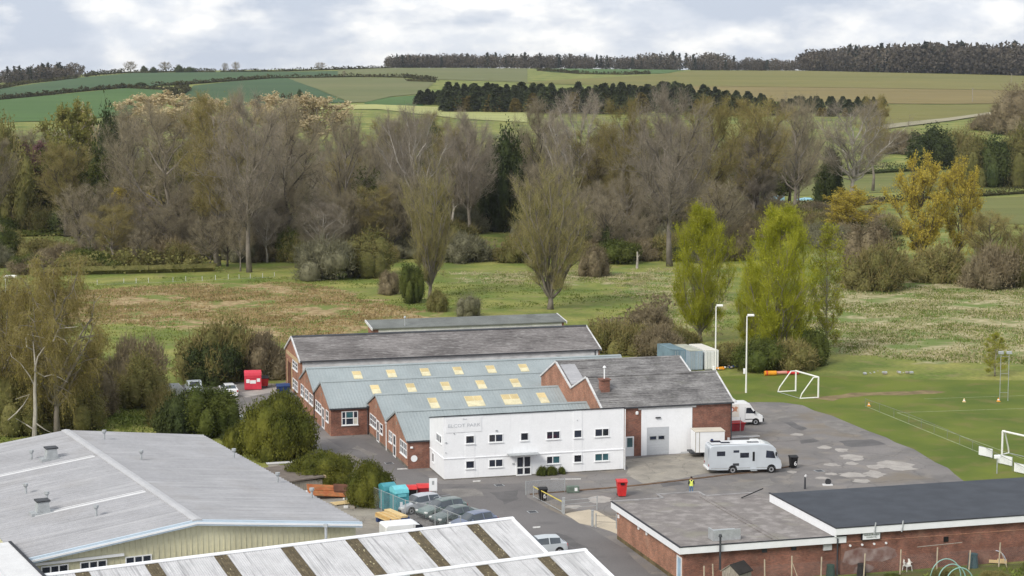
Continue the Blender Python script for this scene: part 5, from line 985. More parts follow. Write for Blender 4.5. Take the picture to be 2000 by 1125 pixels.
for px, py, m, lab, s in ((1900, 1108, mat('blue_green_bin', (.05, .10, .115), .6, .1, 2), 'blue-green compost bin with lid at the right of the allotment', 1.0), (1682, 1124, BLACK, 'black compost bin near the white chair', .85), (1622, 1126, mat('dark_green_butt', (.03, .07, .055), .6, .1, 2), 'dark green water butt by the downpipe', .85)):
    t = thing('compost_bin', lab, 'bin', G(px, py)); part('tub', MB().tube([(0, 0, 0), (0, 0, .5 * s), (0, 0, 1.0 * s)], [.42 * s, .38 * s, .33 * s], 14), m, t); part('lid', MB().tube([(0, 0, 1.0 * s + .002), (0, 0, 1.08 * s), (0, 0, 1.14 * s)], [.37 * s, .36 * s, .12 * s], 14), m, t)
t = thing('tyre', 'old black tyre standing at the foot of the wall', 'tyre', G(1975, 1096), .3)
wheel(t, 0, 0, .36, .2)
# ------------------------------------------------------------------ person in a high-visibility vest
def person(loc, rz):
    J = [(0, 0, .95), (0, 0, 1.15), (0, .01, 1.40), (0, .01, 1.50), (0, -.01, 1.58), (0, -.015, 1.67), (0, -.01, 1.74),
         (.10, 0, .88), (.115, -.02, .48), (.12, .01, .09), (.13, -.14, .05), (-.10, 0, .88), (-.115, -.02, .48), (-.12, .01, .09), (-.13, -.14, .05),
         (.19, .01, 1.42), (.25, .02, 1.15), (.16, -.16, .99), (.08, -.2, 1.0), (-.19, .01, 1.42), (-.25, .02, 1.15), (-.16, -.16, .99), (-.08, -.2, 1.0)]
    E = [(0, 1), (1, 2), (2, 3), (3, 4), (4, 5), (5, 6), (0, 7), (7, 8), (8, 9), (9, 10), (0, 11), (11, 12), (12, 13), (13, 14), (2, 15), (15, 16), (16, 17), (17, 18), (2, 19), (19, 20), (20, 21), (21, 22)]
    R = [.15, .145, .15, .065, .075, .095, .07, .095, .065, .05, .04, .095, .065, .05, .04, .075, .055, .045, .04, .075, .055, .045, .04]
    me = bpy.data.meshes.new('body'); me.from_pydata(J, E, []); o = bpy.data.objects.new('body_source', me); COL.objects.link(o)
    sk = o.modifiers.new('skin', 'SKIN'); sv = me.skin_vertices[0].data
    for i, q in enumerate(R): sv[i].radius = (q, q * (.72 if i < 3 else 1)); sv[i].use_root = i == 0
    o.modifiers.new('sub', 'SUBSURF').render_levels = 2; o.modifiers['sub'].levels = 2
    dg = bpy.context.evaluated_depsgraph_get(); b = bpy.data.meshes.new_from_object(o.evaluated_get(dg)); bpy.data.objects.remove(o)
    b.name = 'body'; b.materials.clear()
    SKIN = mat('skin', (.50, .31, .22), .6, .05, 5); JEANS = mat('blue_jeans', (.12, .20, .32), .9, .15, 6); JACK = mat('dark_jacket', (.035, .045, .035), .9, .2, 6); HIVIS = mat('yellow_hi_vis', (.75, .82, .16), .7, .05, 6)
    for m in (SKIN, JEANS, JACK, HIVIS, BLACK): b.materials.append(m)
    for p in b.polygons:
        x, y, z = p.center
        p.material_index = 4 if z < .09 else 1 if z < .93 and abs(x) < .2 and y > -.12 else (0 if z > 1.5 or (y < -.15 and abs(x) < .14) else 2); p.use_smooth = True
        if p.material_index == 2 and abs(x) < .2: p.material_index = 3 if (z < 1.13 or abs(abs(x) - .03 - (z - 1.13) * .28) < .055) else 2
    t = thing('person', 'person in yellow hi-vis vest and blue jeans standing behind the clubhouse roof', 'person', loc, rz)
    part_o = link('body', b, t)
    part('hair', MB().loft([[(.1 * k * math.cos(a), -.005 + .115 * k * math.sin(a) + .012, z) for a in np.linspace(0, 2 * math.pi, 12, endpoint=False)] for z, k in ((1.66, 1.0), (1.72, 1.02), (1.78, .8), (1.81, .35))]), mat('dark_hair', (.03, .022, .018), .8, .2, 6), t, smooth=True)
    FEAT = mat('eye_dark', (.05, .03, .03), .5, .1, 6)
    for x in (-.035, .035): part('eye', MB().cbox(x - .012, x + .012, -.118, -.1, 1.665, 1.68, .003), FEAT, t)
    part('nose', MB().prism([(-.102, 1.675), (-.13, 1.635), (-.10, 1.63)], -.013, .013), SKIN, t); part('mouth', MB().box(-.025, .025, -.112, -.1, 1.60, 1.608), FEAT, t)
    for x in (-.1, .1): part('ear', MB().cbox(x - .012, x + .012, -.02, .025, 1.64, 1.69, .004), SKIN, t)
    for s in (-1, 1):
        for k in range(5):
            q = k - 2; part('finger', MB().tube([(s * .10 - s * .01 * abs(q), -.2, 1.0 + .016 * q), (s * .05, -.235 + .006 * abs(q), 1.0 + .016 * q), (s * (.02 if k else .05), -.215, 1.0 + .017 * q)], [.010, .009, .007], 5), SKIN, t)
person(G(1350, 969), math.pi)
# ------------------------------------------------------------------ vegetation
def leafmat(name, c, c2, rnd=.15, trans=.25, sc=.6, fine=5): return mat(name, c, .85, .1, sc, col2=c2, fine=fine, finev=.25, trans=trans, rnd=rnd, spec=.15)
BARK = mat('grey_brown_bark', (.20, .175, .145), .95, .25, 1.0, rnd=.15); PALEBARK = mat('pale_bark', (.36, .33, .29), .95, .25, 1.0); DARKBARK = mat('dark_bark', (.10, .085, .068), .95, .25, 1.0)
TWIG = leafmat('grey_brown_twigs', (0.235, 0.2, 0.132), (0.325, 0.28, 0.195), .14, .3); TWIGM = leafmat('mauve_grey_twigs', (0.25, 0.215, 0.165), (0.34, 0.295, 0.235), .12, .3)
TWIGO = leafmat('olive_brown_twigs', (0.225, 0.185, 0.07), (0.31, 0.26, 0.11), .16, .3); TWIGT = leafmat('tan_willow_twigs', (0.24, 0.215, 0.085), (0.33, 0.29, 0.125), .12, .2)
BUD = leafmat('olive_bud_leaves', (0.158, 0.173, 0.045), (0.247, 0.225, 0.068), .18); LIME = leafmat('lime_spring_leaves', (0.285, 0.305, 0.02), (0.43, 0.43, 0.05), .08, .45)
GOLD = leafmat('golden_willow_leaves', (0.42, 0.335, 0.045), (0.58, 0.47, 0.085), .1, .4); DKG = leafmat('dark_evergreen_leaves', (0.036, 0.052, 0.018), (0.075, 0.09, 0.028), .2, .15)
MIDG = leafmat('mid_green_leaves', (0.06, 0.08, 0.018), (0.115, 0.13, 0.03), .15); YEW = leafmat('clipped_hedge_leaves', (0.068, 0.08, 0.014), (0.165, 0.165, 0.028), .08, .2, 1.2, 6)
SCRUB = leafmat('brown_scrub_twigs', (0.184, 0.147, 0.088), (0.264, 0.221, 0.136), .15); OLIVEB = leafmat('olive_scrub_leaves', (0.136, 0.136, 0.042), (0.216, 0.200, 0.072), .15)
GREYB = leafmat('grey_willow_scrub', (0.16, 0.155, 0.095), (0.22, 0.21, 0.13), .1); PURP = leafmat('purple_blossom', (0.195, 0.098, 0.111), (0.260, 0.143, 0.150), .1); CREAMB = leafmat('cream_blossom', (.50, .41, .24), (.60, .50, .32), .08)
CONF = leafmat('conifer_needles', (0.034, 0.046, 0.02), (0.068, 0.08, 0.03), .3, .1); LARCH = leafmat('yellow_brown_larch', (0.15, 0.12, 0.035), (0.2, 0.155, 0.045), .25, .2); WEEP = leafmat('weeping_willow_catkins', (0.16, 0.135, 0.03), (0.23, 0.195, 0.045), .08, .25)
HEDGE = leafmat('hedgerow_leaves', (.045, .048, .018), (.075, .068, .026), .2, .1, .2, 1); FARW = leafmat('far_woodland', (0.075, 0.066, 0.052), (0.12, 0.1, 0.075), .1, .1, .03, .3); FARC = leafmat('far_conifers', (0.024, 0.034, 0.026), (0.05, 0.056, 0.038), .1, .1, .03, .3)
def np_mesh(name, V, F, mats, mi=None):
    me = bpy.data.meshes.new(name); V = np.asarray(V, np.float32); F = np.asarray(F, np.int32)
    me.vertices.add(len(V)); me.vertices.foreach_set('co', V.ravel()); me.loops.add(F.size); me.loops.foreach_set('vertex_index', F.ravel())
    me.polygons.add(len(F)); me.polygons.foreach_set('loop_start', np.arange(0, F.size, F.shape[1], dtype=np.int32))
    for m in mats: me.materials.append(m)
    if mi is not None: me.polygons.foreach_set('material_index', np.asarray(mi, np.int32))
    me.update(calc_edges=True); return me
def unit(v): return v / np.maximum(np.linalg.norm(v, axis=-1, keepdims=True), 1e-6)
def blades(R, P, D, Ln, w):      # thin tapering twigs
    n = len(P); S = unit(np.cross(D, R.normal(size=(n, 3)))) * (w if np.isscalar(w) else w[:, None]) * .5
    return np.stack([P - S, P + S, P + D * Ln[:, None]], 1).reshape(-1, 3)
def leaves(R, P, size, up=None):
    n = len(P); a = unit(R.normal(size=(n, 3))); b = unit(np.cross(a, R.normal(size=(n, 3)))); s = (size * R.uniform(.6, 1.35, n))[:, None]
    return np.stack([P - a * s * .5, P + a * s * .5, P + b * s], 1).reshape(-1, 3)
def tri_mesh(name, parts): # parts: list of (verts Nx3 flat triangles, material)
    V = np.concatenate([p for p, _ in parts]); mi = np.concatenate([np.full(len(p) // 3, i) for i, (p, _) in enumerate(parts)])
    return np_mesh(name, V, np.arange(len(V)).reshape(-1, 3), [m for _, m in parts], mi)
def tree_meshes(seed, H, R0, env, trunk_top=.9, trunk_r=.35, n1=15, n2=8, n3=6, ntw=14, rise=.9, tw=(.7, 1.7), tww=.05, up=.35, leaf=0, leafsize=.2, split=0, bare=.12, barkm=None, twm=None, lfm=None, lean=0.0):
    rd = random.Random(seed); R = np.random.default_rng(seed); mb = MB(); ex = lambda h: lerp_tab(env, h)
    lx, ly = rd.uniform(-1, 1) * lean * H, rd.uniform(-.5, .5) * lean * H
    tp = [(lx * t * t + rd.uniform(-.015, .015) * H * (t > 0), ly * t * t + rd.uniform(-.015, .015) * H * (t > 0), H * trunk_top * t) for t in np.linspace(0, 1, 7)]
    mb.tube(tp, [trunk_r * (1.25 if i == 0 else 1) * (1 - .88 * (i / 6)) for i in range(7)], 7)
    def tpos(h):
        t = min(1, max(0, h / (H * trunk_top))) * 6; i = min(5, int(t)); f = t - i; return Vector(tp[i]).lerp(Vector(tp[i + 1]), f)
    limbs = []
    for i in range(n1):
        h = env[0][0] + (1 - env[0][0]) * ((i + .5) / n1) ** .8; az = i * 2.4 + rd.uniform(-.5, .5); rad = ex(h) * R0 * rd.uniform(.75, 1.0)
        zt = h * H * rd.uniform(.95, 1.0); za = max(bare * H * rd.uniform(.8, 1.3), min(zt - rad * rise, H * trunk_top * .96))
        if split: za = H * rd.uniform(bare, bare * 1.7)
        A = tpos(za); Bp = Vector((lx * .8 + rad * math.cos(az), ly * .8 + rad * math.sin(az), zt)); M = A.lerp(Bp, .5) + Vector((math.cos(az), math.sin(az), 0)) * rad * (.18 if rise < 1.3 else .1)
        path = [A * (1 - t) ** 2 + M * 2 * t * (1 - t) + Bp * t * t + Vector((rd.uniform(-1, 1), rd.uniform(-1, 1), rd.uniform(-1, 1))) * .02 * H * (0 < t < 1) for t in np.linspace(0, 1, 6)]
        L = (Bp - A).length; r = trunk_r * (.5 if split else .42) * min(1.0, L / (H * .4)); mb.tube(path, [r * (1 - .8 * k / 5) for k in range(6)], 5, cap=False); limbs.append((path, L, r))
    P3, D3, L3 = [], [], []
    for path, L, r in limbs:
        for j in range(n2):
            s = .25 + .75 * (j + rd.random()) / n2; k = min(4, int(s * 5)); A = path[k].lerp(path[k + 1], s * 5 - k); tg = (path[k + 1] - path[k]).normalized()
            d = (tg * .75 + Vector((rd.gauss(0, .5), rd.gauss(0, .5), rd.gauss(0, .35) + up * .5))).normalized(); l = L * rd.uniform(.18, .42) * (1.15 - .5 * s) + H * .02
            Bp = A + d * l; C = A + d * l * .5 + Vector((0, 0, -.04 * l * (1 if up > 0 else -1))); mb.tube([A, C, Bp], [r * .32, r * .22, r * .08], 3, cap=False)
            for q in range(n3):
                u = rd.uniform(.15, 1); P3.append(A.lerp(Bp, u)); dd = (d * .7 + Vector((rd.gauss(0, .6), rd.gauss(0, .6), rd.gauss(0, .5) + up * .6))).normalized(); D3.append(dd); L3.append(l * rd.uniform(.3, .6) + .3)
    P3 = np.array([tuple(p) for p in P3]); D3 = np.array([tuple(p) for p in D3]); L3 = np.array(L3); n = len(P3)
    par = [(blades(R, P3, D3, L3, tww * 1.6), twm)]
    idx = np.repeat(np.arange(n), ntw); m = len(idx); t = R.uniform(.05, 1.1, m)[:, None]; P = P3[idx] + D3[idx] * L3[idx][:, None] * t + R.normal(size=(m, 3)) * .10 * (H / 20)
    D = unit(D3[idx] * .55 + R.normal(size=(m, 3)) * .55 + np.array([0, 0, up])); ln = R.uniform(*tw, m) * (H / 22)
    par.append((blades(R, P, D, ln, tww), twm))
    if leaf:
        id2 = R.integers(0, m, leaf); par.append((leaves(R, P[id2] + D[id2] * (ln[id2] * R.uniform(.1, 1.1, leaf))[:, None] + R.normal(size=(leaf, 3)) * .06, leafsize), lfm))
    return mb.mesh('trunk', barkm or BARK, True), tri_mesh('crown', par)
def plant(name, label, cat, meshes, loc, sc=1.0, rz=0.0, group=None, sxy=None, names=('trunk', 'crown')):
    t = thing(name, label, cat, loc, rz, group); s = (sc * (sxy or 1), sc * (sxy or 1), sc); t.scale = s
    for nm, me in zip(names, meshes): link(nm, me, t)
    return t
# --- crown outlines: (height fraction, radius fraction)
ROUND = [(.34, .5), (.52, .85), (.72, 1.0), (.88, .82), (1.0, .3)]; TALL = [(.34, .45), (.5, .75), (.72, 1.0), (.88, .8), (1.0, .35)]; VASE = [(.15, .35), (.4, .8), (.62, 1.0), (.82, .8), (1.0, .25)]; LOMB = [(.08, .55), (.25, .85), (.5, 1.0), (.75, .8), (1.0, .15)]
BARE = [tree_meshes(s, 24, r, e, tt, .48, 19, 9, 8, 9, rs, (.7, 1.9), .037, .45, twm=m, leaf=lf, leafsize=.17, lfm=BUD, barkm=bk, bare=.24) for s, r, e, tt, m, lf, bk, rs in ((1, 8.5, ROUND, .7, TWIG, 0, BARK, 1.2), (2, 7, TALL, .85, TWIGM, 0, BARK, 1.6), (3, 6, TALL, .9, TWIGO, 1500, BARK, 1.3), (4, 9, ROUND, .62, TWIGM, 0, PALEBARK, 1.4), (5, 7, ROUND, .75, TWIG, 900, DARKBARK, 1.1), (6, 5.5, TALL, .92, TWIGO, 3500, DARKBARK, 1.7), (7, 7.5, ROUND, .6, TWIG, 0, DARKBARK, 1.5), (8, 6.5, TALL, .8, TWIGM, 0, PALEBARK, 1.3))]
POLLARD = [tree_meshes(s, 20, 6.0, VASE, .35, .5, 20, 8, 7, 11, 2.2, (.9, 2.2), .036, .75, leaf=2600, leafsize=.16, split=1, bare=.07, twm=TWIGT, lfm=BUD) for s in (11, 12)]
POPLAR = [tree_meshes(s, 20, 4.6, LOMB, .95, .3, 28, 9, 7, 12, 2.4, (.8, 1.8), .035, 1.1, leaf=12000, leafsize=.16, bare=.06, twm=LIME, lfm=LIME) for s in (21, 22)]
SPARSEP = tree_meshes(23, 20, 3.6, LOMB, .95, .25, 18, 7, 5, 9, 1.7, (.7, 1.4), .03, .7, leaf=9000, leafsize=.2, bare=.1, twm=TWIGT, lfm=LIME, barkm=PALEBARK)
GOLDW = [tree_meshes(s, 15, 5.5, VASE, .6, .35, 18, 8, 7, 10, 1.3, (.7, 1.5), .04, .5, leaf=21000, leafsize=.2, bare=.1, twm=TWIGO, lfm=GOLD, barkm=DARKBARK) for s in (31, 32)]
LEAFY = [tree_meshes(s, 16, 5.5, ROUND, .8, .35, 16, 8, 6, 7, 1.0, (.6, 1.3), .04, .3, leaf=14000, leafsize=.3, bare=.15, twm=TWIGO, lfm=m) for s, m in ((41, BUD), (42, MIDG), (43, PURP), (44, CREAMB))]
WEEPW = tree_meshes(51, 16, 6.5, ROUND, .7, .45, 18, 9, 7, 15, 1.2, (1.1, 2.8), .032, -.7, leaf=11000, leafsize=.17, bare=.15, twm=TWIGO, lfm=WEEP)
def lobed(seed, rx, ry, rz, n, size, m, lobes=10, twigs=0, twm=None, lo=.66, hi=1.14, am=.16):
    R = np.random.default_rng(seed); az = np.arange(lobes) * 2.4 + R.uniform(-.4, .4, lobes); rr_ = np.sqrt((np.arange(lobes) + .5) / lobes) * .66; zz_ = np.sqrt(1 - rr_ ** 2) * R.uniform(.05, .62, lobes); zz_[0] = .55
    C = np.stack([rr_ * np.cos(az), rr_ * np.sin(az), zz_], 1); rad = R.uniform(.26, .46, lobes)
    k = R.integers(0, lobes, n); d = unit(R.normal(size=(n, 3)) + np.array([0, 0, .25])); P = C[k] + d * (rad[k] * R.uniform(lo, hi, n) * (1 + am * np.sin(d[:, 0] * 9 + k) * np.sin(d[:, 1] * 8 + d[:, 2] * 7)))[:, None]
    P = P[P[:, 2] > -.02]; P = P * np.array([rx, ry, rz])
    q = np.array([rx, ry, rz]) / np.array([np.percentile(np.abs(P[:, 0]), 99), np.percentile(np.abs(P[:, 1]), 99), np.percentile(P[:, 2], 99.5)]); P = P * q
    par = [(leaves(R, P, size), m)]
    if twigs:
        i = R.integers(0, len(P), twigs); D = unit(P[i] / np.array([rx, ry, rz]) * .6 + R.normal(size=(twigs, 3)) * .5 + np.array([0, 0, .5])); par.append((blades(R, P[i], D, R.uniform(.1, .34, twigs), .022), twm or m))
    cr = MB(); 
    for c, r in zip(C, rad * .74):
        rings = [[((c[0] + r * math.sin(a) * math.cos(b)) * rx, (c[1] + r * math.sin(a) * math.sin(b)) * ry, max(0, c[2] + r * math.cos(a)) * rz) for b in np.linspace(0, 6.283, 9, endpoint=False)] for a in (.15, .6, 1.1, 1.6, 2.1, 2.7)]
        cr.loft(rings)
    cr.v = [(x * q[0], y * q[1], z * q[2]) for x, y, z in cr.v]
    return cr.mesh('inner_foliage', m, True), tri_mesh('foliage', par)
BN = ('inner_foliage', 'foliage')
def pick(meshes, k): return meshes[1] if isinstance(meshes[0], tuple) and k else (meshes[0] if isinstance(meshes[0], tuple) else meshes)
def bush(label, px, py, w, top, meshes, cat='bush', name='bush', group=None, rz=None, dep=1.0, terrain=False):
    p = T(px, py) if terrain else G(px, py); h = height_for(p[1], top, p[2]); wm = w / FPX * p[1] / 2; t = thing(name, label, cat, p, (px * .37) % 6.28 if rz is None else rz, group); tall = isinstance(meshes[0], tuple) and h / wm > 1.7; t.scale = (wm, wm * dep, h / (2.4 if tall else 1))
    for nm, me in zip(BN, pick(meshes, tall)): link(nm, me, t)
    return t
BUSHY = {k: [(lobed(s + i, 1, 1, 1, n, sz, m, lb, tw, tm), lobed(s + i + 5, 1, 1, 2.4, int(n * 1.7), sz * 1.15, m, lb + 6, tw, tm)) for i in range(2)] for k, s, n, sz, m, lb, tw, tm in (('dark', 60, 7000, .07, DKG, 13, 900, DKG), ('scrub', 80, 5200, .055, SCRUB, 12, 5000, SCRUB), ('olive', 90, 6500, .055, OLIVEB, 12, 2500, TWIGO), ('grey', 100, 5200, .045, GREYB, 12, 4000, GREYB), ('mid', 110, 7500, .06, MIDG, 13, 1200, MIDG), ('gold', 120, 6000, .06, GOLD, 12, 1500, TWIGO))}
def big_tree(label, px, py, top, w, meshes, H, R0, name='bare_tree', group=None, rz=None, terrain=False):
    p = T(px, py) if terrain else G(px, py); h = height_for(p[1], top, p[2]); s = h / H; t = plant(name, label, 'tree', meshes, p, s, (px * .91) % 6.28 if rz is None else rz, group, (w / 2 / FPX * p[1]) / (R0 * s)); return t
RB = (8.5, 7, 6, 9, 7, 5.5, 7.5, 6.5)
rv = random.Random(77)
# --- background belt of trees across the valley (filled first, random among its kinds)
def belt():
    kinds = [('bare', 0), ('bare', 1), ('bare', 2), ('bare', 4), ('bare', 5), ('bare', 6), ('bare', 7), ('leafy', 0), ('leafy', 1)]
    def lab(k, j, px):
        where = next(w for lim, w in ((230, 'by the cottage at the left'), (470, 'behind the broad bare trees on the left'), (720, 'behind the twin-trunk tree'), (960, 'around the pale forked trunk'), (1180, 'behind the large vase-shaped willow'), (1420, 'behind the mauve-grey tree'), (3000, 'above the largest lime poplar')) if px < lim)
        return '%s in the valley belt %s' % (('grey-brown bare tree', 'mauve-grey bare tree', 'olive-brown bare tree', '', 'dark-stemmed bare tree', 'slim olive-budded tree', 'wide-forked bare tree', 'pale-stemmed bare tree')[j] if k == 'bare' else ('olive tree', 'green tree')[j], where)
    for i in range(64):
        px = -40 + i * 26 + rv.uniform(-14, 14); py = rv.choice((402, 415, 428, 444, 458)) + rv.uniform(-5, 5)
        if px > 1500: py = min(py, 408)
        if px > 1565: continue
        k, j = rv.choice(kinds); top = rv.uniform(225, 285) if px < 1750 else rv.uniform(300, 330)
        if px < 220: top += 30
        if 560 < px < 720 or 930 < px < 1040: top += 22
        if k == 'bare': big_tree(lab(k, j, px), px, py, top, rv.uniform(80, 130), BARE[j], 24, RB[j], group='trees of the valley belt')
        else: big_tree(lab(k, j, px), px, py, top + 40, rv.uniform(70, 110), LEAFY[j], 16, 5.5, 'leafy_tree', group='olive trees of the valley belt')
    for i in range(240):
        px = -40 + (i % 60) * 33 + rv.uniform(-18, 18); k = rv.choice(('scrub', 'olive', 'scrub', 'dark', 'olive', 'mid', 'scrub', 'grey')); py = (430, 458, 486, 512)[i // 60] + rv.uniform(-12, 12); hh = rv.uniform(30, 62)
        if 20 < px < 225 and py > 458: py = rv.uniform(502, 535); hh *= .6
        if 900 < px < 1010 and py > 470: py = 506; hh = 18
        if px > 1010 and py > 514: py = rv.uniform(495, 514)
        if 560 < px < 900 and py > 512: py = rv.uniform(490, 512)
        if px > 1430:
            if px > 1730: continue
            py = rv.uniform(412, 470) if px < 1600 else rv.uniform(450, 490); hh = 24 if py < 440 else 38
        bush('rough %s understorey bush %s' % ({'scrub': 'brown', 'olive': 'olive', 'dark': 'dark evergreen', 'mid': 'green', 'grey': 'grey'}[k], next(w for lim, w in ((230, 'by the left meadow hedge'), (470, 'below the broad bare trees'), (720, 'below the twin-trunk tree'), (960, 'below the pale forked trunk'), (1180, 'behind the large vase-shaped willow'), (1420, 'below the mauve-grey tree'), (3000, 'above the largest lime poplar')) if px < lim)), px, py, rv.uniform(55, 105), py - hh, BUSHY[k][i % 2], group='%s understorey bushes' % k)
belt()
def foot_trees():
    wl = ((330, 'below the broad bare crown'), (470, 'below the ivy-dark mass'), (560, 'beside the slanting pale trunk'), (740, 'beside the twin trunks'), (900, 'near the narrow vase willow'), (1200, 'left of the pale stump'), (3000, 'right of the pale stump'))
    for i in range(64):
        px = (150 + i * 16.5 if i < 40 else 1030 + (i - 40) * 22) + rv.uniform(-10, 10); py = rv.uniform(488, 534) if i < 40 else rv.uniform(462, 516); j = rv.choice((0, 1, 4, 6, 7, 2, 0, 6)); hh = rv.uniform(70, 165)
        if px > 640: py = min(py, 505)
        if px > 890 and px < 1030: continue
        if px > 1440: hh *= .5; py = rv.uniform(440, 470)
        big_tree('low %s tree at the foot of the belt %s' % (('grey-brown bare', 'mauve-grey bare', 'olive-brown bare', '', 'dark-stemmed bare', 'olive-budded', 'wide-forked bare', 'pale-stemmed bare')[j], next(w for lim, w in wl if px < lim)), px, py, py - hh, hh * rv.uniform(.5, .85), BARE[j], 24, RB[j], group='low trees at the foot of the belt')
foot_trees()
# --- tall front row, left to right
for px, py, top, w, k, lab in (
    (328, 498, 203, 215, 0, 'broad bare tree with wide crown at the left of the front row'), (425, 520, 196, 160, 2, 'tall brown bare tree above the ivy-clad trunk'), (487, 532, 192, 150, 1, 'tall bare tree with long slanting pale trunk'),
    (562, 500, 205, 150, 4, 'bare tree with two dark trunks right of the slanting one'), (676, 478, 226, 140, 0, 'bare tree with twin trunks left of the green gap'), (806, 492, 218, 160, 3, 'grey bare tree with pale forked trunk'),
    (916, 470, 226, 115, 1, 'narrow bare tree left of the yew gap'), (1055, 440, 204, 120, 4, 'bare tree with spreading crown behind the vase-shaped willow'), (1128, 455, 190, 150, 3, 'grey bare tree with white birch-like stem'),
    (1215, 470, 205, 110, 2, 'brown bare tree right of the white stem'), (1308, 520, 184, 170, 1, 'mauve-grey bare tree rising over the lime poplar gap'), (1388, 470, 192, 120, 5, 'brown upright bare tree right of the mauve-grey one'), (1474, 448, 196, 130, 5, 'upright bare tree with olive buds above the green poplar'),
    (1552, 428, 190, 150, 0, 'bare tree with dark forked trunk by the blue tarpaulin'), (1664, 398, 206, 190, 3, 'isolated grey bare tree in front of the valley field'), (1705, 372, 193, 70, 2, 'slim bare tree rising behind the isolated grey tree'), (255, 470, 215, 110, 4, 'dark bare tree at the left end of the front row')):
    big_tree(lab, px, py, top, w, BARE[k], 24, RB[k])
# --- evergreens, ivy and coloured trees in the belt
for px, py, top, w, k, lab in ((985, 452, 258, 80, 'dark', 'dark evergreen tree with high dome left of centre'), (958, 450, 335, 66, 'dark', 'black-green yew in the gap left of the vase-shaped willow'), (845, 455, 255, 50, 'dark', 'dark conifer-like evergreen right of the pale forked trunk'), (425, 440, 322, 120, 'dark', 'ivy-dark evergreen behind the broad bare trees'), (620, 440, 330, 80, 'dark', 'dark ivy mass left of the twin-trunk tree'), (208, 452, 218, 62, 'dark', 'tall dark ivy-clad tree by the cottage'), (45, 440, 330, 110, 'dark', 'dark evergreen clump at the left edge'), (165, 430, 345, 100, 'dark', 'dark evergreen clump below the cottage'), (1185, 505, 440, 30, 'dark', 'narrow dark evergreen at the meadow edge'), (780, 440, 350, 70, 'mid', 'green tree in the gap below the pale forked trunk'), (735, 480, 340, 90, 'mid', 'fresh green tree behind the willow scrub'), (1620, 395, 290, 60, 'dark', 'dark evergreen behind the isolated grey tree'), (25, 450, 235, 105, 'olive', 'large olive tree at the left edge')):
    bush(lab, px, py, w, top, BUSHY[k][px % 2], 'tree', 'evergreen_tree' if k == 'dark' else 'green_tree')
for px, py, top, w, k, lab in ((140, 440, 205, 110, 0, 'yellow-olive tree standing over the cottage'), (60, 445, 285, 95, 2, 'purple-flushed tree left of the cottage'), (172, 420, 222, 40, 3, 'small cream blossom tree above the cottage'), (835, 420, 330, 50, 0, 'yellow-green tree behind the pale forked trunk'), (1250, 440, 240, 100, 0, 'olive budding tree behind the mauve-grey tree')):
    big_tree(lab, px, py, top, w, LEAFY[k], 16, 5.5, 'leafy_tree')
for px, py, top, w, lab in ((318, 302, 188, 170, 'cream-blossomed trees on the far side of the belt, left'), (620, 300, 192, 130, 'cream-blossomed tree behind the centre-left belt'), (545, 300, 190, 120, 'pale yellow tree behind the centre-left belt'), (420, 300, 195, 100, 'small cream tree behind the broad bare crown')):
    big_tree(lab, px, py, top, w, LEAFY[3], 16, 5.5, 'blossom_tree', terrain=True)
for px, py, top, w, k, lab in ((255, 470, 365, 95, 0, 'golden willow at the left end of the front row'), (1660, 470, 372, 120, 1, 'smaller golden willow behind the sparse poplar'), (1797, 520, 318, 110, 0, 'left of the two large golden willows'), (1872, 515, 322, 90, 1, 'right of the two large golden willows')):
    big_tree(lab, px, py, top, w, GOLDW[k], 15, 5.5, 'golden_willow')
for px, py, top, w, m, H, R0, nm, lab in ((1075, 604, 334, 142, POLLARD[0], 20, 6, 'vase_willow', 'large vase-shaped willow with many stems behind the hall'), (840, 582, 345, 95, POLLARD[1], 20, 6, 'vase_willow', 'narrow vase-shaped willow beside the round green bush'), (1368, 668, 412, 118, POPLAR[0], 20, 4.6, 'green_poplar', 'lime-green poplar left of the lamp columns'), (1522, 706, 408, 150, POPLAR[1], 20, 4.6, 'green_poplar', 'largest lime-green poplar behind the goal'), (1614, 692, 440, 75, SPARSEP, 20, 3.6, 'green_poplar', 'sparse young poplar with pale trunk right of the largest'), (1470, 690, 520, 70, POPLAR[0], 20, 4.6, 'green_poplar', 'small green poplar tucked against the largest one'), (1930, 548, 415, 105, BARE[5], 24, 5.5, 'bare_tree', 'bare olive tree right of the golden willows'), (1995, 552, 440, 70, BARE[2], 24, 6, 'bare_tree', 'bare tree cut by the right edge'), (1943, 735, 650, 50, SPARSEP, 20, 3.6, 'sapling', 'small yellow-green sapling in the rough grass')):
    big_tree(lab, px, py, top, w, m, H, R0, nm)
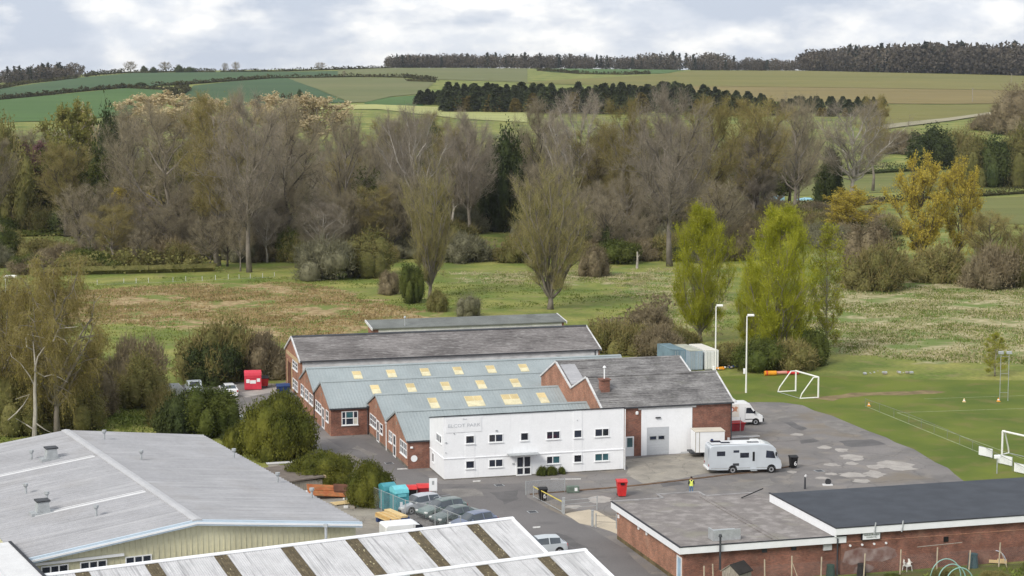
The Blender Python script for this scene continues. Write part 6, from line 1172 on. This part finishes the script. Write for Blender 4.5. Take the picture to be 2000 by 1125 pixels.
# weeping willow with dead pale trunk at the left
big_tree('large weeping willow with brown-green curtains at the left edge', 112, 850, 505, 175, WEEPW, 16, 6.5, 'weeping_willow'); big_tree('brown weeping willow behind the dead tree', 62, 800, 530, 170, WEEPW, 16, 6.5, 'weeping_willow', rz=4.0); big_tree('smaller weeping willow cut by the left edge', 10, 842, 545, 150, WEEPW, 16, 6.5, 'weeping_willow', rz=2.1)
def dead_tree():
    p = G(66, 862); t = thing('dead_tree', 'pale leafless dead tree in front of the weeping willow', 'tree', p); k = p[1] / FPX
    def q(x, y, d=0): return ((x - 66) * k, d, (862 - y) * k * 1.02)
    part('trunk', MB().tube([q(67, 862), q(71, 800), q(71, 760), q(74, 722), (q(72, 690)), q(70, 665)], [.26, .2, .17, .13, .08, .04], 7), PALEBARK, t)
    for br in ([(71, 760), (62, 735), (45, 710), (28, 695), (24, 688)], [(74, 722), (80, 695), (92, 678), (98, 668), (94, 662)], [(74, 722), (90, 735), (105, 731), (120, 735), (138, 745)], [(66, 838), (50, 830), (34, 815)], [(71, 760), (78, 748)], [(70, 685), (60, 675), (55, 660), (60, 652), (95, 658)], [(108, 665), (118, 655), (135, 662), (140, 670)], [(14, 822), (35, 805), (48, 790), (60, 770), (30, 780)], [(74, 825), (92, 838), (108, 848)], [(112, 665), (122, 640), (160, 636)]):
        part('branch', MB().tube([q(x, y, .5 * math.sin(i + x)) for i, (x, y) in enumerate(br)], [.085 * (1 - .75 * i / (len(br) - 1)) for i in range(len(br))], 5), PALEBARK, t)
dead_tree()
# --- nearer bushes, hedges, shrubs
for px, py, w, top, k, lab in ((420, 742, 150, 628, 'olive', 'tall olive-brown scrub behind the white hatchback'), (415, 748, 110, 672, 'dark', 'dark evergreen bush behind the pickup'), (510, 738, 110, 655, 'scrub', 'brown scrub between the clothing bank and the rear hall'), (280, 795, 100, 690, 'olive', 'olive bush left of the mesh trailer'), (262, 770, 130, 668, 'scrub', 'rough brown bush behind the olive bush on the left'), (322, 828, 80, 762, 'olive', 'olive bush at the left end of the car park hedge'), (352, 848, 100, 768, 'dark', 'dark bush at the front of the car park hedge'), (415, 850, 112, 752, 'mid', 'rounded green bush at the right end of the car park hedge'), (470, 868, 70, 824, 'dark', 'low dark bush at the shed corner'), (215, 790, 80, 730, 'olive', 'olive bush by the weeping willow'), (150, 838, 110, 735, 'olive', 'olive thicket right of the dead tree'), (30, 846, 120, 720, 'olive', 'olive thicket at the left edge below the willow'), (95, 815, 150, 690, 'scrub', 'brown thicket behind the dead tree'), (185, 815, 90, 700, 'scrub', 'brown thicket between the willow and the meadow'), (805, 592, 50, 516, 'mid', 'round dark green bush at the meadow edge'), (758, 575, 44, 530, 'scrub', 'small brown thorn bush left of the round green bush'), (915, 618, 50, 575, 'grey', 'small grey bush behind the far hall'), (855, 608, 44, 565, 'olive', 'low olive bush right of the narrow vase willow'), (636, 545, 110, 470, 'grey', 'grey-green willow scrub at the meadow edge'), (718, 540, 100, 450, 'olive', 'olive willow scrub behind the round green bush'), (1190, 690, 90, 628, 'olive', 'olive bramble bush at the corner of the rear hall'), (1240, 690, 100, 634, 'olive', 'bramble bush behind the slate roofs'), (1290, 698, 100, 640, 'scrub', 'brown bramble bush behind the containers'), (1330, 690, 90, 640, 'olive', 'green bramble below the left poplar'), (1270, 640, 80, 604, 'scrub', 'brown hedge bush running up the field edge'), (1420, 712, 90, 668, 'olive', 'olive bush between the lamp columns'), (1480, 722, 110, 662, 'mid', 'dark shade bush below the largest poplar'), (1545, 722, 110, 668, 'olive', 'green undergrowth at the foot of the largest poplar'), (1590, 712, 60, 640, 'mid', 'green undergrowth right of the largest poplar'), (1710, 565, 130, 480, 'olive', 'olive scrub in front of the golden willows'), (1700, 548, 110, 435, 'scrub', 'brown scrub behind the olive scrub'), (1940, 562, 110, 485, 'scrub', 'brown scrub right of the golden willows'), (1830, 550, 120, 480, 'olive', 'olive scrub at the foot of the golden willows'), (1995, 560, 60, 470, 'olive', 'olive scrub at the right edge of the meadow'), (1160, 540, 60, 480, 'scrub', 'scrub right of the large vase willow')):
    bush(lab, px, py, w, top, BUSHY[k][px % 2])
YEWN = lobed(75, 1, 1, 1, 30000, .04, YEW, 26, 500, YEW, .8, 1.05, .10)
for px, py, w, top, lab, dp in ((550, 892, 142, 770, 'largest clipped green bush beside the workshop drive', 1.0), (628, 942, 130, 884, 'low broad clipped bush along the drive', .9), (722, 985, 92, 903, 'rounded clipped bush next to the teal banks', 1.0), (465, 885, 50, 830, 'small clipped bush left of the largest one', 1.0)):
    bush(lab, px, py, w, top, YEWN, 'bush', 'clipped_bush', dep=dp)
for px, py, w, top, lab in ((1058, 929, 20, 911, 'left of the three small round shrubs by the office door'), (1077, 928, 22, 911, 'middle of the three small round shrubs by the office door'), (1098, 926, 15, 912, 'right of the three small round shrubs by the office door')):
    bush(lab, px, py, w, top, BUSHY['mid'][0][0], 'shrub', 'round_shrub')
for i, (a, b, w, h) in enumerate(((17.9, .6, .5, 1.0), (28, -44.5, 2.0, .7), (24, -44.0, 1.6, .5), (31.5, -45.5, 2.2, .6), (36, -44, 2.0, .6), (33, -48, 2.4, .5), (29, -47.5, 1.8, .5), (41, -45, 2.2, .7))):
    t = thing('leafy_plant', ('bare climbing plant by the white office corner', 'green vegetable clump left of the garden chair', 'leafy clump below the wall lights', 'grassy clump right of the largest hoop', 'weed clump by the compost bin', 'weed patch at the bottom of the allotment', 'grassy clump between the hoops', 'weed clump at the right end of the allotment')[i], 'plant', W(a, b), i * 1.1); t.scale = (w * .5, w * .4, h)
    for nm, me in zip(BN, BUSHY['scrub' if i == 0 else ('mid', 'olive')[i % 2]][0][0]): link(nm, me, t)
# --- hedges across the valley and the hills
def hedge(label, pts, w, h, m, terrain=True, dens=5.0, name='hedgerow', size=.8):
    R = np.random.default_rng(abs(int(pts[0][0] * 7 + pts[0][1]))); W3 = [T(*p) for p in pts]; V = []
    for A, Bq in zip(W3, W3[1:]):
        L = math.hypot(Bq[0] - A[0], Bq[1] - A[1]); n = max(20, int(L * dens)); t = R.uniform(0, 1, n); x = A[0] + (Bq[0] - A[0]) * t; y = A[1] + (Bq[1] - A[1]) * t; hh = h * (.75 + .45 * np.sin(x * .11 + y * .07) ** 2)
        z = np.array([terr(a, b) for a, b in zip(x, y)]); P = np.stack([x + R.normal(size=n) * w * .35, y + R.normal(size=n) * w * .35, z + R.uniform(0, 1, n) ** .8 * hh], 1); V.append(leaves(R, P, size))
    o = Vector(W3[0]); me = tri_mesh('foliage', [(np.concatenate(V) - np.array(tuple(o)), m)]); t = thing(name, label, 'hedge', o); link('foliage', me, t)
    st = MB()
    for A, Bq in zip(W3, W3[1:]):
        n = 8; P = [(A[0] + (Bq[0] - A[0]) * i / n, A[1] + (Bq[1] - A[1]) * i / n) for i in range(n + 1)]; st.tube([(x - o.x, y - o.y, terr(x, y) - o.z + h * .22) for x, y in P], h * .2, 5)
    part('stems', st, m, t)
for lab, pts, w, h in (('hedgerow between the upper and lower green fields on the left hill', [(-80, 203), (0, 195), (130, 182), (245, 172), (330, 176)], 3, 3.0), ('hedgerow crossing the middle of the left hill', [(300, 168), (340, 167), (530, 153.5), (690, 150.5), (790, 152), (850, 158)], 3, 3.0), ('double hedge of the sunken lane, left', [(330, 176), (345, 178), (322, 190)], 3, 3), ('double hedge of the sunken lane, right', [(345, 172), (368, 177), (335, 194)], 3, 3), ('dark hedge along the left skyline', [(165, 150), (240, 143), (340, 141), (420, 141.5)], 4, 4.5), ('hedge along the middle skyline', [(430, 141), (560, 139.5), (650, 136.5), (760, 133.5)], 3, 3.2), ('hedge under the far green strip', [(1050, 138), (1130, 144.5), (1220, 146), (1270, 144.5)], 3, 3), ('short thick hedge left of the conifers', [(795, 159), (850, 161)], 6, 5), ('hedge along the far woodland on the left', [(-60, 185), (0, 174), (60, 163), (150, 153.5)], 3, 3), ('hedge above the clover field', [(500, 199), (560, 198), (640, 201)], 4, 4)):
    hedge(lab, pts, w, h, HEDGE, dens=5, size=1.5)
for lab, pts, w, h, m in (('brown hedge in front of the blue tarpaulin', [(1330, 424), (1480, 414), (1620, 406), (1720, 398)], 3, 2.0, SCRUB), ('dark hedge below the valley field', [(1560, 410), (1700, 398), (1850, 388), (2040, 376)], 3, 2.2, HEDGE), ('dark hedge above the valley field', [(1450, 352), (1600, 346), (1760, 336), (1880, 330)], 4, 3.5, DKG), ('clipped green hedge on the left meadow', [(20, 463), (110, 461), (215, 463)], 2.5, 2.0, MIDG), ('olive scrub line behind the fence posts', [(60, 540), (180, 536), (290, 534), (420, 530)], 4, 4, OLIVEB), ('rough hedge at the left of the meadow', [(20, 505), (120, 508), (240, 506), (330, 510)], 4, 4.5, OLIVEB), ('diagonal bramble hedge climbing from the rear hall', [(1165, 668), (1225, 645), (1300, 606)], 3, 2.4, SCRUB), ('brown hedge beyond the right meadow', [(880, 500), (960, 498), (1040, 496), (1150, 500)], 3, 3.2, SCRUB)):
    hedge(lab, pts, w, h, m, dens=26, size=.45, name='hedge')
# dark trees on the right slope
for px, py, w, top, k, lab in ((1815, 330, 90, 248, 'dark', 'dark tree clump left on the right-hand slope'), (1862, 322, 80, 255, 'olive', 'brown-green tree clump below the chalk track'), (1905, 365, 80, 262, 'olive', 'round dark tree at the corner of the valley field'), (1945, 366, 70, 270, 'dark', 'dark tree with bare stems at the valley field'), (1990, 366, 80, 245, 'olive', 'large dark tree at the right edge of the valley field'), (1985, 262, 100, 170, 'scrub', 'brown wooded mound at the right edge'), (1925, 255, 60, 225, 'scrub', 'brown thicket beside the chalk track'), (1760, 300, 80, 258, 'scrub', 'brown thicket behind the isolated grey tree')):
    bush(lab, px, py, w, top, BUSHY[k][px % 2], 'tree', 'slope_tree', terrain=True)
# --- conifer belt
def conifer(seed, m):
    R = np.random.default_rng(seed); n = 1500; h = R.uniform(.06, 1, n) ** .9; r = (1 - h ** 1.5) * .27 * R.uniform(.5, 1.15, n) + .014; a = R.uniform(0, 6.283, n); P = np.stack([r * np.cos(a), r * np.sin(a), h], 1)
    return MB().tube([(0, 0, 0), (0, 0, .95)], [.018, .003], 5).mesh('trunk', DARKBARK), tri_mesh('crown', [(leaves(R, P, .085), m)])
CON = [conifer(s, m) for s, m in ((1, CONF), (2, CONF), (3, CONF), (4, LARCH))]
rc = random.Random(9)
for i in range(280):
    px = 822 + 905 * (i / 280) + rc.uniform(-9, 9); q = rc.choice((-14, -8, 0, 6)); base = 214 + (px - 1000) * .012 + q; top = 160 + max(0, px - 1330) * .115 + rc.uniform(0, 16) + (q + 14) * .55
    if px < 870: q = 0; base = 200 + rc.uniform(-4, 6); top = 174 + rc.uniform(0, 6)
    k = 3 if q == 6 and rc.random() < .6 else rc.choice((0, 1, 2)); p = T(px, base); h = max(6, height_for(p[1], top, p[2]))
    if k == 3: h *= .8
    t = thing('conifer_tree', 'yellow-brown larch in the conifer plantation' if k == 3 else 'dark pointed conifer in the plantation below the hilltop', 'tree', p, rc.uniform(0, 6), 'larches of the plantation' if k == 3 else 'conifers of the plantation'); wd = rc.uniform(1.2, 2.0); t.scale = (h * wd, h * wd, h)
    for nm, me in zip(('trunk', 'crown'), CON[k]): link(nm, me, t)
# --- far woods on the skyline (each reads as one mass)
def wood(name, label, line, hpx, n, m, con=.3, wid=60, seed=5):
    R = np.random.default_rng(seed); rd = random.Random(seed); A = []; Bv = []; st = MB(); o = None
    for i in range(n):
        t = rd.random(); k = t * (len(line) - 1); j = min(int(k), len(line) - 2); f = k - j; px = line[j][0] + (line[j + 1][0] - line[j][0]) * f; py = line[j][1] + (line[j + 1][1] - line[j][1]) * f; hp = hpx[j] + (hpx[j + 1] - hpx[j]) * f
        p = T(px, py); y = p[1] + rd.uniform(0, wid); x = p[0] * y / p[1]; z = terr(x, y); h = hp / FPX * y * rd.uniform(.62, 1.08); cf = rd.random() < con
        if o is None: o = (p[0], p[1], p[2])
        q = 190; u = unit(R.normal(size=(q, 3))); r = h * (.22 if cf else .5) * rd.uniform(.8, 1.2)
        if cf: hh = R.uniform(.1, 1.05, q); P = np.stack([x + u[:, 0] * r * (1.1 - hh), y + u[:, 1] * r * (1.1 - hh), z + h * hh], 1)
        else: P = np.stack([x + u[:, 0] * r, y + u[:, 1] * r, z + h * .48 + u[:, 2] * h * .5 * R.uniform(.6, 1, q)], 1) + R.normal(size=(q, 3)) * .9
        (Bv if cf else A).append(leaves(R, P, h * .11)); st.tube([(x - o[0], y - o[1], z - o[2]), (x - o[0], y - o[1], z - o[2] + h * .5)], h * .014, 4)
    par = [(np.concatenate(A) - np.array(o), m)] + ([(np.concatenate(Bv) - np.array(o), FARC)] if Bv else [])
    t = tag(link(name, tri_mesh(name, par), None, o), label, 'woodland', None, 'stuff'); part('stems', st, DARKBARK, t)
wood('far_woodland', 'long dark wood along the middle skyline', [(762, 133), (900, 132.5), (1100, 133), (1320, 136.5)], (24, 27, 27, 24), 320, FARW, .15)
wood('far_woodland', 'wood on the skyline right of the gap', [(1345, 137.5), (1450, 138), (1570, 138)], (22, 20, 20), 110, FARW, .12, seed=6)
wood('far_woodland', 'distant woodland behind the gap on the skyline', [(1230, 134), (1400, 135), (1520, 136)], (32, 34, 22), 70, FARW, .1, 300, 7)
wood('far_woodland', 'tall mixed wood on the right skyline', [(1572, 138), (1700, 141), (1850, 144), (2080, 150)], (38, 52, 58, 62), 320, FARW, .08, 110, 8)
wood('far_woodland', 'dark wood clump on the left skyline', [(12, 164), (80, 158), (150, 152)], (28, 30, 29), 75, FARW, .35, 60, 9)
wood('far_woodland', 'far wood cut by the left edge', [(-120, 180), (-40, 168), (4, 163)], (18, 17, 14), 50, FARW, .3, 60, 10)
for px, py, top, w, lab in ((255, 142, 120, 30, 'leftmost bare tree on the left skyline'), (323, 141, 121, 28, 'second bare tree on the left skyline'), (440, 141, 123, 14, 'left of the pair of small skyline trees'), (461, 141, 121, 18, 'right of the pair of small skyline trees'), (626, 137, 122, 24, 'bare tree on the skyline before the long wood'), (672, 152, 138, 9, 'tiny lone tree on the field hedge')):
    big_tree(lab, px, py, top, w, BARE[0], 24, 8.5, terrain=True)
for px, py, w, top, lab in ((282, 142, 14, 129, 'small dark bush between the left skyline trees'), (300, 142, 14, 131, 'second small dark bush on the left skyline'), (350, 141.5, 18, 127, 'pointed dark bush on the left skyline'), (370, 141.5, 20, 131, 'low dark bush on the left skyline'), (275, 168, 20, 161, 'bush at the bend of the hill hedge'), (586, 200, 18, 176, 'lone tree by the hedge above the clover field')):
    bush(lab, px, py, w, top, BUSHY['dark'][px % 2], 'bush', 'skyline_bush', terrain=True)
# --- things far off among the trees
def cottage(label, px, py, w, top, rz, rm, wm):
    p = G(px, py); k = p[1] / FPX; L = w * k; h = height_for(p[1], top); t = thing('cottage', label, 'house', p, rz); e = h * .62
    part('wall', MB().prism([(-2.6, 0), (-2.6, e), (0, h - .15), (2.6, e), (2.6, 0)], -L / 2, L / 2), wm, t)
    for s in (-1, 1): mb = MB(); slopebar(mb, -L / 2 - .3, L / 2 + .3, s * 2.9, e - .2, 0, h - .1, 0, .18); part('roof_slope', mb, rm, t)
    part('chimney', MB().box(-L * .3, -L * .3 + .8, -.4, .4, h - .6, h + .9), BRICK, t)
    for x in (-L * .25, L * .1): o = part('window', MB().box(x, x + 1.2, -2.66, -2.6, e * .35, e * .35 + 1.1), UPVC, t); part('pane', MB().box(x + .1, x + 1.1, -2.69, -2.661, e * .35 + .1, e * .35 + 1.0), GLASS, o)
cottage('white cottage with grey roof half hidden among the left trees', 145, 408, 62, 300, .25, SLATE, WHITE); cottage('small grey-roofed outbuilding behind the ivy-clad tree', 206, 400, 24, 322, .1, SHEDROOF, OLDWHITE)
p = G(1514, 393); t = thing('covered_caravan', 'blue and white tarpaulin-covered caravan at the wood edge', 'caravan', p, .12); CYAN = mat('pale_blue_tarpaulin', (.30, .55, .68), .5, .15, .8); k = p[1] / FPX
part('body', MB().cbox(-2.5, 2.6, -1.1, 1.1, .5, 1.7, .3), UPVC, t); part('tarpaulin', MB().prism([(-1.25, .3), (-1.2, 1.1), (-1.0, 1.75), (1.0, 1.75), (1.2, .5)], -1.0, 2.4), CYAN, t); part('roof_cover', MB().prism([(-1.1, 1.77), (-.6, 2.3), (.7, 2.35), (1.15, 1.77)], -2.3, 2.5), OLDWHITE, t)
p = G(1572, 391); t = thing('upturned_boat', 'pale blue upturned boat right of the covered caravan', 'boat', p, .2); part('hull', MB().loft([[(x, w * math.cos(a), h * math.sin(a)) for a in np.linspace(0, math.pi, 9)] for x, w, h in ((-2.6, .2, .25), (-1.6, .8, .6), (0, 1.0, .8), (1.6, .8, .7), (2.6, .15, .3))], close=False), CYAN, t); part('keel', MB().tube([(-2.5, 0, .28), (0, 0, .84), (2.5, 0, .34)], .05, 5), OLDWHITE, t)
for px, py, m, lab in ((1250, 412, ORANGE, 'orange object among the trees right of the willow'), (1272, 412, UPVC, 'white object among the trees beside the orange one'), (1330, 408, UPVC, 'white bundle at the wood edge left of the covered caravan'), (1400, 404, OLDWHITE, 'pale bundle at the wood edge below the bare trees')):
    t = thing('stored_bundle', lab, 'bundle', G(px, py), .2); part('bundle', MB().cbox(-1.3, 1.2, -.6, .6, 0, 1.1, .25), m, t); part('cover', MB().prism([(-.65, 1.0), (0, 1.4), (.65, 1.0)], -1.0, .9), OLDWHITE, t)
t = thing('stump_post', 'pale dead stump standing at the meadow edge', 'stump', G(1244, 524)); part('shaft', MB().tube([(0, 0, 0), (.1, 0, 1.6), (.05, 0, 3.2)], [.28, .2, .14], 7), PALEBARK, t); part('snag', MB().tube([(.1, 0, 2.0), (.5, 0, 2.6)], .06, 5), PALEBARK, t)
# white fence posts across the left meadow
tf = thing('meadow_fence', 'line of short white posts across the left meadow', 'fence', G(190, 556)); o = Vector(tf.location)
for i, (px, py) in enumerate(((190, 556), (242, 554), (266, 553), (290, 552), (338, 551), (363, 549), (395, 549), (421, 547), (446, 545), (467, 545), (489, 544), (513, 543), (536, 541))): part('post', MB().tube([Vector(G(px, py)) - o, Vector(G(px, py)) - o + Vector((0, 0, .9))], .045, 5), OLDWHITE, tf)
part('wire', MB().tube([Vector(G(190, 556, .9)) - o, Vector(G(363, 549, .9)) - o, Vector(G(536, 541, .9)) - o], .012, 4), STEEL, tf)
for px, py, h, lab in ((1899, 200, 9.5, 'nearer telegraph pole on the right-hand field'), (1975, 163, 9, 'farther telegraph pole below the right-hand wood')):
    t = thing('telegraph_pole', lab, 'pole', T(px, py)); part('shaft', MB().tube([(0, 0, 0), (0, 0, h)], [.22, .16], 6), OLDWOOD, t); part('crossarm', MB().box(-.9, .9, -.08, .08, h - .7, h - .55), OLDWOOD, t)
t = thing('lamp_column', 'grey lamp column at the left edge beyond the willow', 'lamp post', G(13, 632)); part('mast', MB().tube([(0, 0, 0), (0, 0, 7.0)], [.1, .07], 6), POSTW, t); part('lantern', MB().cbox(-.2, 1.7, -.3, .3, 7.0, 7.35, .08), POSTW, t)
# --- rough grass: rush tussocks and dry tufts
def tufts(name, label, poly, n, hgt, m, seed, spread=.5, hole=None, nb=9, thin=None):
    R = np.random.default_rng(seed); xs = [p[0] for p in poly]; ys = [p[1] for p in poly]; P = []
    while len(P) < n:
        x, y = R.uniform(min(xs), max(xs)), R.uniform(min(ys), max(ys))
        if pin(poly, x, y) and (math.sin(x * .31 + 2 * math.sin(y * .13)) + math.sin(y * .23 + x * .1) + R.normal() * .8 > -.3): P.append((x, y, 0))
    P = np.repeat(np.array(P), nb, 0); k = len(P); P[:, :2] += R.normal(size=(k, 2)) * spread; D = unit(np.stack([R.normal(size=k) * .6, R.normal(size=k) * .6, np.ones(k)], 1)); V = blades(R, P, D, R.uniform(.4, 1.1, k) * hgt, R.uniform(.10, .28, k))
    return tag(link(name, tri_mesh(name, [(V, m)])), label, 'grass', None, 'stuff')
TAN = leafmat('dry_rush', (0.28, 0.21, 0.095), (0.39, 0.295, 0.15), 0, .2, .15, 1.5); STRAW = leafmat('straw_grass', (0.33, 0.295, 0.155), (0.46, 0.41, 0.245), 0, .2, .12, 1.5); GREENT = leafmat('green_tussock', (0.12, 0.16, 0.03), (0.2, 0.23, 0.06), 0, .2, .12, 1.5)
tufts('rush_tussocks', 'brown rush tussocks over the left meadow', RUSH, 3000, .42, TAN, 1); tufts('dry_grass', 'pale dry grass tussocks over the right meadow', DRY, 2600, .38, STRAW, 2, .8); tufts('dry_grass', 'straw grass fringe along the middle meadow', DRY2, 800, .4, STRAW, 3, .6)
MEAD = gp([(60, 545), (560, 540), (880, 535), (1420, 530), (1440, 640), (1330, 660), (1180, 620), (1150, 600), (700, 610), (560, 690), (330, 740), (180, 700), (60, 680)])
tufts('meadow_tussocks', 'green tussocks over the middle meadow', MEAD, 2600, .3, GREENT, 4, .6); tufts('meadow_tussocks', 'green tussocks among the dry right meadow', DRY, 2400, .38, GREENT, 5, .6)
LEFTG = gp([(60, 700), (180, 690), (330, 760), (330, 800), (440, 860), (150, 862), (-60, 880), (-60, 760)]); tufts('rough_grass', 'green rough grass behind the pale shed', LEFTG, 1500, .4, GREENT, 6, .6)
ALLOT = [W(a, b)[:2] for a, b in ((20, -43.4), (47, -43.4), (47, -54), (20, -54))]; tufts('allotment_weeds', 'green weeds on the allotment beds', ALLOT, 700, .4, GREENT, 7, .3)

# --- thin haze over the valley
hz = MB().box(-2700, 2700, -140, 6100, -34, 82).mesh('haze', []); hm = bpy.data.materials.new('haze_air'); hm.use_nodes = True; nt = hm.node_tree; nt.nodes.clear()
vo = nt.nodes.new('ShaderNodeVolumePrincipled'); vo.inputs['Color'].default_value = (.86, .91, 1, 1); vo.inputs['Density'].default_value = .00004; vo.inputs['Anisotropy'].default_value = .2
nt.links.new(vo.outputs[0], nt.nodes.new('ShaderNodeOutputMaterial').inputs['Volume']); hz.materials.append(hm); tag(link('haze', hz), kind='stuff')
